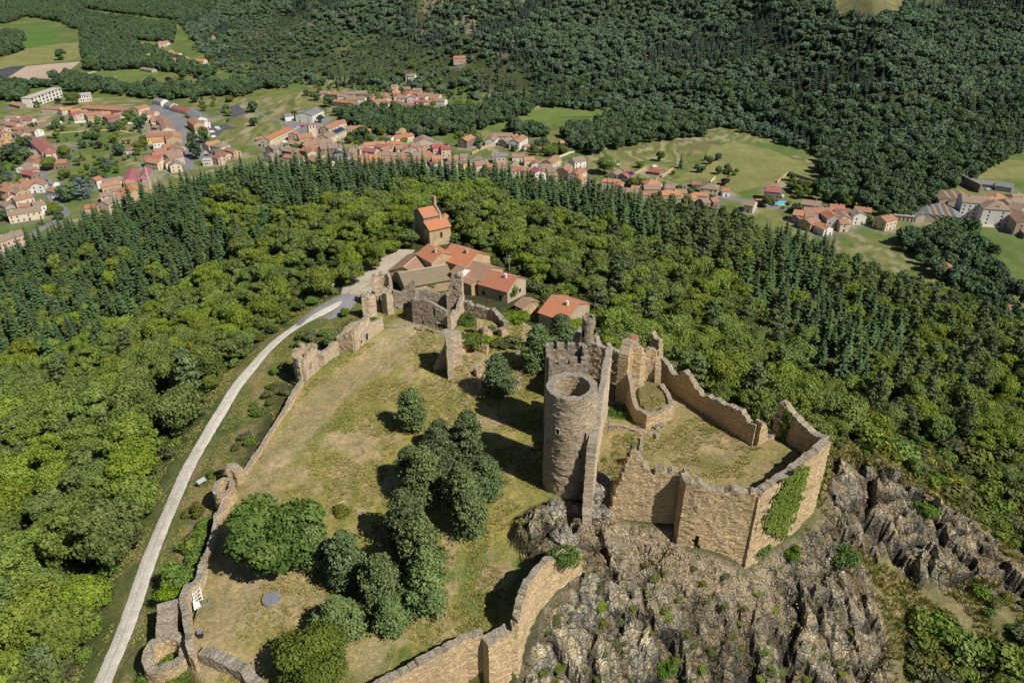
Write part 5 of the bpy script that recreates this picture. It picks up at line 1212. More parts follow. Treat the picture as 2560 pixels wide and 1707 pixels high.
child_keep(mkobj('side_wall', wall_mesh('side_wall', [(Q1[0], Q1[1], 6.2), (Q1[0]+.3, Q1[1]+3, 4.2), (Q1[0]+.6, Q1[1]+6.5, 5.4)], .8, M['stone_grey'], rag=.4, seed=64)), lg)
R1 = H('B', 1216, 715)
wall('ruined_wall', 'tall narrow pale chimney-like stump above the lodging', 'ruin', [(R1[0]-2.4, R1[1]+1.5, 5.2), (R1[0]-1.6, R1[1]+1.3, 5.6), (R1[0]-1.3, R1[1]+1.2, 8.6), (R1[0]+.3, R1[1]+.6, 9.4), (R1[0]+1.4, R1[1]+.2, 8.8)], 1.2, 'stone_light', rag=.35, seed=65)
wall('ruined_wall', 'pale broken vault rib leaning beside the lodging arch', 'ruin', [(*H('B', 1160, 858)[:2], 4.8), (*H('B', 1185, 830)[:2], 3.2), (*H('B', 1215, 790)[:2], 3.0), (*H('B', 1250, 745)[:2], 4.4)], .9, 'stone_light', rag=.6, seed=66)
wall('rampart_wall', 'dark weathered rampart running right behind the lodging', 'wall', [(*T('B', x, y, z), z) for x, y, z in [(1150, 662, 3.2), (1250, 668, 2.8), (1330, 690, 2.6), (1420, 715, 2.4), (1490, 740, 2.4), (1530, 800, 2.0)]], 1.3, 'stone_grey', rag=.6, seed=67)
wall('ruined_wall', 'upright ochre wall stub among the brambles', 'ruin', [(*H('B', 1335, 880)[:2], 3.6), (*H('B', 1358, 876)[:2], 4.0), (*H('B', 1372, 868)[:2], 2.6)], .9, 'stone', rag=.3, seed=68)
wall('ruined_wall', 'low rounded mass of brown masonry right of the ochre stub', 'ruin', [(*H('B', 1375, 905)[:2], 2.4), (*H('B', 1405, 900)[:2], 3.0), (*H('B', 1432, 890)[:2], 2.0)], 1.6, 'stone', rag=.5, seed=69)
wall('ruined_wall', 'small brown masonry lump at the end of the inner ruins', 'ruin', [(*H('B', 1490, 890)[:2], 2.4), (*H('B', 1515, 880)[:2], 2.8), (*H('B', 1540, 875)[:2], 1.8)], 1.4, 'stone', rag=.5, seed=70)
wall('ruined_wall', 'low ochre retaining wall under the creeper in the inner ruins', 'ruin', [(*H('B', 1215, 1030)[:2], 3.2), (*H('B', 1260, 985)[:2], 3.4), (*H('B', 1310, 970)[:2], 2.6), (*H('B', 1410, 1000)[:2], 2.2)], 1.0, 'stone', rag=.6, seed=71)
wall('ruined_wall', 'small ochre wall lump before the middle pine', 'ruin', [(*H('B', 1330, 1150)[:2], 1.8), (*H('B', 1370, 1140)[:2], 2.0)], 1.4, 'stone', rag=.4, seed=72)
wall('ruined_wall', 'high isolated wall end standing alone in the green', 'ruin', [(-13.3, 136.2, 9.3), (-13.8, 139, 9.2), (-14.1, 141.2, 8.9), (-12.6, 142.0, 8.6), (-11.3, 142.4, 8.0)], 1.35, 'stone_light', rag=.35, seed=73)
wall('ruined_wall', 'sloping buttress falling left from the isolated wall', 'ruin', [(-13.6, 141.5, 8.0), (-14.6, 141, 6.0), (-16.0, 140.4, 3.2), (-17.4, 139.8, .8)], 1.0, 'stone_light', rag=.15, seed=74)
for i, pts in enumerate([[(735, 833), (800, 838), (860, 825), (930, 815)], [(935, 840), (980, 858), (1010, 840)], [(1010, 845), (1060, 868), (1110, 872), (1160, 860)], [(790, 700), (830, 712), (870, 706)]]):
    wall('low_wall', ['low footing line curving before the gate', 'low footing hook before the lodging', 'low footing line under the lodging front', 'low footing arc inside the gate'][i], 'wall', [(*H('B', *p)[:2], H('B', *p)[2]+.55) for p in pts], .6, 'stone_grey', rag=.1, seed=80+i, sub=.5)

# ivy on the front wall
def ivy(name, label, line, poly, frame, n, leaf, side=1, off=1.05, mat='ivy', zr=(-8, 9.5), batter=.015, ztop=9.5):
    rg = np.random.default_rng(5); P = np.array(line, float); C = []; N = []
    seg = np.hypot(*(P[1:]-P[:-1]).T); U = np.r_[0, np.cumsum(seg)]
    u = rg.uniform(0, U[-1], n*6); z = rg.uniform(*zr, n*6)
    x = np.interp(u, U, P[:, 0]); y = np.interp(u, U, P[:, 1]); k = np.clip(np.searchsorted(U, u)-1, 0, len(seg)-1)
    d = (P[1:]-P[:-1])[k]/seg[k][:, None]; nn = np.stack([d[:, 1], -d[:, 0]], 1)*side
    o_ = off+(ztop-z)*batter; bump = .35*vn(u*1.2, z*1.2, 4)+rg.uniform(-.05, .22, len(u))
    x = x+nn[:, 0]*(o_+bump); y = y+nn[:, 1]*(o_+bump)
    mx_, my_ = topx(x, y, z); PP = [q(frame, *p) for p in poly]
    s = sdpoly(mx_, my_, PP)+(vn(u*1.7, z*1.7, 6)-.5)*22
    ok = s < 0; x, y, z, nn = x[ok][:n], y[ok][:n], z[ok][:n], nn[ok][:n]
    Nv = np.c_[nn, np.full(len(x), .5)]+rg.normal(0, .5, (len(x), 3))
    V, F = quads_at(np.c_[x, y, z], Nv, leaf, rg)
    tone = np.clip(.25+.5*vn(x*1.1+y, z*1.1, 9)+rg.uniform(-.1, .3, len(x)), 0, 1)
    me = npmesh(name, V, F, False, [('tone', 'FACE', 'FLOAT', tone)], M[mat]); return tag(mkobj(name, me), label, 'climbing plant')
ivy('ivy', 'bright green ivy hanging down the right front wall', [(39.3, 91.1), (41.5, 92.2), (47, 96.3), (50.5, 99.0), (54.6, 102.4)], [(1690, 915), (1740, 960), (1700, 1080), (1640, 1230), (1590, 1330), (1540, 1320), (1475, 1270), (1530, 1150), (1600, 1010)], 'A', 6500, .34)
ivy('creeper', 'dark creeper on the tall stump of the rear wall', [(50.6, 109.0), (48.7, 110.0)], [(1580, 620), (1640, 640), (1620, 700), (1590, 790), (1560, 760), (1565, 680)], 'A', 1200, .34, side=-1, off=.8, mat='deep', zr=(3, 12), batter=0)
# ---------------------------------------------------------------- village
def wallm(name, c, dirt=.35):
    t = NT(name); v = t.coord(); a = t.noise(v, .35, 5, .65); b = t.noise(t.coord((1, 1, .25)), 1.2, 4, .7); c3 = t.noise(v, 3, 4, .7)
    col = t.mix(t.mrange(a, .42, .7, 0, dirt), c, tuple(x*.62 for x in c)); col = t.mix(t.mrange(b, .5, .75, 0, dirt), col, tuple(x*.7*k for x, k in zip(c, (1, .93, .84))))
    return t.out(t.mix(1.0, col, t.ramp(c3, [(.3, (.88, .88, .88)), (.7, (1.06, 1.06, 1.06))]), 'MULTIPLY'))
def roofm(name, c, lich=.4, lc=(.23,.19,.13)):
    t = NT(name); v = t.coord(); w = t.node('ShaderNodeTexWave', _bands_direction='X', Scale=2.2, Distortion=.6, Detail=1.0); t.link(v, w.inputs[0])
    oi = t.n.new('ShaderNodeObjectInfo')
    a = t.noise(v, .5, 5, .7); b = t.noise(v, 3.5, 4, .7)
    col = t.ramp(b, [(.3, tuple(x*.68 for x in c)), (.5, c), (.72, tuple(min(1, x*1.3) for x in c))])
    off = t.math('MULTIPLY', oi.outputs['Random'], .22)
    col = t.mix(t.mrange(t.math('ADD', a, off), .5, .76, 0, lich), col, lc)
    col = t.mix(1.0, col, t.ramp(w.outputs['Fac'], [(0, (.80, .80, .80)), (1, (1.08, 1.08, 1.08))]), 'MULTIPLY')
    t.bump(w.outputs['Fac'], .35, .08)
    return t.out(col)
WC = {'white': (.74,.71,.66), 'cream': (.66,.56,.42), 'pink': (.56,.42,.34), 'yellow': (.72,.50,.22), 'ochre': (.50,.37,.23), 'brown': (.27,.21,.17), 'grey': (.40,.38,.37), 'beige': (.52,.44,.35)}
RC = {'red': (.41,.165,.095), 'orange': (.49,.225,.11), 'brown': (.29,.205,.15), 'maroon': (.36,.09,.085), 'slate': (.20,.20,.215), 'magenta': (.38,.11,.15), 'ochre': (.36,.26,.12), 'russet': (.35,.185,.115)}
for k_, c_ in WC.items(): M['w_'+k_] = wallm(k_+'_render', c_)
for k_, c_ in RC.items(): M['r_'+k_] = roofm(k_+'_tiles', c_, .25 if k_ in ('slate', 'magenta') else .6, (.24,.21,.17) if k_ != 'slate' else (.30,.29,.28))
M['pane'] = plain('window_glass', (.035,.04,.048), (.02,.022,.028), 2, .25)
M['shutter'] = plain('window_shutter', (.30,.24,.20), (.2,.15,.12), 2)
M['solar'] = plain('solar_panel', (.03,.045,.10), (.02,.03,.07), 1, .3)
M['whitemetal'] = plain('white_paint', (.78,.78,.76), (.66,.66,.64), 2, .5)
WIN = MB().box(-.5, -.06, 0, .5, .06, 1).mesh('window', M['pane'])
SHT = MB().box(-.5, -.03, 0, .5, .03, 1).mesh('shutter', M['shutter'])
HLIST = []
HOUSEPOS = []
def house(fr, x1, y1, x2, y2, w, h, wc, rc, zone_='', kind='house', hip=False, rise=.21, windows=True, z0=None, solar=False, over=.35, chim=True, name=None, label=None, big=False):
    w = w*1.2; zz = VZ if z0 is None else z0
    for _ in range(3):
        rz_ = zz+h+w/2*rise*2
        ax, ay = T(fr, x1, y1, rz_); bx, by = T(fr, x2, y2, rz_); cx, cy = (ax+bx)/2, (ay+by)/2
        if z0 is None: zz = gs(cx, cy)
    L_ = math.hypot(bx-ax, by-ay); L_ = min(max(L_*1.08, 6.0), 95); ang = math.atan2(by-ay, bx-ax); HOUSEPOS.append((cx, cy, max(L_, w)/2+1))
    e = empty(name or ('outbuilding' if kind == 'barn' else 'house'), (cx, cy, zz), ang)
    r_ = w/2*rise*2; a, b = L_/2, w/2
    m = MB(); m.add([(-a,-b,-3),(a,-b,-3),(a,b,-3),(-a,b,-3),(-a,-b,h),(a,-b,h),(a,b,h),(-a,b,h)]+([] if hip else [(-a,0,h+r_-.02),(a,0,h+r_-.02)]),
        [(0,1,5,4),(2,3,7,6)]+([(1,2,6,5),(3,0,4,7),(4,5,6,7)] if hip else [(1,2,6,9,5),(3,0,4,8,7)]))
    m.build('wall', M['w_'+wc], e)
    o_ = over; s_ = r_/b; t_ = .22; zz_ = h-o_*s_; hp = min(a*.85, b) if hip else -o_*.6
    top = [(-a-o_,-b-o_,zz_),(a+o_,-b-o_,zz_),(a-hp,0,h+r_),(-a+hp,0,h+r_),(a+o_,b+o_,zz_),(-a-o_,b+o_,zz_)]
    m = MB(); n_ = 6; m.add([(x, y, z+t_) for x, y, z in top]+[(x, y, z+.03) for x, y, z in top],
        [(0,1,2,3),(4,5,3,2),(7,6,9,8),(11,10,8,9),(0,6,7,1),(4,10,11,5)]+([(1,4,2),(5,0,3),(7,8,10),(11,9,6),(1,7,10,4),(5,11,6,0)] if hip else [(1,7,8,2),(2,8,10,4),(0,3,9,6),(3,5,11,9)]))
    ro = m.build('roof', M['r_'+rc], e)
    if chim and L_ > 7:
        for q_ in range(1 if L_ < 16 else 2):
            cxx = (rnd.uniform(.35, .8)*a)*(1 if q_ == 0 else -1); cyy = rnd.choice([-1, 1])*b*.18
            mkobj('chimney', MB().box(cxx-.35, cyy-.3, h, cxx+.35, cyy+.3, h+r_+.9).mesh('chimney', M['w_'+rnd.choice(['ochre', 'grey', 'cream'])]), None, ro)
    if solar: MB().add([(-a*.1,-b*.92,h+r_*.08+t_+.05),(a*.9,-b*.92,h+r_*.08+t_+.05),(a*.9,-b*.12,h+r_*.88+t_+.05),(-a*.1,-b*.12,h+r_*.88+t_+.05)], [(0,1,2,3)]).build('solar_panel', M['solar'], e)
    if windows:
        fl = max(1, int(h/2.75)); k = 0
        for side in range(4):
            na = ang+(-math.pi/2, 0, math.pi/2, math.pi)[side]
            if math.sin(na)*cy+math.cos(na)*cx > -.15*math.hypot(cx, cy): continue      # faces away from the viewpoint side of the valley
            ln = L_ if side in (0, 2) else w; nn_ = max(1, int((ln-1)/(3.0 if not big else 3.4)))
            if side in (1, 3) and nn_ > 2: nn_ = 2
            for f_ in range(fl):
                for i in range(nn_):
                    if rnd.random() < .14 and not big or k > 40: continue
                    u = (i+.5)/nn_*ln-ln/2; z = f_*2.75+.9+(.1 if f_ else -.1); hh = 1.35; ww = .95
                    if f_ == 0 and i == nn_//2: z = .05; hh = 2.1; ww = 1.1
                    if z+hh > h-.1: continue
                    wn = bpy.data.objects.new('door' if z < .1 else 'window', WIN); COL.objects.link(wn); wn.parent = e; k += 1
                    if side == 0: wn.location = (u, -b-.01, z)
                    elif side == 2: wn.location = (u, b+.01, z)
                    elif side == 1: wn.location = (a+.01, u, z); wn.rotation_euler = (0, 0, math.pi/2)
                    else: wn.location = (-a-.01, u, z); wn.rotation_euler = (0, 0, math.pi/2)
                    wn.scale = (ww, 1, hh)
    px_, py_ = topx(cx, cy, zz+h)
    if label: e['label'] = label; e['category'] = kind
    HLIST.append([e, px_, py_, wc, rc, zone_, kind, L_, hip, label])
    return e
HS = '''
LW a 250 580 440 622 8 3 brown orange barn|a 870 663 1180 680 9 5 cream russet|a 1700 648 2510 700 10 5 brown red|a 1760 768 1870 790 8 3.5 cream brown|a 1990 758 2040 792 6 4 yellow brown|c 20 430 200 392 8 3 white red
LW a 470 905 640 905 8 4 white maroon|a 700 975 870 945 5 2.5 brown orange barn|a 270 1072 440 1092 7 3 white red|a 270 1172 350 1200 6 3 white brown|a 420 1205 600 1262 9 5 brown maroon|a 720 1290 940 1490 11 6 grey maroon barn|b 880 212 1270 160 8 6 cream maroon|b 860 402 1290 378 9 5 brown red
LW a -60 1290 110 1288 8 6 yellow orange|a -40 1430 230 1380 6 3 white red|b 450 520 620 520 9 5 cream brown hip|b 652 540 690 590 5 4 cream red|b 430 748 530 770 6 2.5 cream brown|b 700 850 772 780 8 6 white red|b 975 800 1080 820 5 2.5 white slate barn|b 1000 915 1250 962 8 4 white russet
LS b 150 1390 760 1290 9 6 cream brown|b 390 1252 580 1240 6 6 beige russet|b 630 1222 830 1180 9 7 white brown|b -60 1350 110 1400 8 4 pink red|b 80 1200 180 1260 6 3 grey brown barn|e -100 892 370 742 9 7 pink brown|e 1080 665 1270 742 9 3 cream russet|e 1680 250 1920 238 7 4 pink red barn|e 2000 180 2270 62 9 7 pink brown|d 680 652 830 640 8 7 white red
LS d 240 350 370 312 8 7 white red|d 450 380 820 322 8 5 white brown|d 600 562 770 540 6 5 beige brown|d 1015 172 950 358 8 6 grey magenta barn|d 1080 370 1290 322 6 5 grey magenta barn|d 1310 152 1240 290 6 5 grey magenta barn|d 870 402 1060 390 7 6 ochre orange|d 1010 445 1290 432 8 7 ochre brown|d 990 480 1060 580 13 8 ochre orange barn
MS c 440 300 640 246 9 7 cream red|c 640 362 850 370 9 6 cream red|c 680 405 722 440 9 6 cream brown|c 860 116 1010 142 9 5 white slate|c 1090 196 1200 222 9 5 white slate|c 1230 252 1530 330 9 4 white maroon|c 1545 345 1735 480 10 5 white slate|c 1560 502 1690 590 9 8 ochre red|c 1640 690 1860 680 9 8 cream orange hip|c 1760 552 1830 570 8 6 white slate
MS c 930 462 1100 640 9 7 brown red|c 1060 622 1082 690 10 7 cream brown|c 820 642 940 660 7 4 brown red barn|c 700 762 940 750 6 4 cream brown|c 680 832 1060 800 8 7 yellow maroon|c 1170 775 1195 860 12 8 ochre orange|c 1000 1032 1150 1010 7 4 white red|c 800 1190 1320 1112 8 6 white red|c 1060 1222 1310 1170 12 7 pink brown|c 740 1292 960 1330 9 6 cream orange
MS c 1110 1292 1150 1350 8 6 white russet|c 1210 1332 1235 1395 8 6 cream brown|c 300 1080 430 1080 8 4 white maroon hip|c 490 546 590 540 5 3 pink maroon|c 2000 980 2200 1010 10 8 cream brown hip|c 2100 1072 2115 1130 8 5 brown brown|c 2210 1180 2280 1200 7 4 pink red|c 240 905 275 920 4 2.5 white orange
VC f 260 652 690 452 9 7 cream red|f 1250 392 1360 390 8 7 pink brown|f 1420 440 1620 362 9 6 cream red|f 1620 332 1810 310 9 5 cream red|f 1400 600 1740 452 10 6 cream brown solar|f 1870 440 2160 420 9 6 cream red|f 2210 490 2320 490 7 4 brown orange|f 1150 720 1540 680 10 6 cream brown|f 780 722 960 742 8 6 brown orange
VC f 980 790 1120 750 8 6 brown russet|f 1350 790 1650 772 11 9 brown brown|f 660 832 840 860 10 7 brown brown barn|f 850 862 940 882 8 6 brown orange|f 1120 862 1180 920 8 7 cream russet|f 1180 1002 1390 1100 9 5 brown orange|f 1620 990 1870 952 9 8 white slate|f 1880 930 1960 842 8 6 ochre brown|f 2040 840 2210 790 8 5 cream brown|f 1990 1080 2230 962 7 5 brown red|f 770 560 850 520 7 7 pink red|f 110 655 170 650 4 2.5 brown orange barn
VC f 330 830 420 800 9 6 grey brown|f 300 990 380 960 8 5 grey russet|f 1340 1180 1400 1190 8 4 brown orange|g 740 232 900 242 14 5 ochre ochre barn hip|g 660 390 1000 332 8 5 cream red|g 560 382 650 402 9 5 white brown|g 1225 370 1255 445 16 8 beige brown|g 1150 562 1320 556 6 5 white brown|g 1410 562 1590 546 9 10 pink maroon|g 1590 586 1760 580 9 10 cream maroon|g 2010 440 2160 366 9 7 brown orange|g 90 522 460 496 8 5 cream orange
VC g 20 572 100 560 8 5 cream russet|g 400 642 540 582 9 5 white red|g 590 552 660 560 8 6 cream red|g 700 582 820 572 9 6 cream red|g 900 592 932 635 8 6 pink red|g 610 722 860 710 8 5 white brown|g 1010 722 1250 690 9 5 cream brown|g 1270 692 1400 680 8 5 brown red|g 1410 782 1600 770 9 6 cream orange|g 770 792 890 790 7 4 cream red|g 180 762 400 750 9 5 cream orange|g 10 822 110 752 8 5 brown red|g 380 852 540 880 8 5 brown red
VC g 1700 832 1880 762 9 5 brown russet|g 1970 742 2130 740 9 6 white brown|g 2010 852 2110 900 8 6 yellow brown|g 910 650 990 655 7 5 beige brown|g 1480 500 1580 505 8 3 grey slate barn|h 50 822 290 790 9 5 cream russet
VE h 350 370 420 302 8 5 white brown|h 400 262 780 256 8 6 pink russet|h 600 380 740 330 9 5 grey brown|h 830 390 990 292 9 7 white russet|h 770 300 880 282 7 5 brown red|h 1040 482 1110 482 5 2.5 white orange barn|h 1280 530 1380 530 6 2.5 brown maroon barn|h 1055 258 1125 258 4 3 white slate barn|h 1720 412 1830 402 6 2.5 brown orange barn|h 420 652 640 650 8 7 cream slate|h 800 662 990 662 8 4 white russet|h 1020 732 1210 722 8 5 cream orange
VE h 800 800 880 802 12 6 cream ochre hip|h 1480 790 1640 692 9 6 cream russet|h 1330 870 1560 862 9 5 white brown|h 1780 942 1860 902 9 7 pink red|h 2000 1030 2130 932 9 6 white red|h 1960 742 2170 712 10 6 white brown|h 420 832 620 830 8 4 cream russet|i 310 302 390 256 8 6 white brown|i 450 322 560 272 9 6 grey maroon solar|i 780 422 990 402 9 5 white orange hip|i 770 482 990 482 9 6 pink brown|i 1080 470 1210 472 9 5 white brown|i 1230 545 1380 545 8 4 cream brown
VE i 1430 612 1500 602 9 5 pink orange hip|i 1620 456 1860 480 10 6 cream brown hip|i 1920 530 2010 530 7 4 white red|i 1470 436 1600 440 6 2.5 brown maroon barn|i 1610 690 1700 680 8 4 brown brown|i 1740 680 1820 665 8 4 brown red|i 590 490 720 502 7 4 brown orange|i 1500 590 1690 605 6 3 cream orange barn|i 860 240 1010 262 7 2.5 brown maroon barn
VR j 330 216 530 232 9 8 brown maroon|j 50 410 170 432 9 6 cream brown|j 180 396 300 402 6 3 brown orange|j 870 402 1130 432 9 6 white brown|j 1270 470 1470 482 8 4 brown red|j 1090 520 1320 530 9 5 brown red|j 750 550 890 572 9 6 grey orange|j 770 642 860 620 7 4 grey maroon|j 910 592 1130 612 9 5 brown russet|j 1240 562 1340 640 9 8 grey red|j 1400 692 1520 692 8 6 cream russet
VR j 1640 540 1720 602 8 7 white brown|j 1640 502 1870 530 8 5 pink red|j 2020 660 2170 622 9 7 cream russet|j 1120 740 1250 802 7 5 white orange|j 1480 560 1590 570 6 3 beige orange barn|j 420 175 480 180 5 3 brown red barn
HM k 130 282 240 286 8 5 cream russet|k 450 282 640 292 9 5 pink brown|k 340 402 630 430 8 5 brown red|k 650 277 800 277 10 9 brown brown|k 890 322 1010 312 9 5 cream russet|k 870 456 950 450 9 5 white russet|k 1170 190 1250 190 8 5 white red|k 1160 246 1240 250 7 3 white red|k 1400 136 1520 140 8 5 white brown|k 1340 222 1440 222 9 4 brown russet|k 1260 346 1400 350 9 6 white russet
HM k 1560 312 1740 312 8 4 cream red|k 1620 346 1690 356 8 4 white brown|k 1530 416 1690 410 8 4 cream maroon|k 1800 386 1960 396 9 5 white brown|k 1490 240 1600 242 8 5 beige brown|k 2100 100 2260 100 9 5 pink red|k 1390 465 1470 450 7 3 brown maroon|k 500 345 620 350 8 5 white brown|k 1740 320 1880 330 8 4 cream brown
FN l 1570 536 1620 536 9 8 pink russet|l 1600 582 1700 562 10 4 cream red|l 1810 542 1880 546 9 4 cream orange|l 1820 625 1930 630 10 6 yellow red|l 1440 492 1500 497 9 4 white red|l 1450 386 1540 376 9 4 white red|l 1390 236 1440 241 10 5 cream brown|l 1440 302 1500 312 9 5 white brown|l 910 190 970 196 9 4 cream orange|l 1950 330 1985 330 8 4 white red|l 1220 210 1300 216 10 4 white slate|l 780 175 840 182 9 4 white slate|l 1350 480 1420 478 8 4 cream brown|l 1310 618 1410 632 8 3 grey brown barn
FC m 1150 522 1650 560 13 12.5 white brown big|m 1715 565 1860 715 15 12 white brown hip big|m 1740 442 1890 520 18 6 beige orange hip|m 1990 620 2300 562 13 7 cream brown|m 2150 662 2400 735 12 8 beige brown|m 2290 832 2460 1010 12 9 pink russet|m 1160 192 1750 262 8 3 grey slate barn|m 1850 262 2150 312 9 4 grey slate barn|m 330 850 400 905 9 4 beige slate barn|m 425 705 505 895 9 4.5 beige slate barn|m 535 715 625 905 9 4.5 beige brown barn|m 655 700 750 910 9 4.5 beige slate barn
FC m 780 705 880 925 9 4.5 beige brown barn|m 905 745 1010 945 9 4.5 beige slate barn|m 745 432 860 580 9 4.5 beige brown barn|m 905 432 1040 610 9 4.5 beige brown barn|m 1070 440 1120 500 8 4.5 beige russet barn|m 2110 520 2300 500 10 5 beige brown|m 1560 600 1700 640 10 5 beige brown
'''
for ln in HS.strip().split('\n'):
    zn, rest_ = ln.split(' ', 1)
    for ent in rest_.split('|'):
        p_ = ent.split(); fl_ = p_[9:]
        house(p_[0], *map(float, p_[1:7]), p_[7], p_[8], zn, kind='barn' if 'barn' in fl_ else 'house', hip='hip' in fl_, solar='solar' in fl_, windows='barn' not in fl_, big='big' in fl_, chim='barn' not in fl_)
# houses that close the gaps of the dense rows
FILL = [('VC', 'f', [(620,760),(1050,700),(1300,640),(1900,900),(1900,1120),(1500,1160),(1000,1080),(600,960)], 16), ('VC', 'g', [(0,560),(500,480),(1000,520),(1650,640),(1900,760),(2100,900),(1700,900),(1000,860),(0,920)], 22), ('MS', 'c', [(880,440),(1180,640),(1320,900),(1330,1300),(1000,1400),(700,1350),(900,1000),(700,800)], 12),
        ('LS', 'd', [(420,420),(1050,430),(1150,640),(850,700),(500,640)], 7), ('LW', 'a', [(1200,700),(2352,780),(2352,860),(1300,840)], 9), ('LW', 'a', [(0,850),(420,860),(480,1060),(900,1080),(600,1180),(0,1200)], 9), ('LW', 'b', [(300,700),(700,720),(560,1100),(0,1150),(0,900)], 7), ('FN', 'l', [(720,170),(1500,200),(1560,400),(1900,560),(1650,620),(1350,500),(1200,260)], 12), ('LW', 'b', [(620,120),(760,420),(560,700),(420,560),(560,260)], 5), ('VE', 'h', [(20,820),(1300,800),(1900,900),(2300,980),(2200,1120),(1500,1000),(300,920)], 9), ('VE', 'i', [(200,380),(700,470),(1200,560),(1850,620),(1850,700),(1200,640),(500,520)], 6), ('VR', 'j', [(900,460),(1400,520),(1750,560),(1600,760),(1200,760),(820,620)], 7), ('HM', 'k', [(350,300),(1000,330),(1300,260),(1900,330),(1700,440),(1300,440),(900,420),(400,420)], 16), ('MS', 'c', [(1900,960),(2352,1000),(2352,1180),(2100,1260),(1950,1150)], 4)]
for zn_, fr, poly, cnt in FILL:
    PP = [q(fr, *p) for p in poly]; xs_ = [p[0] for p in PP]; ys_ = [p[1] for p in PP]; c_ = 0
    for tries in range(cnt*60):
        if c_ >= cnt: break
        sx_, sy_ = rnd.uniform(min(xs_), max(xs_)), rnd.uniform(min(ys_), max(ys_))
        if sdpoly(np.array([sx_]), np.array([sy_]), PP)[0] > 0: continue
        x, y = at(sx_, sy_, VZ+7); hp = np.array(HOUSEPOS); dd = np.hypot(hp[:, 0]-x, hp[:, 1]-y); k_ = int(np.argmin(dd))
        if dd[k_] < 7+hp[k_, 2]*.55 or dd[k_] > 45: continue
        an = HLIST[min(k_, len(HLIST)-1)][0].rotation_euler[2]+rnd.choice([0, 0, math.pi/2])+rnd.uniform(-.12, .12); ln = rnd.uniform(4, 7.5); c_ += 1
        p1 = topx(x-math.cos(an)*ln, y-math.sin(an)*ln, VZ+7); p2 = topx(x+math.cos(an)*ln, y+math.sin(an)*ln, VZ+7)
        house('S', p1[0], p1[1], p2[0], p2[1], rnd.uniform(6.5, 9), rnd.choice([3.5, 5, 5.6, 6, 7]), rnd.choice(['white', 'cream', 'cream', 'pink', 'beige', 'ochre', 'brown', 'white']), rnd.choice(['red', 'red', 'orange', 'brown', 'brown', 'russet', 'maroon']), zn_)
ZN = {'LW': 'near the left edge of the valley', 'LS': 'above the fir wood at the left', 'MS': 'along the curving main street', 'VC': 'in the village centre', 'VE': 'in the eastern village row', 'VR': 'in the last cluster before the factory', 'HM': 'in the hamlet below the wooded slope', 'FN': 'by the far road beyond the football pitch', 'FC': 'at the factory by the right edge'}
WN = {'white': 'white', 'cream': 'cream', 'pink': 'pinkish', 'yellow': 'yellow', 'ochre': 'ochre', 'brown': 'brown stone', 'grey': 'grey', 'beige': 'beige'}
keys = {}
for h in HLIST:
    e, px_, py_, wc, rc, zn, kind_, L_, hip, lb = h
    if lb: e['label'] = lb; e['category'] = kind_; continue
    sz = 'long' if L_ > 26 else ('small' if L_ < 8.5 else '')
    k_ = f"{sz+' ' if sz else ''}{WN[wc]} {'outbuilding' if kind_ == 'barn' else 'house'} with {'hipped ' if hip else ''}{rc} roof {ZN[zn]}"
    keys.setdefault(k_, []).append(h)
ORD = ['leftmost', 'second from left', 'third from left', 'fourth from left', 'fifth from left', 'sixth from left', 'seventh from left', 'eighth from left', 'ninth from left', 'tenth from left']
for k_, hs_ in keys.items():
    hs_.sort(key=lambda h: h[1])
    for i, h in enumerate(hs_):
        h[0]['label'] = k_ if len(hs_) == 1 else k_+', '+(ORD[i] if i < len(ORD)-1 else 'further right')+(' of them' if i == 0 else '')
        h[0]['category'] = 'outbuilding' if h[6] == 'barn' else 'house'
        h[0]['group'] = ('outbuildings ' if h[6] == 'barn' else 'houses ')+ZN[h[5]]
# church
def tower_box(fr, x, y, z, w, h, wc, rc, label, rise=1.4, name='church_tower'):
    cx, cy = T(fr, x, y, VZ+h); e = empty(name, (cx, cy, VZ), .45); b = w/2
    MB().box(-b, -b, -2, b, b, h).build('wall', M['w_'+wc], e)
    o_ = .4; MB().add([(-b-o_,-b-o_,h),(b+o_,-b-o_,h),(b+o_,b+o_,h),(-b-o_,b+o_,h),(0,0,h+rise)], [(0,1,4),(1,2,4),(2,3,4),(3,0,4),(3,2,1,0)]).build('roof', M['r_'+rc], e)
    for s_ in (-.22, .22):
        for rot in (0, math.pi/2*3):
            wn = bpy.data.objects.new('belfry_opening', WIN); COL.objects.link(wn); wn.parent = e; wn.scale = (.9, 1, 2.4)
            if rot == 0: wn.location = (s_*w, -b-.02, h-3.2)
            else: wn.location = (-b-.02, s_*w, h-3.2); wn.rotation_euler = (0, 0, math.pi/2)
    return tag(e, label, 'church tower')
ch = house('f', 895, 590, 1150, 562, 12, 7.5, 'ochre', 'red', '', name='church', label='ochre church nave with red tiled roof beside its square bell tower', chim=False); ch['category'] = 'church'
tower_box('f', 1155, 400, 0, 7, 17, 'cream', 'red', 'square cream church bell tower with a low red pyramid roof')
# white hall
for args, lb in [(('f', 620, 202, 780, 184, 11, 5, 'white', 'slate'), 'low white annexe with flat slate roof left of the white hall'), (('f', 1010, 175, 1230, 80, 17, 7.5, 'white', 'slate'), 'large white hall with big grey slate roof beside the village green'), (('f', 870, 160, 985, 128, 9, 6, 'white', 'slate'), 'white middle wing joining the two parts of the white hall')]:
    e_ = house(*args, '', name='village_hall', label=lb, rise=.12, chim=False); e_['category'] = 'hall'
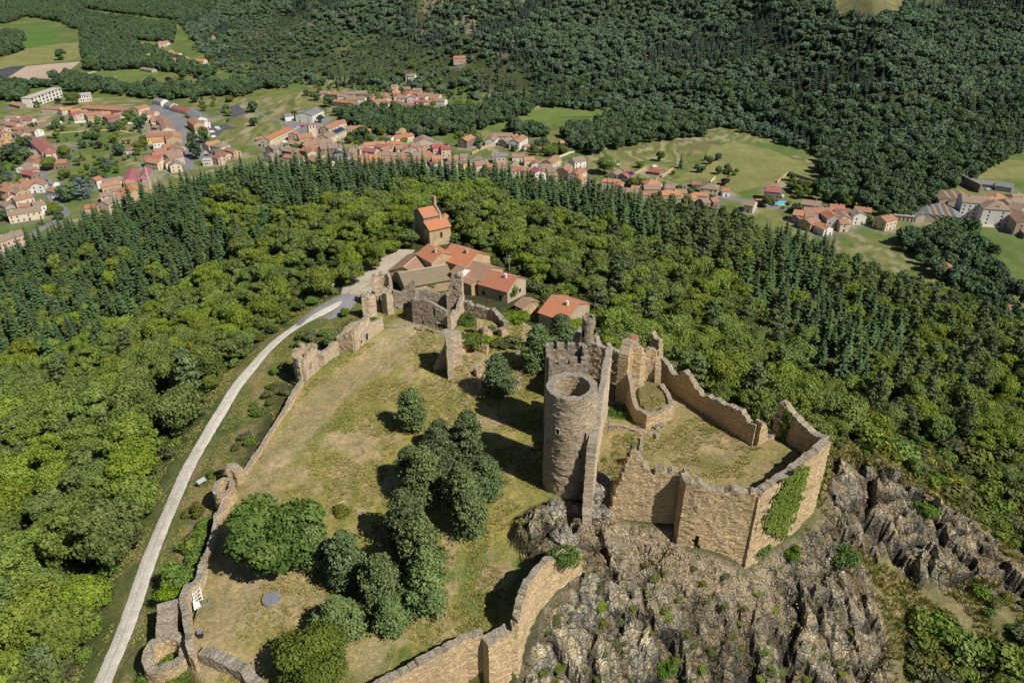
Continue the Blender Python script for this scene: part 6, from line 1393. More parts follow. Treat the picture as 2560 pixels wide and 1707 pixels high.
# flat-roofed school
def flatblock(fr, x1, y1, x2, y2, w, h, label, name, cols, z=VZ):
    ax, ay = T(fr, x1, y1, z+h); bx, by = T(fr, x2, y2, z+h); L_ = math.hypot(bx-ax, by-ay); ang = math.atan2(by-ay, bx-ax); HOUSEPOS.append(((ax+bx)/2, (ay+by)/2, L_/2))
    nx_, ny_ = -math.sin(ang), math.cos(ang); e = empty(name, (ax+nx_*w/2, ay+ny_*w/2, z), ang)
    MB().box(0, -w/2, -2, L_, w/2, h).build('wall', M['w_white'], e); MB().box(-.4, -w/2-.5, h+.003, L_+.4, w/2+.5, h+.5).build('roof', M['gravelroof'], e)
    for f_ in range(int(h/3.4)):
        for i in range(cols):
            m_ = 'shutter' if (i+f_) % 3 == 0 else 'pane'; wn = mkobj('window', SHT if m_ == 'shutter' else WIN, None, e); wn.location = ((i+.5)/cols*L_, -w/2-.04, f_*3.4+1); wn.scale = (L_/cols*.5, 1, 2.0)
    return tag(e, label, 'school')
M['gravelroof'] = plain('flat_roof_gravel', (.50,.46,.41), (.40,.37,.33), .6)
flatblock('a', 585, 522, 1190, 318, 11, 10.5, 'long white flat-roofed school block with tall window bays', 'school_block', 9)
flatblock('a', 1500, 470, 1765, 450, 14, 7.5, 'smaller white flat-roofed block right of the long school', 'school_block', 6)
flatblock('c', 1765, 1350, 1925, 1345, 7, 5, 'sand-coloured flat-roofed block behind the two round street trees', 'flat_building', 4)
# garden walls
def gwall(fr, pts, h, mat, label, th=.6, z=None):
    P_ = [(*T(fr, x, y, VZ), VZ) for x, y in pts]; m = MB()
    for a_, b_ in zip(P_, P_[1:]):
        d = np.array([b_[0]-a_[0], b_[1]-a_[1]]); d /= np.hypot(*d); n_ = np.array([-d[1], d[0]])*th/2
        m.prism([(a_[0]-n_[0], a_[1]-n_[1]), (b_[0]-n_[0], b_[1]-n_[1]), (b_[0]+n_[0], b_[1]+n_[1]), (a_[0]+n_[0], a_[1]+n_[1])], VZ-1, VZ+h)
    return tag(m.build('garden_wall', M[mat], None), label, 'wall')
gwall('a', [(980,1040),(1220,1000)], 2, 'w_white', 'short white garden wall at the left end of the gardens'); gwall('a', [(1470,1010),(1660,990),(1950,955)], 2, 'w_white', 'broken white garden wall above the dry strip of gardens')
gwall('c', [(600,1010),(670,985),(1030,975)], 3, 'w_white', 'white retaining wall before the yellow house'); gwall('h', [(0,680),(150,600),(300,540),(500,490)], 2.4, 'w_ochre', 'long ochre garden wall climbing behind the middle houses')
gwall('h', [(1700,745),(1930,655),(2130,625),(2270,590)], 1.8, 'w_cream', 'pale wall edging the narrow green lawn'); gwall('i', [(575,370),(780,260)], 2.6, 'w_ochre', 'ochre wall left of the walled vegetable garden')
gwall('i', [(1020,385),(1190,270)], 2.6, 'w_ochre', 'ochre wall right of the walled vegetable garden'); gwall('j', [(480,165),(650,25)], 2.2, 'w_ochre', 'sunlit ochre wall climbing into the dry meadow'); gwall('j', [(650,25),(820,90),(1060,160)], 2.4, 'w_brown', 'dark shaded wall crossing the edge of the dry meadow')
gwall('m', [(1060,270),(1240,370),(1470,490)], 7, 'w_brown', 'tall dark roofless wall behind the factory', 1.5); gwall('m', [(2010,1130),(2200,1270),(2352,1400)], 4, 'w_brown', 'dark retaining wall below the lane at the right edge', 1.2); gwall('k', [(970,475),(1140,475)], 1.6, 'w_white', 'thin white wall in the hamlet'); gwall('i', [(1740,455),(1810,385)], 1.8, 'w_cream', 'short cream wall behind the hipped cream house')
# viaduct
vd = MB(); a_ = np.array(T('j', 2180, 690, VZ)); b_ = np.array(T('j', 2480, 720, VZ)); d_ = b_-a_; Lv = np.hypot(*d_); d_ /= Lv; av = math.atan2(d_[1], d_[0])
e = empty('road_bridge', (*a_, VZ), av, 'low stone road bridge with round arches beside the last cluster of houses', 'bridge')
nA = 5
for i in range(nA):
    x0 = Lv*i/nA; x1 = Lv*(i+1)/nA; pw = 1.0; r_ = (x1-x0)/2-pw; cxm = (x0+x1)/2; m = MB()
    arcp = [(cxm-r_*math.cos(t_), 2.5+r_*math.sin(t_)) for t_ in np.linspace(0, math.pi, 11)]
    prof = [(x0, -2), (x0+pw, -2)]+arcp+[(x1-pw, -2), (x1, -2), (x1, 2.5+r_+1), (x0, 2.5+r_+1)]
    n_ = len(prof); m.add([(x, -3, z) for x, z in prof]+[(x, 3, z) for x, z in prof], [(k, (k+1) % n_, n_+(k+1) % n_, n_+k) for k in range(n_)][::1])
    for y_ in (-3, 3):     # spandrel faces as quads under the deck
        for k in range(10):
            (xa, za), (xb, zb) = arcp[k], arcp[k+1]; m.add([(xa, y_, za), (xb, y_, zb), (xb, y_, 2.5+r_+1), (xa, y_, 2.5+r_+1)], [(0, 1, 2, 3)])
        m.add([(x0, y_, -2), (x0+pw, y_, -2), (x0+pw, y_, 2.5+r_+1), (x0, y_, 2.5+r_+1)], [(0, 1, 2, 3)]); m.add([(x1-pw, y_, -2), (x1, y_, -2), (x1, y_, 2.5+r_+1), (x1-pw, y_, 2.5+r_+1)], [(0, 1, 2, 3)])
    m.build('arch', M['w_beige'], e)
MB().box(0, -3.4, 2.5+Lv/nA/2-1+1.01, Lv, 3.4, 2.5+Lv/nA/2+.7).build('deck', M['gravelroof'], e)
# factory chimney (magenta-roofed works)
cx, cy = T('d', 1270, 130, VZ+19); e = empty('factory_chimney', (cx, cy, VZ), 0, 'slim tall brick chimney rising among the magenta roofs', 'chimney'); MB().tube((0,0,-1),(0,0,19),1.1,.7,10).build('shaft', M['w_pink'], e); MB().tube((0,0,19),(0,0,19.5),.95,.95,10).build('cap', M['w_brown'], e)
# pools
M['poolwater'] = plain('pool_water', (.12,.50,.60), (.10,.42,.52), 1, .15)
def pool(fr, x, y, lx, ly, lb, rz=0):
    c_ = T(fr, x, y, VZ); z_ = gs(*c_); e = empty('swimming_pool', (*c_, z_), rz, lb, 'pool'); MB().box(-lx/2-.5, -ly/2-.5, -.5, lx/2+.5, ly/2+.5, .25).build('rim', M['w_white'], e); MB().box(-lx/2, -ly/2, .1, lx/2, ly/2, .3).build('water', M['poolwater'], e)
pool('j', 545, 462, 9, 8, 'bright turquoise pool beside the grey eastern street'); pool('k', 2310, 185, 9, 6, 'turquoise pool beside the isolated pink villa'); pool('d', 740, 905, 5, 4, 'small turquoise pool behind the fir wood'); pool('l', 1925, 608, 9, 5, 'turquoise pool by the far road')
# cars
def paint(name, c): return plain(name, c, tuple(x*.9 for x in c), 1, .35, 0, 0)
for k_, c_ in {'c_white': (.75,.75,.74), 'c_grey': (.30,.31,.33), 'c_blue': (.05,.09,.20), 'c_red': (.40,.03,.03), 'c_black': (.03,.03,.035)}.items(): M[k_] = paint(k_[2:]+'_car_paint', c_)
M['tyre'] = plain('tyre', (.03,.03,.03))
def car(x, y, z, rz, colr_, label, van=False, group=None):
    e = empty('parked_van' if van else 'parked_car', (x, y, z), rz, label, 'van' if van else 'car', group)
    m = MB()
    prof = [(-2.1,.35),(2.1,.35),(2.15,.75),(1.9,.95),(1.1,1.0),(.55,1.42),(-1.25,1.45),(-1.95,1.0),(-2.15,.8)] if not van else [(-2.6,.4),(2.6,.4),(2.65,1.1),(2.2,1.3),(1.7,2.1),(1.5,2.25),(-2.6,2.3)]
    n_ = len(prof); m.add([(a_, -.85, b_) for a_, b_ in prof]+[(a_, .85, b_) for a_, b_ in prof], [(k, n_+k, n_+(k+1) % n_, (k+1) % n_) for k in range(n_)]+[tuple(range(n_)), tuple(range(2*n_-1, n_-1, -1))])
    m.build('body', M[colr_], e)
    g = MB()
    if not van: g.add([(1.08,-.78,1.02),(1.08,.78,1.02),(.57,.72,1.44),(.57,-.72,1.44)], [(0,1,2,3)]); g.box(-1.2,-.87,1.02,.7,.87,1.33); g.add([(-1.93,-.75,1.03),(-1.93,.75,1.03),(-1.27,.7,1.47),(-1.27,-.7,1.47)], [(3,2,1,0)])
    else: g.add([(2.21,-.8,1.33),(2.21,.8,1.33),(1.72,.76,2.1),(1.72,-.76,2.1)], [(0,1,2,3)]); g.box(1.0,-.87,1.3,1.7,.87,1.9)
    g.build('window', M['pane'], e)
    for sx_ in (-1.35, 1.35):
        for sy_ in (-.8, .8): MB().tube((sx_, sy_-.1, .33), (sx_, sy_+.1, .33), .33, .33, 10).build('wheel', M['tyre'], e)
    return e
x, y, z = H('B', 1712, 590); car(x, y, z+.1, .35, 'c_black', 'dark car parked beside the low farmhouse on the hill')
for i, (fr, px, py, rz, cc, vn_) in enumerate([('c',1810,1128,.1,'c_white',0),('c',1820,1152,.1,'c_grey',0),('c',1838,1180,.1,'c_white',0),('c',1842,1205,.1,'c_white',0),('c',1848,1232,.1,'c_black',0),('c',2070,705,.2,'c_white',1),('c',2090,728,.2,'c_white',0),('c',1965,785,.5,'c_white',1),('c',1990,880,.9,'c_white',1),('c',1890,715,.2,'c_grey',0),('c',365,625,.1,'c_white',1),('c',245,705,.2,'c_blue',0),
      ('f',960,440,.3,'c_red',0),('f',1000,428,.3,'c_red',0),('f',905,455,.3,'c_white',0),('f',845,490,.3,'c_white',0),('f',740,450,.4,'c_grey',0),('f',650,750,.3,'c_white',1),('b',520,105,-.9,'c_white',1),('b',1070,1125,.3,'c_white',0),('b',905,800,-1.1,'c_black',0),('b',985,1035,-1.1,'c_black',0),('j',572,365,1.2,'c_white',1),('j',465,480,.1,'c_grey',0),('m',1650,410,.1,'c_white',0),('e',75,1130,.5,'c_white',0),('i',925,215,.2,'c_white',1),('i',380,180,.6,'c_white',0),('c',1590,1185,1.2,'c_white',0)]):
    x, y = T(fr, px, py, VZ+1); cn = cc[2:]
    where = {'c': 'by the curving main street', 'f': 'on the village square behind the church', 'b': 'on the winding road at the left', 'j': 'near the turquoise pool', 'm': 'behind the factory', 'e': 'at the lower left road edge', 'i': 'in the eastern gardens'}[fr]
    car(x, y, gs(x, y)+.15, rz, cc, f"{cn} {'van' if vn_ else 'car'} parked {where}"+['', ', first in its row', ', middle of the row', ', next but last', ''][i if i < 4 else 0], bool(vn_), f'vehicles parked {where}')
# poles
def pole(x, y, z, h, label, arm=False, mat='w_grey', r=.16):
    e = empty('utility_pole', (x, y, z), 0, label, 'pole'); MB().tube((0,0,-.5),(0,0,h),r,r*.7,6).build('post', M[mat], e)
    if arm: MB().box(-1.1, -.07, h-.9, 1.1, .07, h-.75).build('crossarm', M[mat], e)
for fr, px, py, h, lb in [('j',1905,525,16,'tall pale utility pole at the edge of the river trees'),('j',2020,600,14,'second pale pole right of the taller one'),('k',958,690,16,'pale pole standing in the valley trees'),('k',1348,150,14,'pale pole above the hamlet'),('i',1383,540,9,'thin pole between the eastern roofs'),('g',210,215,12,'pale pole at the village edge'),('l',965,625,15,'floodlight pole at the far side of the pitch'),('l',1180,615,15,'tall floodlight pole behind the pitch'),('l',1475,670,15,'floodlight pole at the right end of the pitch'),('l',765,700,15,'floodlight pole at the left end of the pitch'),('l',2025,700,18,'pale pole on the track up the far slope')]:
    x, y = T(fr, px, py, VZ); pole(x, y, gs(x, y), h, lb, fr in 'jk')
def goal(fr, x, y, lb, rz):
    c_ = T(fr, x, y, VZ); e = empty('goal', (*c_, VZ+.1), rz, lb, 'goal'); MB().tube((-3.6,0,0),(-3.6,0,2.4),.1).build('post', M['whitemetal'], e); MB().tube((3.6,0,0),(3.6,0,2.4),.1).build('post', M['whitemetal'], e); MB().tube((-3.6,0,2.4),(3.6,0,2.4),.1).build('crossbar', M['whitemetal'], e)
goal('l', 1350, 730, 'white goal at the near right corner of the pitch', .3); goal('l', 1055, 725, 'white goal at the left of the pitch', 1.3)

# garden trees: things of their own
HPn = np.array(HOUSEPOS)
def free(x, y, r=3): return (np.hypot(HPn[:, 0]-x, HPn[:, 1]-y) > HPn[:, 2]*.8+r).all()
GTM = [BVs[0], BVs[1], BL[1], BL[3]]
def gtree(x, y, s, kind_, label, group, sz=1.0):
    nm, me_, tm = {'g': ('garden_tree', rnd.choice(GTM), BT[0]), 'f': ('garden_conifer', rnd.choice(FIs), FT[0]), 'b': ('garden_bush', BU[2], None), 'p': ('purple_tree', PUR, BT[0]), 'y': ('yellow_tree', YEL, BT[0]), 'c': ('blue_cedar', CED, PT[0])}[kind_]
    r = tree_thing(nm, me_, tm, label, 'bush' if kind_ == 'b' else 'tree', group, x, y, gs(x, y)-.1, s, rnd.uniform(0, 6), s*sz)
    return r
PUR = crown_mesh('purple_crown', M['purple'], 801, 3.6, 3.2, 4, 700, .9, 12, .46); YEL = crown_mesh('yellow_crown', M['oak'], 802, 3.6, 3.6, 4, 700, .9, 12, .46)
M['cedar'] = leafmat('blue_cedar_needles', (.05,.07,.07), (.11,.15,.15), (.19,.23,.22), .1, 0); CED = pine_mesh('cedar_crown', M['cedar'], 803, 12, 5.0, 18, 110, .8, .08)
HOUSE_YARDS = [(h_[0].location.x, h_[0].location.y, max(h_[7]*.5, 5)) for h_ in HLIST]
for fr, px, py, s, k_, lb, zs_ in [('b',1640,1150,1.5,'c','huge blue-grey cedar beside the white houses above the fir wood',.95),('b',2150,560,.75,'c','pale blue conifer on the fresh green lawn',1),('b',2310,600,.85,'f','dark conifer beside the pale blue one on the lawn',.9),('b',170,800,.9,'c','blue-grey cedar behind the hipped cream villa',.8),
     ('i',1300,245,1.25,'f','lone dark fir at the edge of the eastern meadow',1),('i',995,140,1.3,'y','lone yellowing tree above the walled gardens',1.1),('c',1610,1075,1.35,'g','round street tree left of the pair by the car park',1.25),('c',1840,1010,1.35,'g','taller street tree in front of the red-roofed corner',1.5),('c',1600,1290,1.3,'g','street tree at the lower end of the main street',1.7),('c',1690,1330,1.3,'g','second street tree at the lower end of the main street',1.6),
     ('c',1000,480,.0,'g','',1),('l',570,555,2.0,'g','lone tree in the dry field at the far left',1),('l',1680,735,1.4,'g','round tree right of the football pitch',1),('l',1555,770,1.4,'p','dark tree at the near corner of the football pitch',1),('l',1930,570,1.6,'y','pale yellow-green tree by the far road',1),('f',840,300,1.1,'y','brownish upright tree before the white hall',1.3),('f',1350,370,1.0,'g','small green tree right of the white hall',1),
     ('f',2150,700,1.9,'g','broad dark tree behind the solar-roofed house',.8),('c',1295,1085,.8,'p','dark purple tree at the corner of the main street',.8),('b',1950,170,1.3,'p','dark purple tree in the middle gardens',.8),('b',300,420,2.2,'g','big dark tree clump left of the winding road',.9),('b',560,430,1.8,'g','dark tree clump right of the big one by the road',.9),('b',1300,360,1.7,'g','big dark tree by the long maroon-roofed house',1),
     ('b',1000,590,1.8,'g','dark tree leaning over the red-roofed barn',.9),('b',1300,760,1.3,'g','green tree below the red-roofed barn',.9),('b',1340,1200,1.8,'g','dark tree at the foot of the huge cedar',.9),('b',1620,690,.8,'g','small round tree in the left gardens',1),('a',750,700,1.0,'g','dark round tree before the white school',1),('a',1440,650,2.4,'g','large dark tree mass between the two school blocks',.9),('a',1150,620,1.2,'p','dark purple tree beside the school yard',.8),
     ('i',190,330,2.4,'g','big round green tree at the left of the eastern row',.9),('i',700,235,1.1,'g','round dark bush tree in the walled garden',.8),('i',1950,490,1.2,'p','purple round tree behind the small white house',.8),('i',1195,340,.6,'g','small tree right of the walled garden',1),('j',930,290,1.6,'g','dark trees in the walled orchard',.8),('j',320,520,1.2,'g','dark tree by the eastern street',1.2),('j',1540,520,1.2,'g','dark round tree before the pinkish red-roofed house',1),
     ('c',660,600,1.1,'g','dark round tree beside the little pink garden house',1),('c',540,730,1.5,'g','dark tree at the end of the sandy path',1),('c',370,560,2.0,'g','grey-green tree group behind the white-walled gardens',.8),('c',130,1260,1.4,'g','dark tree in the left gardens near the small white house',1),('c',520,1180,1.4,'g','dark tree right of the small hipped white house',1),('c',1650,210,1.3,'g','dark round tree on the upper green',1),('c',1770,290,1.0,'g','second round tree on the upper green',1),('c',2330,150,.0,'g','',1),
     ('D',1750,365,1.6,'g','round tree beside the dark sports court',.9),('D',1750,460,1.2,'g','lone round tree on the dry village green',.9),('D',1600,285,1.4,'p','dark tree at the head of the sports court',.8),('h',630,20,0,'g','',1),('k',700,215,1.0,'p','purple tree in the row above the hamlet',.8),('k',820,220,1.1,'p','second purple tree in the row above the hamlet',.8),('k',580,205,1.0,'p','smaller purple tree at the left of the row',.8),('k',840,430,1.0,'g','round green tree right of the tall brown block',1),('k',970,420,1.3,'g','bright green tree in the hamlet',1),('k',2120,560,1.4,'y','yellow-green tree below the white hamlet house',1)]:
    if s == 0: continue
    x, y = T(fr, px, py, VZ); gtree(x, y, s, k_, lb, None, zs_)
GZ = [('left', 'a', [(0,1000),(2352,900),(2352,1568),(1500,1568),(900,1300),(600,1230),(0,1150)], 50), ('left', 'b', [(0,100),(600,120),(650,600),(0,1300)], 40), ('left', 'b', [(950,200),(2352,0),(2352,700),(1800,900),(1300,900),(1000,600)], 44),
      ('middle', 'f', [(1600,620),(2352,560),(2352,780),(1700,800)], 18), ('middle', 'g', [(100,180),(500,280),(600,350),(300,480),(0,480)], 18), ('middle', 'g', [(1850,180),(2352,200),(2352,700),(1900,650)], 30), ('eastern', 'h', [(700,500),(1750,500),(1900,650),(1700,740),(1200,700),(800,620)], 44), ('eastern', 'h', [(1000,350),(1300,260),(1300,330),(1050,400)], 5), ('eastern', 'i', [(1450,120),(2100,120),(2150,380),(1850,400),(1500,300)], 16), ('eastern', 'j', [(560,120),(1050,160),(1000,420),(640,380)], 20),
      ('far right', 'j', [(1150,180),(1850,250),(1850,430),(1150,400)], 10), ('hamlet', 'k', [(0,100),(2352,20),(2352,500),(1900,560),(1000,560),(800,500),(0,430)], 90), ('upper green', 'c', [(1560,130),(2352,60),(2352,620),(1900,560)], 12), ('middle', 'f', [(600,760),(1050,700),(1900,900),(1900,1120),(1000,1080),(600,960)], 14), ('middle', 'g', [(0,560),(500,480),(1650,640),(2100,900),(1000,860),(0,920)], 26), ('left', 'c', [(20,500),(800,600),(900,1000),(700,1300),(0,1500)], 36), ('eastern', 'i', [(150,380),(1850,620),(1850,720),(500,560)], 20), ('eastern', 'j', [(200,450),(1750,560),(1900,760),(1200,780),(700,640)], 22), ('far', 'l', [(700,180),(2000,300),(2050,640),(1500,520),(1300,460)], 26), ('left', 'e', [(0,450),(330,350),(1300,350),(1300,640),(700,650),(300,700)], 14)]
for zn_, fr, poly, cnt in GZ:
    PP = [q(fr, *p) for p in poly]; xs_ = [p[0] for p in PP]; ys_ = [p[1] for p in PP]; c_ = 0; tries = 0
    while c_ < cnt and tries < cnt*30:
        tries += 1; sx_, sy_ = rnd.uniform(min(xs_), max(xs_)), rnd.uniform(min(ys_), max(ys_))
        if sdpoly(np.array([sx_]), np.array([sy_]), PP)[0] > 0: continue
        x, y = at(sx_, sy_, VZ)
        if not free(x, y, 2.5): continue
        c_ += 1; k_ = rnd.choice('gggggbbf' if zn_ != 'far' else 'gggf'); s = rnd.uniform(.45, 1.15) if k_ != 'b' else rnd.uniform(1, 2.2)
        nmk = {'g': 'round green tree', 'f': 'small dark conifer', 'b': 'low green bush'}[k_]; nm2 = f"{nmk} in the {zn_} gardens of the valley"
        gtree(x, y, s*(.7 if k_ == 'f' else 1), k_, nm2, nmk+'s in the '+zn_+' gardens')

# trodden yards, drives and beds round every house, written into the ground colour
attr = ground.data.attributes['cover']; buf = np.zeros(nx*ny*4, np.float32); attr.data.foreach_get('color', buf); buf = buf.reshape(ny, nx, 4)
jj = slice(int(np.searchsorted(gy, 400)), int(np.searchsorted(gy, 1500))); ii = slice(int(np.searchsorted(gx, -700)), int(np.searchsorted(gx, 520)))
Xs, Ys = X[jj, ii], Y[jj, ii]; wgt = np.zeros(Xs.shape)
for hx_, hy_, hr_ in HOUSE_YARDS: wgt = np.maximum(wgt, sst(hr_+9, hr_+1, np.hypot(Xs-hx_, (Ys-hy_))+(fbm(Xs/7, Ys/7, 402, 3)-.5)*12))
yn = fbm(Xs/14, Ys/14, 401, 3); yc = np.where((yn > .5)[..., None], np.array((.30, .265, .21)), np.array((.17, .165, .15)))*(.8+.4*fbm(Xs/3, Ys/3, 403, 2))[..., None]
buf[jj, ii, :3] = buf[jj, ii, :3]*(1-.75*wgt[..., None])+yc*.75*wgt[..., None]
attr.data.foreach_set('color', buf.ravel().astype(np.float32))
# ---------------------------------------------------------------- farm roofs and chapel on the hill
for kk_, cc_ in {'tile_red': (.42,.16,.095), 'tile_orange': (.50,.20,.105), 'tile_old': (.36,.20,.13), 'tile_mossy': (.25,.195,.13)}.items(): M[kk_] = roofm(kk_, cc_, .55 if kk_ != 'tile_orange' else .3, (.27,.21,.15) if kk_ != 'tile_mossy' else (.17,.17,.09))
def poly_roof(parent, P, mat, th=.22, name='roof'):
    """P: world points of one roof plane"""
    c = [Vector(p) for p in P]; n = (c[1]-c[0]).cross(c[2]-c[0]).normalized(); n = n if n.z > 0 else -n
    k = len(c); m = MB(); m.add([p+n*th for p in c]+[p for p in c], [tuple(range(k)), tuple(range(2*k-1, k-1, -1))]+[(i, (i+1) % k, k+(i+1) % k, k+i) for i in range(k)])
    o = m.build(name, M[mat], None); return child_keep(o, parent)
def gable(fr, x1, y1, x2, y2, w, h, wallmat, roofmat, label, rise=.24, over=.45, g=None, chim=True, name='farmhouse', cat='house', wins=()):
    """ridge from pixel 1 to pixel 2"""
    zz = g if g is not None else -3
    for _ in range(3):
        rz_ = zz+h+w*rise; ax, ay = T(fr, x1, y1, rz_); bx, by = T(fr, x2, y2, rz_); cx, cy = (ax+bx)/2, (ay+by)/2
        if g is None: zz = gs(cx, cy)
    L_ = math.hypot(bx-ax, by-ay); ang = math.atan2(by-ay, bx-ax); e = empty(name, (cx, cy, zz), ang, label, cat); a, b = L_/2, w/2; r_ = w*rise
    MB().add([(-a,-b,-4),(a,-b,-4),(a,b,-4),(-a,b,-4),(-a,-b,h),(a,-b,h),(a,b,h),(-a,b,h),(-a,0,h+r_-.02),(a,0,h+r_-.02)], [(0,1,5,4),(2,3,7,6),(1,2,6,9,5),(3,0,4,8,7)]).build('wall', M[wallmat], e)
    s_ = r_/b; o_ = over; t_ = .2; z1 = h-o_*s_; top = [(-a-o_*.5,-b-o_,z1),(a+o_*.5,-b-o_,z1),(a+o_*.5,0,h+r_),(-a-o_*.5,0,h+r_),(a+o_*.5,b+o_,z1),(-a-o_*.5,b+o_,z1)]
    ro = MB().add([(x, y, z+t_) for x, y, z in top]+[(x, y, z+.03) for x, y, z in top], [(0,1,2,3),(4,5,3,2),(7,6,9,8),(11,10,8,9),(0,6,7,1),(4,10,11,5),(1,7,8,2),(2,8,10,4),(0,3,9,6),(3,5,11,9)]).build('roof', M[roofmat], e)
    mkobj('ridge', MB().tube((-a-.2, 0, h+r_+t_), (a+.2, 0, h+r_+t_), .13, .13, 6).mesh('ridge', M['frame']), None, ro)
    if chim: mkobj('chimney', MB().box(a*.3, -b*.25-.35, h+r_*.4, a*.3+.7, -b*.25+.35, h+r_+.7).mesh('chimney', M['w_white' if chim == 2 else 'w_ochre']), None, ro)
    for sd, u, z, w_, h_ in wins:
        o = mkobj('door' if z < .2 else 'window', MB().box(-w_/2, -.07, 0, w_/2, .07, h_).mesh('window', M['pane']), None, e)
        o.location = (u, -b-.02, z) if sd == 0 else (a+.02, u, z) if sd == 1 else (-a-.02, u, z) if sd == 3 else (u, b+.02, z)
        if sd in (1, 3): o.rotation_euler = (0, 0, math.pi/2)
    return e
gable('B', 1020, 292, 1115, 345, 7.6, 6.4, 'stone', 'tile_orange', 'tall farm building with the brightest orange roof facing the chapel', wins=((1, 1.5, 3.8, .6, .7),))
gable('B', 860, 440, 985, 335, 9.5, 3.4, 'stone', 'tile_old', 'low barn with a broad faded red roof reaching down to the gravel yard', rise=.2, chim=False, name='stone_barn', cat='barn')
gable('B', 830, 478, 1140, 425, 10.5, 2.8, 'stone', 'tile_mossy', 'wide low barn with a mossy brown roof nearest the ruins', rise=.18, chim=False, name='stone_barn', cat='barn')
gable('B', 1175, 290, 1345, 345, 10.5, 6.0, 'stone', 'tile_orange', 'long house with a clean orange roof at the back of the farm', wins=((1, -1, 3.5, .8, .9),))
gable('B', 1290, 392, 1440, 440, 9.5, 4.6, 'stone', 'tile_old', 'middle farm building with a patched pinkish red roof', chim=False)
gable('B', 1410, 455, 1600, 505, 9.5, 4.0, 'stone_light', 'tile_red', 'right-hand farm building with red roof and white chimney pots', chim=2, wins=((0, -3, 1, .9, 1.2), (1, 1.6, 1.2, .9, 1.1), (0, 2.5, 1, .9, 1.2)))
gable('B', 1215, 425, 1260, 445, 5.0, 5.2, 'w_white', 'tile_old', 'small white-gabled link between the farm roofs', chim=False)
gable('B', 1290, 545, 1480, 548, 3.0, 2.2, 'stone_light', 'tile_old', 'narrow tiled lean-to along the farm courtyard wall', rise=.15, chim=False, name='lean_to', cat='shed')
gable('B', 1260, 500, 1330, 530, 3.2, 3.6, 'stone', 'tile_old', 'little covered porch before the farm courtyard', rise=.15, chim=False, name='porch', cat='shed')
gable('B', 1830, 625, 2000, 680, 11.5, 4.6, 'stone_light', 'tile_orange', 'separate farmhouse with a broad orange roof above the fortress turret', chim=2, rise=.2, wins=((1, 0, 1.4, 1.3, 1.4), (1, -3, 1.6, .7, .9)))
gable('B', 1640, 640, 1690, 665, 5.5, 2.6, 'stone', 'tile_old', 'small old outbuilding beside the separate farmhouse', rise=.18, chim=False, name='outbuilding', cat='outbuilding')
gable('A', 665, 172, 770, 205, 7.5, 4.2, 'stone', 'tile_red', 'single red roof peeping up behind the fortress walls', chim=False, name='outbuilding', cat='outbuilding')
# chapel
chx, chy, chz = H('B', 1040, 300); chz = gs(*T('B', 1040, 305, -2)); ang = math.radians(-33)
c0 = T('B', 1036, 305, chz); a_ = np.array(T('B', 1034, 312, chz)); b_ = np.array(T('B', 1134, 318, chz+.0)); ang = math.radians(33)
cpz = chz; e = empty('chapel', (a_[0], a_[1], cpz), ang, 'small stone chapel with stepped orange roofs and a bell gable', 'chapel')
La = 7.4
MB().box(0, 0, -3, La, 3.4, 5.6).build('side_aisle', M['stone'], e)
MB().add([(0,3.4,-3),(La,3.4,-3),(La,10.2,-3),(0,10.2,-3),(0,3.4,8.6),(La,3.4,8.6),(La,10.2,8.6),(0,10.2,8.6),(0,6.8,10.4),(La,6.8,10.4)], [(0,1,5,4),(2,3,7,6),(1,2,6,9,5),(3,0,4,8,7)]).build('nave', M['stone_grey'], e)
MB().add([(-.2,-.4,5.5),(La+.2,-.4,5.5),(La+.2,3.4,7.2),(-.2,3.4,7.2),(-.2,-.4,5.75),(La+.2,-.4,5.75),(La+.2,3.4,7.45),(-.2,3.4,7.45)], [(3,2,1,0),(4,5,6,7),(0,1,5,4),(1,2,6,5),(2,3,7,6),(3,0,4,7)]).build('aisle_roof', M['tile_orange'], e)
nroof = MB(); nroof.add([(-.2,3.0,8.5),(La*.72,3.0,8.5),(La*.72,6.8,10.5),(-.2,6.8,10.5),(-.2,3.0,8.75),(La*.72,3.0,8.75),(La*.72,6.8,10.75),(-.2,6.8,10.75)], [(3,2,1,0),(4,5,6,7),(0,1,5,4),(1,2,6,5),(2,3,7,6),(3,0,4,7)])
nroof.add([(-.2,10.6,8.5),(La*.72,10.6,8.5),(La*.72,6.8,10.5),(-.2,6.8,10.5),(-.2,10.6,8.75),(La*.72,10.6,8.75),(La*.72,6.8,10.75),(-.2,6.8,10.75)], [(0,1,2,3),(7,6,5,4),(4,5,1,0),(5,6,2,1),(7,4,0,3)]); nroof.build('nave_roof', M['tile_orange'], e)
MB().add([(La*.72,3.0,-1),(La*.80,3.0,-1),(La*.80,10.6,-1),(La*.72,10.6,-1),(La*.72,3.0,9.3),(La*.80,3.0,9.3),(La*.80,10.6,9.3),(La*.72,10.6,9.3),(La*.72,6.2,11.2),(La*.80,6.2,11.2),(La*.72,7.6,11.2),(La*.80,7.6,11.2)], [(0,1,5,4),(2,3,7,6),(4,5,9,8),(8,9,11,10),(10,11,6,7),(0,4,8,10,7,3),(1,2,6,11,9,5)]).build('gable_wall', M['stone_light'], e)
bg_ = MB().box(La*.715, 6.1, 11.203, La*.805, 6.5, 13.0).box(La*.715, 7.3, 11.203, La*.805, 7.7, 13.0).box(La*.71, 6.0, 13.003, La*.81, 7.8, 13.6); bgo = bg_.build('bell_gable', M['stone_light'], e)
MB().tube((La*.76, 6.9, 11.9), (La*.76, 6.9, 12.5), .35, .15, 8).build('bell', M['dark'], e)
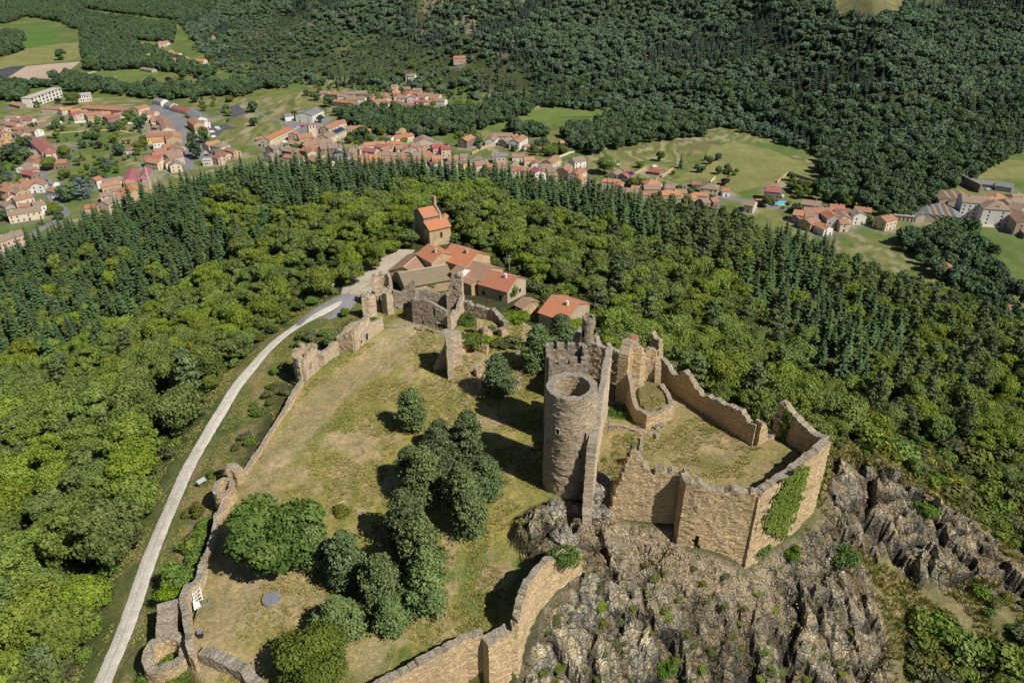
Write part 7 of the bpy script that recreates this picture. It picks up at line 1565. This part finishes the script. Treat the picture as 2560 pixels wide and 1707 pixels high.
MB().prism([(La+2.6*math.cos(t_)*.9, 6.8+2.9*math.sin(t_)) for t_ in np.linspace(-math.pi/2, math.pi/2, 10)], -3, 6.8).build('apse', M['stone'], e)
ap = MB(); pts_ = [(La+3.0*math.cos(t_)*.9, 6.8+3.3*math.sin(t_), 6.8) for t_ in np.linspace(-math.pi/2, math.pi/2, 10)]; ap.add(pts_+[(La-.2, 6.8, 8.9)], [(i, i+1, 10) for i in range(9)]); ap.build('apse_roof', M['tile_orange'], e)
for u, z, w_, h_ in ((La*.55, 2.6, .7, 1.7),):
    o = mkobj('window', MB().box(-w_/2, -.08, 0, w_/2, .05, h_).mesh('window', M['pane']), None, e); o.location = (u, -.02, z)
o = mkobj('door', MB().box(-.6, -.08, 0, .6, .05, 2.3).mesh('door', M['timber_dark']), None, e); o.location = (-.02, 2.2, -.1); o.rotation_euler = (0, 0, math.pi/2)
bt = wall('buttress', 'sloping stone buttress against the left end of the chapel', 'ruin', [(*H('B', 905, 275)[:2], gs(*H('B', 905, 275)[:2])+.8), (*H('B', 938, 262)[:2], gs(*H('B', 938, 262)[:2])+5.5)], 1.2, 'stone_light', rag=.2, seed=101)

# ---------------------------------------------------------------- trees and shrubs inside and around the castle
def big(name, cm, tm, x, y, s, label, sz=1.0, cat='tree', group=None, z=None, rz=None):
    return tree_thing(name, cm, tm, label, cat, group, x, y, (gs(x, y) if z is None else z)-.1, s, rnd.uniform(0, 6.28) if rz is None else rz, s*sz)
DT = trunk_mesh('stout_trunk', M['bark'], 31, 6.2, .42, 7, 3.4, .3); PTT = [trunk_mesh('tall_pine_trunk', M['pinebark'], 32+i, 10.5, .3, 8, 2.2, .2) for i in range(2)]
x, y = T('M', 655, 1292, 0); big('broadleaf_tree', DEEPC, DT, x, y, 1.2, 'large spreading deep green tree beside the left rampart', 1.0)
x, y = T('M', 700, 1235, 0); big('broadleaf_tree', BL[2], BT[0], x, y, .92, 'smaller green tree growing against the back of the large spreading tree', 1.0)
x, y = T('M', 730, 1562, 0); big('oak_tree', OAKC, DT, x, y, .98, 'round dense oak with brown-tinged leaves at the bottom edge', .92)
PL = [(945, 982, .88, .95, 'lone grey-green pine standing in open grass north of the grove'), (950, 1110, .8, .9, 'low spreading pine at the far left of the upper grove'), (1010, 1030, .7, .85, 'small pine peeping behind the left of the upper grove'), (1070, 1070, 1.0, 1.05, 'tallest pine at the top of the grove'), (1010, 1085, .92, 1.0, 'leaning pine left of the tallest one in the grove'), (985, 1150, 1.0, 1.0, 'pine at the left edge of the upper grove'), (1062, 1200, .95, 1.05, 'pine in the middle of the upper grove'), (1118, 1150, .85, .95, 'slender pine at the right edge of the upper grove'), (1082, 1225, .85, .95, 'pine at the lower right end of the upper grove'),
      (935, 1255, .98, 1.05, 'dense pine heading the lower row'), (965, 1340, 1.08, 1.1, 'broad dark pine in the lower row'), (975, 1395, 1.0, 1.0, 'tall dark pine at the right end of the lower row'), (885, 1400, .90, 1.05, 'pine left of the dark pair in the lower row'), (905, 1440, .72, .75, 'short pine at the foot of the lower row'), (795, 1345, .95, 1.05, 'pine crowding the right of the large spreading tree, ivy on its side'), (735, 1300, .80, .95, 'grey pine touching the large spreading tree'), (790, 1455, 1.05, .62, 'low wide pine nearest the oak')]
for i, (mx_, my_, s, sz_, lb) in enumerate(PL):
    x, y = T('M', mx_, my_, 0); big('pine_tree', PNB[i % 5], PTT[i % 2], x, y, s*1.08, lb, sz_*.98)
x, y = T('M', 1148, 905, 0); big('pine_tree', PNB[1], PTT[0], x, y, 1.08, 'broad pine among the inner ruins left of the keep', .85)
x, y = T('M', 1235, 850, 0); big('pine_tree', PNB[2], PTT[1], x, y, 1.12, 'large pine just left of the square keep', .9)
x, y = T('M', 1290, 815, -1); big('pine_tree', PNB[3], PTT[1], x, y, 1.0, 'pine behind the keep under the separate farmhouse', .85)
x, y = T('M', 1325, 770, -2); big('broadleaf_tree', BL[0], BT[0], x, y, .8, 'green tree overhanging the separate farmhouse roof', .8)
x, y = T('B', 1030, 575, -1.5); big('broadleaf_tree', BL[4], BT[0], x, y, .85, 'dark green tree between the gate wall and the mossy barn', .6); x, y = T('B', 930, 560, -1.5); big('broadleaf_tree', BL[1], BT[0], x, y, .72, 'smaller bushy tree left of the one between wall and barn', .7)
x, y = T('B', 1535, 660, -3); big('broadleaf_tree', BL[5], BT[0], x, y, .82, 'dark round tree before the right-hand farm building', .8)
BARE = bare_mesh('bare_crown', plain('grey_twigs', (.30,.27,.25), (.2,.18,.17), 3), 41, 8, 4)
for mx_, my_, s, lb in [(645, 590, .9, 'bare grey dead tree among the green crowns left of the yard'), (1195, 845, .5, 'grey leafless bush left of the keep')]:
    x, y, z = H('M', mx_, my_); mkb = empty('dead_tree', (x, y, z), .3, lb, 'tree'); mkobj('branches', BARE, None, mkb); mkb.scale = (s, s, s)
def bush(fr, px, py, s, label, k=3, sz=.8, z=None, name='bush', mesh=None):
    if z is None: x, y, z = H(fr, px, py)
    else: x, y = T(fr, px, py, z)
    o = tag(mkobj(name, mesh or BU[k], None, None, (x, y, z-.1)), label, 'bush'); o.scale = (s, s, s*sz); o.rotation_euler = (0, 0, rnd.uniform(0, 6)); return o
DENSB = crown_mesh('dense_bush', M['deep'], 520, 1.4, .9, .7, 1400, .17, 14, .42, jit=.14); GRB = crown_mesh('bright_creeper', M['ivy'], 521, 1.5, .8, .6, 1100, .2, 14, .42, jit=.14)
bush('S', 1408, 1398, 1.9, 'rounded green bush crowning the end of the lower rampart', mesh=DENSB, z=5.6, sz=.7)
bush('A', 670, 640, 2.2, 'dark green shrubs filling the corner below the cross wall', mesh=DENSB, z=3.6, sz=.5); bush('A', 720, 655, 1.7, 'lower green shrub beside the flat boulder', mesh=DENSB, z=3.8, sz=.45); bush('A', 620, 830, 1.6, 'shaded shrub behind the high curtain wall', mesh=DENSB, z=2.2, sz=.5); bush('A', 600, 900, 1.4, 'rough shrub at the foot of the cross wall inside the ward', k=0, z=1.8, sz=.5); bush('A', 700, 770, 2.0, 'weedy bank below the footing wall', k=0, z=3.4, sz=.35)
bush('B', 1300, 920, 2.6, 'bright creeper spreading over the inner ruin wall', mesh=GRB, z=2.2, sz=.55); bush('B', 1370, 915, 2.0, 'bright creeper right of the larger patch', mesh=GRB, z=2.0, sz=.55); bush('B', 1330, 955, 1.2, 'small bright creeper tuft under the larger patch', mesh=GRB, z=1.4, sz=.6)
bush('B', 1580, 790, 2.8, 'bright clipped green hedge bush at the end of the dark rampart', mesh=GRB, sz=.6); bush('B', 1620, 780, 2.2, 'second clipped green bush right of the hedge bush', mesh=GRB, sz=.6)
bush('B', 1270, 800, 2.2, 'green brambles right of the lodging', mesh=DENSB, sz=.6); bush('B', 1430, 860, 1.6, 'rough bramble among the brown stubs', k=0, sz=.6); bush('B', 1545, 960, 2.4, 'bramble thicket left of the large pine', k=0, sz=.6); bush('B', 1480, 950, 2.0, 'brown bramble patch on the rubble slope', k=0, sz=.5)
bush('B', 660, 805, 1.6, 'green weeds filling the roofless house', mesh=DENSB, sz=.5); bush('C', 285, 1400, 1.9, 'green shrubs growing inside the ring tower', mesh=DENSB, z=-2.2, sz=.6); bush('C', 310, 1000, 2.1, 'bright ivy mound draped over the rampart above the ring tower', mesh=GRB, z=.6, sz=.8); bush('C', 280, 1070, 1.6, 'bright ivy mound hanging outside the rampart', mesh=GRB, z=.0, sz=.9)
bush('C', 600, 345, .8, 'small ivy tuft on the thick wall stub', mesh=GRB, z=2.6, sz=.6); bush('B', 1790, 600, 2.6, 'pale flowering bush beside the separate farmhouse', k=0, sz=.6); bush('B', 1850, 615, 2.2, 'second pale bush right of the flowering one', k=0, sz=.6)
for i, (px, py, s, k) in enumerate([(765,85,1.3,3),(740,60,.9,3),(745,30,.8,3),(720,240,1.1,3),(700,210,1.2,0),(470,700,1.2,3),(450,760,1.3,3),(425,830,1.4,3),(410,900,1.3,3),(650,270,.9,0),(830,20,1.0,0),(520,420,.9,0),(205,1380,1.2,3),(190,1500,1.3,3),(350,1545,.9,3),(380,640,.9,0)]):
    bush('C', px, py, s, 'small green bush on the bank between track and left rampart', k)['group'] = 'bushes on the bank between track and rampart'
CONE = bush('M', 790, 1180, 1.3, 'low weedy bush right of the large spreading tree', 0)
# scrub tufts on the crag
for i in range(120):
    mx_, my_ = rnd.uniform(1180, 1960), rnd.uniform(1290, 1565); x, y, z = H('M', mx_, my_)
    if sdpoly(np.array([x]), np.array([y]), CLIFF)[0] > -1: continue
    if sdpoly(np.array([x]), np.array([y]), WARD)[0] < 2.5 or y > 90.5: continue
    o = tag(mkobj('crag_shrub', BU[0] if rnd.random() < .8 else BU[2], None, None, (x, y, z-.1)), 'small dry shrub rooted in the rock crag below the fortress', 'shrub', 'dry shrubs on the rock crag'); s = rnd.uniform(.3, .95); o.scale = (s*rnd.uniform(.8, 1.4), s, s*.45); o.rotation_euler = (0, 0, rnd.uniform(0, 6))
for mx_, my_, s, lb in [(1528, 1540, 1.6, 'upright dark green shrub growing at the bottom of the crag'), (1815, 1275, 1.5, 'dark shrub in a cleft right of the front wall'), (1745, 1262, 1.7, 'olive shrub at the foot of the right front wall'), (2120, 1175, 2.2, 'grey-green bush among the right-hand crags'), (1940, 1290, 2.2, 'rounded green tree-bush beside the cliff edge')]:
    bush('M', mx_, my_, s, lb, mesh=DENSB, sz=.9)
# tall grass tufts over green, banks and ward
tg = []
def tufts(n, fn, x0, x1, y0, y1, s0, s1):
    xs_, ys_ = nr.uniform(x0, x1, n), nr.uniform(y0, y1, n); ok = fn(xs_, ys_); xs_, ys_ = xs_[ok], ys_[ok]
    tg.append(np.c_[xs_, ys_, gsurf(xs_, ys_)-.03, nr.uniform(s0, s1, len(xs_))])
tufts(60000, lambda a, b: (sdpoly(a, b, BAILEY) < -1.2) & (fbm(a/5, b/6, 301, 3) > .50) & (dline(a, b, [T('M', *p, 0) for p in [(440,1480),(560,1230),(620,1060),(760,900),(900,800)]]) > 4.5), -60, 20, 60, 180, .22, .6)
tufts(9000, lambda a, b: (sdpoly(a, b, WARD) < -.8) & (fbm(a/4, b/4, 303, 3) > .53), 14, 55, 90, 132, .25, .6)
tufts(40000, lambda a, b: (dline(a, b, ROADW) > 2.2) & (dline(a, b, ROADW) < 13) & (sdpoly(a, b, BAILEY) > 1.5) & (fbm(a/3, b/3, 305, 3) > .50), -75, -20, 60, 190, .2, .5)
tufts(30000, lambda a, b: (sdpoly(a, b, CLIFF) > -2) & (sdpoly(a, b, CRAG) > -4) & (sdpoly(a, b, WARD) > 1) & (fbm(a/4, b/4, 306, 3) > .44), 52, 125, 60, 150, .4, 1.3)
tufts(9000, lambda a, b: (sdpoly(a, b, CLIFF) < 0) & (sdpoly(a, b, WARD) > 1.5) & (fbm(a/2, b/2, 308, 3) > .58), -10, 72, 60, 112, .3, .8)
def tuft_mesh(name, mat, seed):
    rg = np.random.default_rng(seed); V = []; F = []
    for i in range(16):
        a = rg.uniform(0, 6.28); r = rg.uniform(.05, .45); l = rg.uniform(.3, .75); d = np.array([math.cos(a), math.sin(a), 0]); s = np.array([-d[1], d[0], 0])*.07; p = d*r; k = len(V)
        V += [p-s, p+s, p+d*l*.5+s*.2+np.array([0, 0, l]), p+d*l*.5-s*.2+np.array([0, 0, l])]; F.append((k, k+1, k+2, k+3))
    me = npmesh(name, V, F, False, [('tone', 'FACE', 'FLOAT', rg.uniform(.2, .9, len(F)))], mat); return me
M['grassA'] = leafmat('straw_grass', (.22,.19,.055), (.36,.31,.10), (.46,.40,.15), .15, 0); M['grassB'] = leafmat('green_grass', (.14,.155,.038), (.23,.24,.06), (.32,.32,.095), .15, 0)
TG = np.concatenate(tg); scatter('tall_grass', TG, [tuft_mesh('tuft', M['grassA'], 1), tuft_mesh('tuft', M['grassB'], 2), tuft_mesh('tuft', M['grassA'], 3)], 'tufts of tall dry grass across the castle green and banks', 'grass')
# stones and rubble round the ruins
M['rubble'] = plain('rubble', (.42,.34,.25), (.24,.19,.14), 2, .9, .4)
bm = bmesh.new(); bmesh.ops.create_icosphere(bm, subdivisions=1, radius=.3)
for v in bm.verts: v.co *= rnd.uniform(.7, 1.3)
STN = bpy.data.meshes.new('stone'); bm.to_mesh(STN); bm.free(); STN.materials.append(M['rubble'])
tg = []
tufts(7000, lambda a, b: (sdpoly(a, b, CLIFF) < -.3) & (sdpoly(a, b, WARD) > 1.0) & (sdpoly(a, b, WARD) < 9) & (fbm(a/1.5, b/1.5, 310, 3) > .48), 8, 60, 76, 112, .25, .8)
RB = [T('M', *p, 0) for p in [(1075,845),(1130,840),(1210,850),(1230,880),(1180,895),(1100,890)]]
tufts(2500, lambda a, b: (sdpoly(a, b, RB) < 1) & (fbm(a/2, b/2, 311, 3) > .45), -20, 2, 130, 160, .4, 1.6)
scatter('scree', np.concatenate(tg), [STN], 'loose tan rubble and scree lying below the walls', 'rubble')
# pale mowing path already in the ground colour; small things on the green
x, y = T('C', 840, 1103, .35); w_ = empty('well', (x, y, gs(x, y)), .3, 'round stone well covered by a grey iron grate', 'well')
child_keep(mkobj('rim', wall_mesh('rim', circ(x, y, 1.15, gs(x, y)+.55, n=14), .4, M['stone_grey'], closed=True, ds=.3, rag=.08, disp=.05, sub=.4)), w_)
M['iron'] = plain('grey_iron', (.22,.24,.27), (.17,.18,.2), 3, .5)
g = MB()
for i in range(9): g.box(-1.0, -1.0+i*.25-.04, .60, 1.0, -1.0+i*.25+.04, .66)
g.box(-.05, -1.1, .663, .05, 1.1, .70).prism([(1.05*math.cos(t_), 1.05*math.sin(t_)) for t_ in np.linspace(0, 6.283, 19)[:-1]], .50, .58); g.build('grate', M['iron'], w_)
# white siege-engine replica leaning at the rampart
x, y = T('C', 455, 1125, .1); z = gs(x, y); e = empty('trebuchet_model', (x, y, z), .5, 'white-painted timber siege engine lying beside the rampart', 'siege engine')
for a_, b_ in [((-.9,-.6,.12),(.9,-.6,.12)), ((-.9,.6,.12),(.9,.6,.12)), ((-.9,-.6,.12),(-.9,.6,.12)), ((.9,-.6,.12),(.9,.6,.12))]: MB().tube(a_, b_, .09, .09, 5).build('base_beam', M['iron'], e)
for k_ in range(4): MB().tube((-.95, 0.1+k_*.38, .4+.2*k_), (.2, .5+k_*.42, .5+.32*k_), .06, .06, 5).build('rung', M['whitemetal'], e)
MB().tube((-.95, -.1, .2), (-.9, 1.3, 1.5), .08, .08, 5).build('arm', M['whitemetal'], e); MB().tube((.2, .4, .3), (.2, 1.8, 1.7), .08, .08, 5).build('arm', M['whitemetal'], e)
MB().add([(-1.2,-.9,.15),(-.2,-.7,.15),(-.3,.2,.25),(-1.1,.3,.9)], [(0,1,2,3)]).build('sling_cloth', M['whitemetal'], e)
x, y = T('C', 452, 1316, 0); bn = empty('litter_bin', (x, y, gs(x, y)), .2, 'small dark litter bin by the tall leaning wall', 'bin'); MB().box(-.3,-.3,0,.3,.3,.95).build('body', M['c_black'], bn); MB().box(-.34,-.34,.953,.34,.34,1.05).build('lid', M['iron'], bn)
x, y, z = H('C', 458, 472); pn = empty('information_panel', (x, y, z), .9, 'slanted information panel on posts outside the oval tower', 'sign'); [MB().tube((s_*.55,0,-.2),(s_*.55,0,1.0),.06).build('post', M['timber_dark'], pn) for s_ in (-1, 1)]; MB().add([(-.8,-.35,.9),(.8,-.35,.9),(.8,.35,1.35),(-.8,.35,1.35)], [(0,1,2,3)]).build('panel', M['w_grey'], pn)
x, y, z = H('C', 1185, 590); lg_ = tag(MB().tube((0,0,.15),(1.6,1.3,.2),.12,.09,6).build('fallen_log', M['w_beige'], None, (x, y, z)), 'pale fallen branch on the grass right of the spreading tree', 'log')
x, y, z = H('B', 398, 588); sc_ = empty('stone_cross', (x, y, z), .4, 'weathered stone cross on a block beside the lane', 'cross'); MB().box(-.5,-.5,-.2,.5,.5,.6).build('plinth', M['frame'], sc_); MB().box(-.16,-.13,.603,.16,.13,2.3).build('shaft', M['frame'], sc_); MB().box(-.7,-.134,1.55,.7,.134,1.85).build('arms', M['frame'], sc_)
x, y, z = H('B', 565, 425); bc = empty('picnic_table', (x, y, z), .8, 'timber picnic table beside the gravel yard', 'table'); MB().box(-.9,-.4,.72,.9,.4,.8).build('top', M['timber'], bc); [MB().box(-.9,s_*.75-.14,.42,.9,s_*.75+.14,.48).build('seat', M['timber'], bc) for s_ in (-1, 1)]; [MB().box(s_*.6-.05,-.8,0,s_*.6+.05,.8,.415).build('leg', M['timber'], bc) for s_ in (-1, 1)]
railpx('B', [(1170, 1195), (1230, 1205), (1290, 1215), (1330, 1222), (1375, 1210), (1430, 1228), (1480, 1235)], 'dark timber fence under the broad inner pine', mat='timber_dark', name='timber_fence')
railpx('B', [(1545, 1215), (1590, 1170), (1640, 1130)], 'pale timber handrail climbing beside the keep', name='timber_fence')
railpx('B', [(1265, 640), (1310, 648), (1360, 660), (1410, 672), (1450, 668)], 'thin garden fence on the terrace behind the dark rampart', mat='timber_dark', name='timber_fence')
railpx('B', [(1100, 850), (1125, 845), (1150, 838)], 'short timber rail before the cellar arch', mat='timber_dark')
x, y, z = H('B', 1550, 490); z = gs(x, y); e = empty('utility_pole', (x, y, z), 0, 'grey utility pole with crossarm behind the farm', 'pole'); MB().tube((0,0,-.5),(0,0,6.5),.11,.08).build('post', M['w_grey'], e); MB().box(-.8,-.05,6.0,.8,.05,6.1).build('crossarm', M['w_grey'], e); MB().box(.15,-.2,4.8,.5,.2,5.3).build('transformer', M['iron'], e)
x, y, z = H('B', 2328, 400); e = empty('utility_pole', (x, y, z), 0, 'dark utility pole rising from the right-hand wood', 'pole'); MB().tube((0,0,-.5),(0,0,14),.17,.11).build('post', M['timber_dark'], e); MB().box(-1.0,-.06,13,1.0,.06,13.15).build('crossarm', M['timber_dark'], e)
for i, (px_, py_, zz__, s_) in enumerate([(520, 1120, 0, 2.2), (555, 1040, 1, 2.0), (500, 1230, -2, 1.8), (585, 1180, -1, 1.5)]):
    x, y = T('A', px_, py_, zz__); boulder('boulder', x, y, gs(x, y)+.2, s_, 20+i, M['rock'], ['dark rock filling the gap between cross wall and front wall', 'upper dark rock leaning on the cross wall foot', 'lowest dark rock beside the cross wall end', 'small dark rock at the broken end of the front wall'][i], sz=.9)
# isolated roofs on the right flank
for fr, a1, b1, a2, b2, w_, h_, wc_, rc_, lb in [('F', 1945, 818, 1975, 850, 8, 4, 'cream', 'red', 'lone red-roofed house hidden in the right-hand woods'), ('F', 2275, 1035, 2330, 1050, 9, 4, 'pink', 'red', 'pinkish roof low at the right edge among trees')]:
    house(fr, a1, b1, a2, b2, w_, h_+1.5, wc_, rc_, '', label=lb)
# sward around the farm: terraces of grass and shrubs
pts_x, pts_y = jitgrid(-45, 75, 135, 262, 3.4); pz_ = gsurf(pts_x, pts_y); a_, b_, _d = pm(pts_x, pts_y, pz_)
okk = (sdpoly(a_, b_, FARM) < 0) & (sdpoly(pts_x, pts_y, BAILEY) > 3) & (sdpoly(pts_x, pts_y, WARD) > 3) & (dline(pts_x, pts_y, LANE) > 7) & (fbm(pts_x/8, pts_y/8, 320, 3) > .44)
FH = [(o.location.x, o.location.y) for o in COL.objects if o.name.split('.')[0] in ('farmhouse', 'stone_barn', 'chapel', 'outbuilding', 'lean_to', 'porch') and o.parent is None and o.location.y < 300]
for fx0, fy0 in FH: okk &= np.hypot(pts_x-fx0, pts_y-fy0) > 8.5
okk &= sdpoly(pts_x, pts_y, YARD) > 1
okk &= ~((a_ > 800) & (a_ < 960) & (b_ > 540) & (b_ < 700))
SH = np.c_[pts_x, pts_y, pz_-.1, nr.uniform(.6, 2.0, len(pts_x))][okk]
scatter('farm_shrubbery', SH, [BU[2], BU[3], BU[0]], 'shrubs and brambles on the terraces round the farm', 'undergrowth')
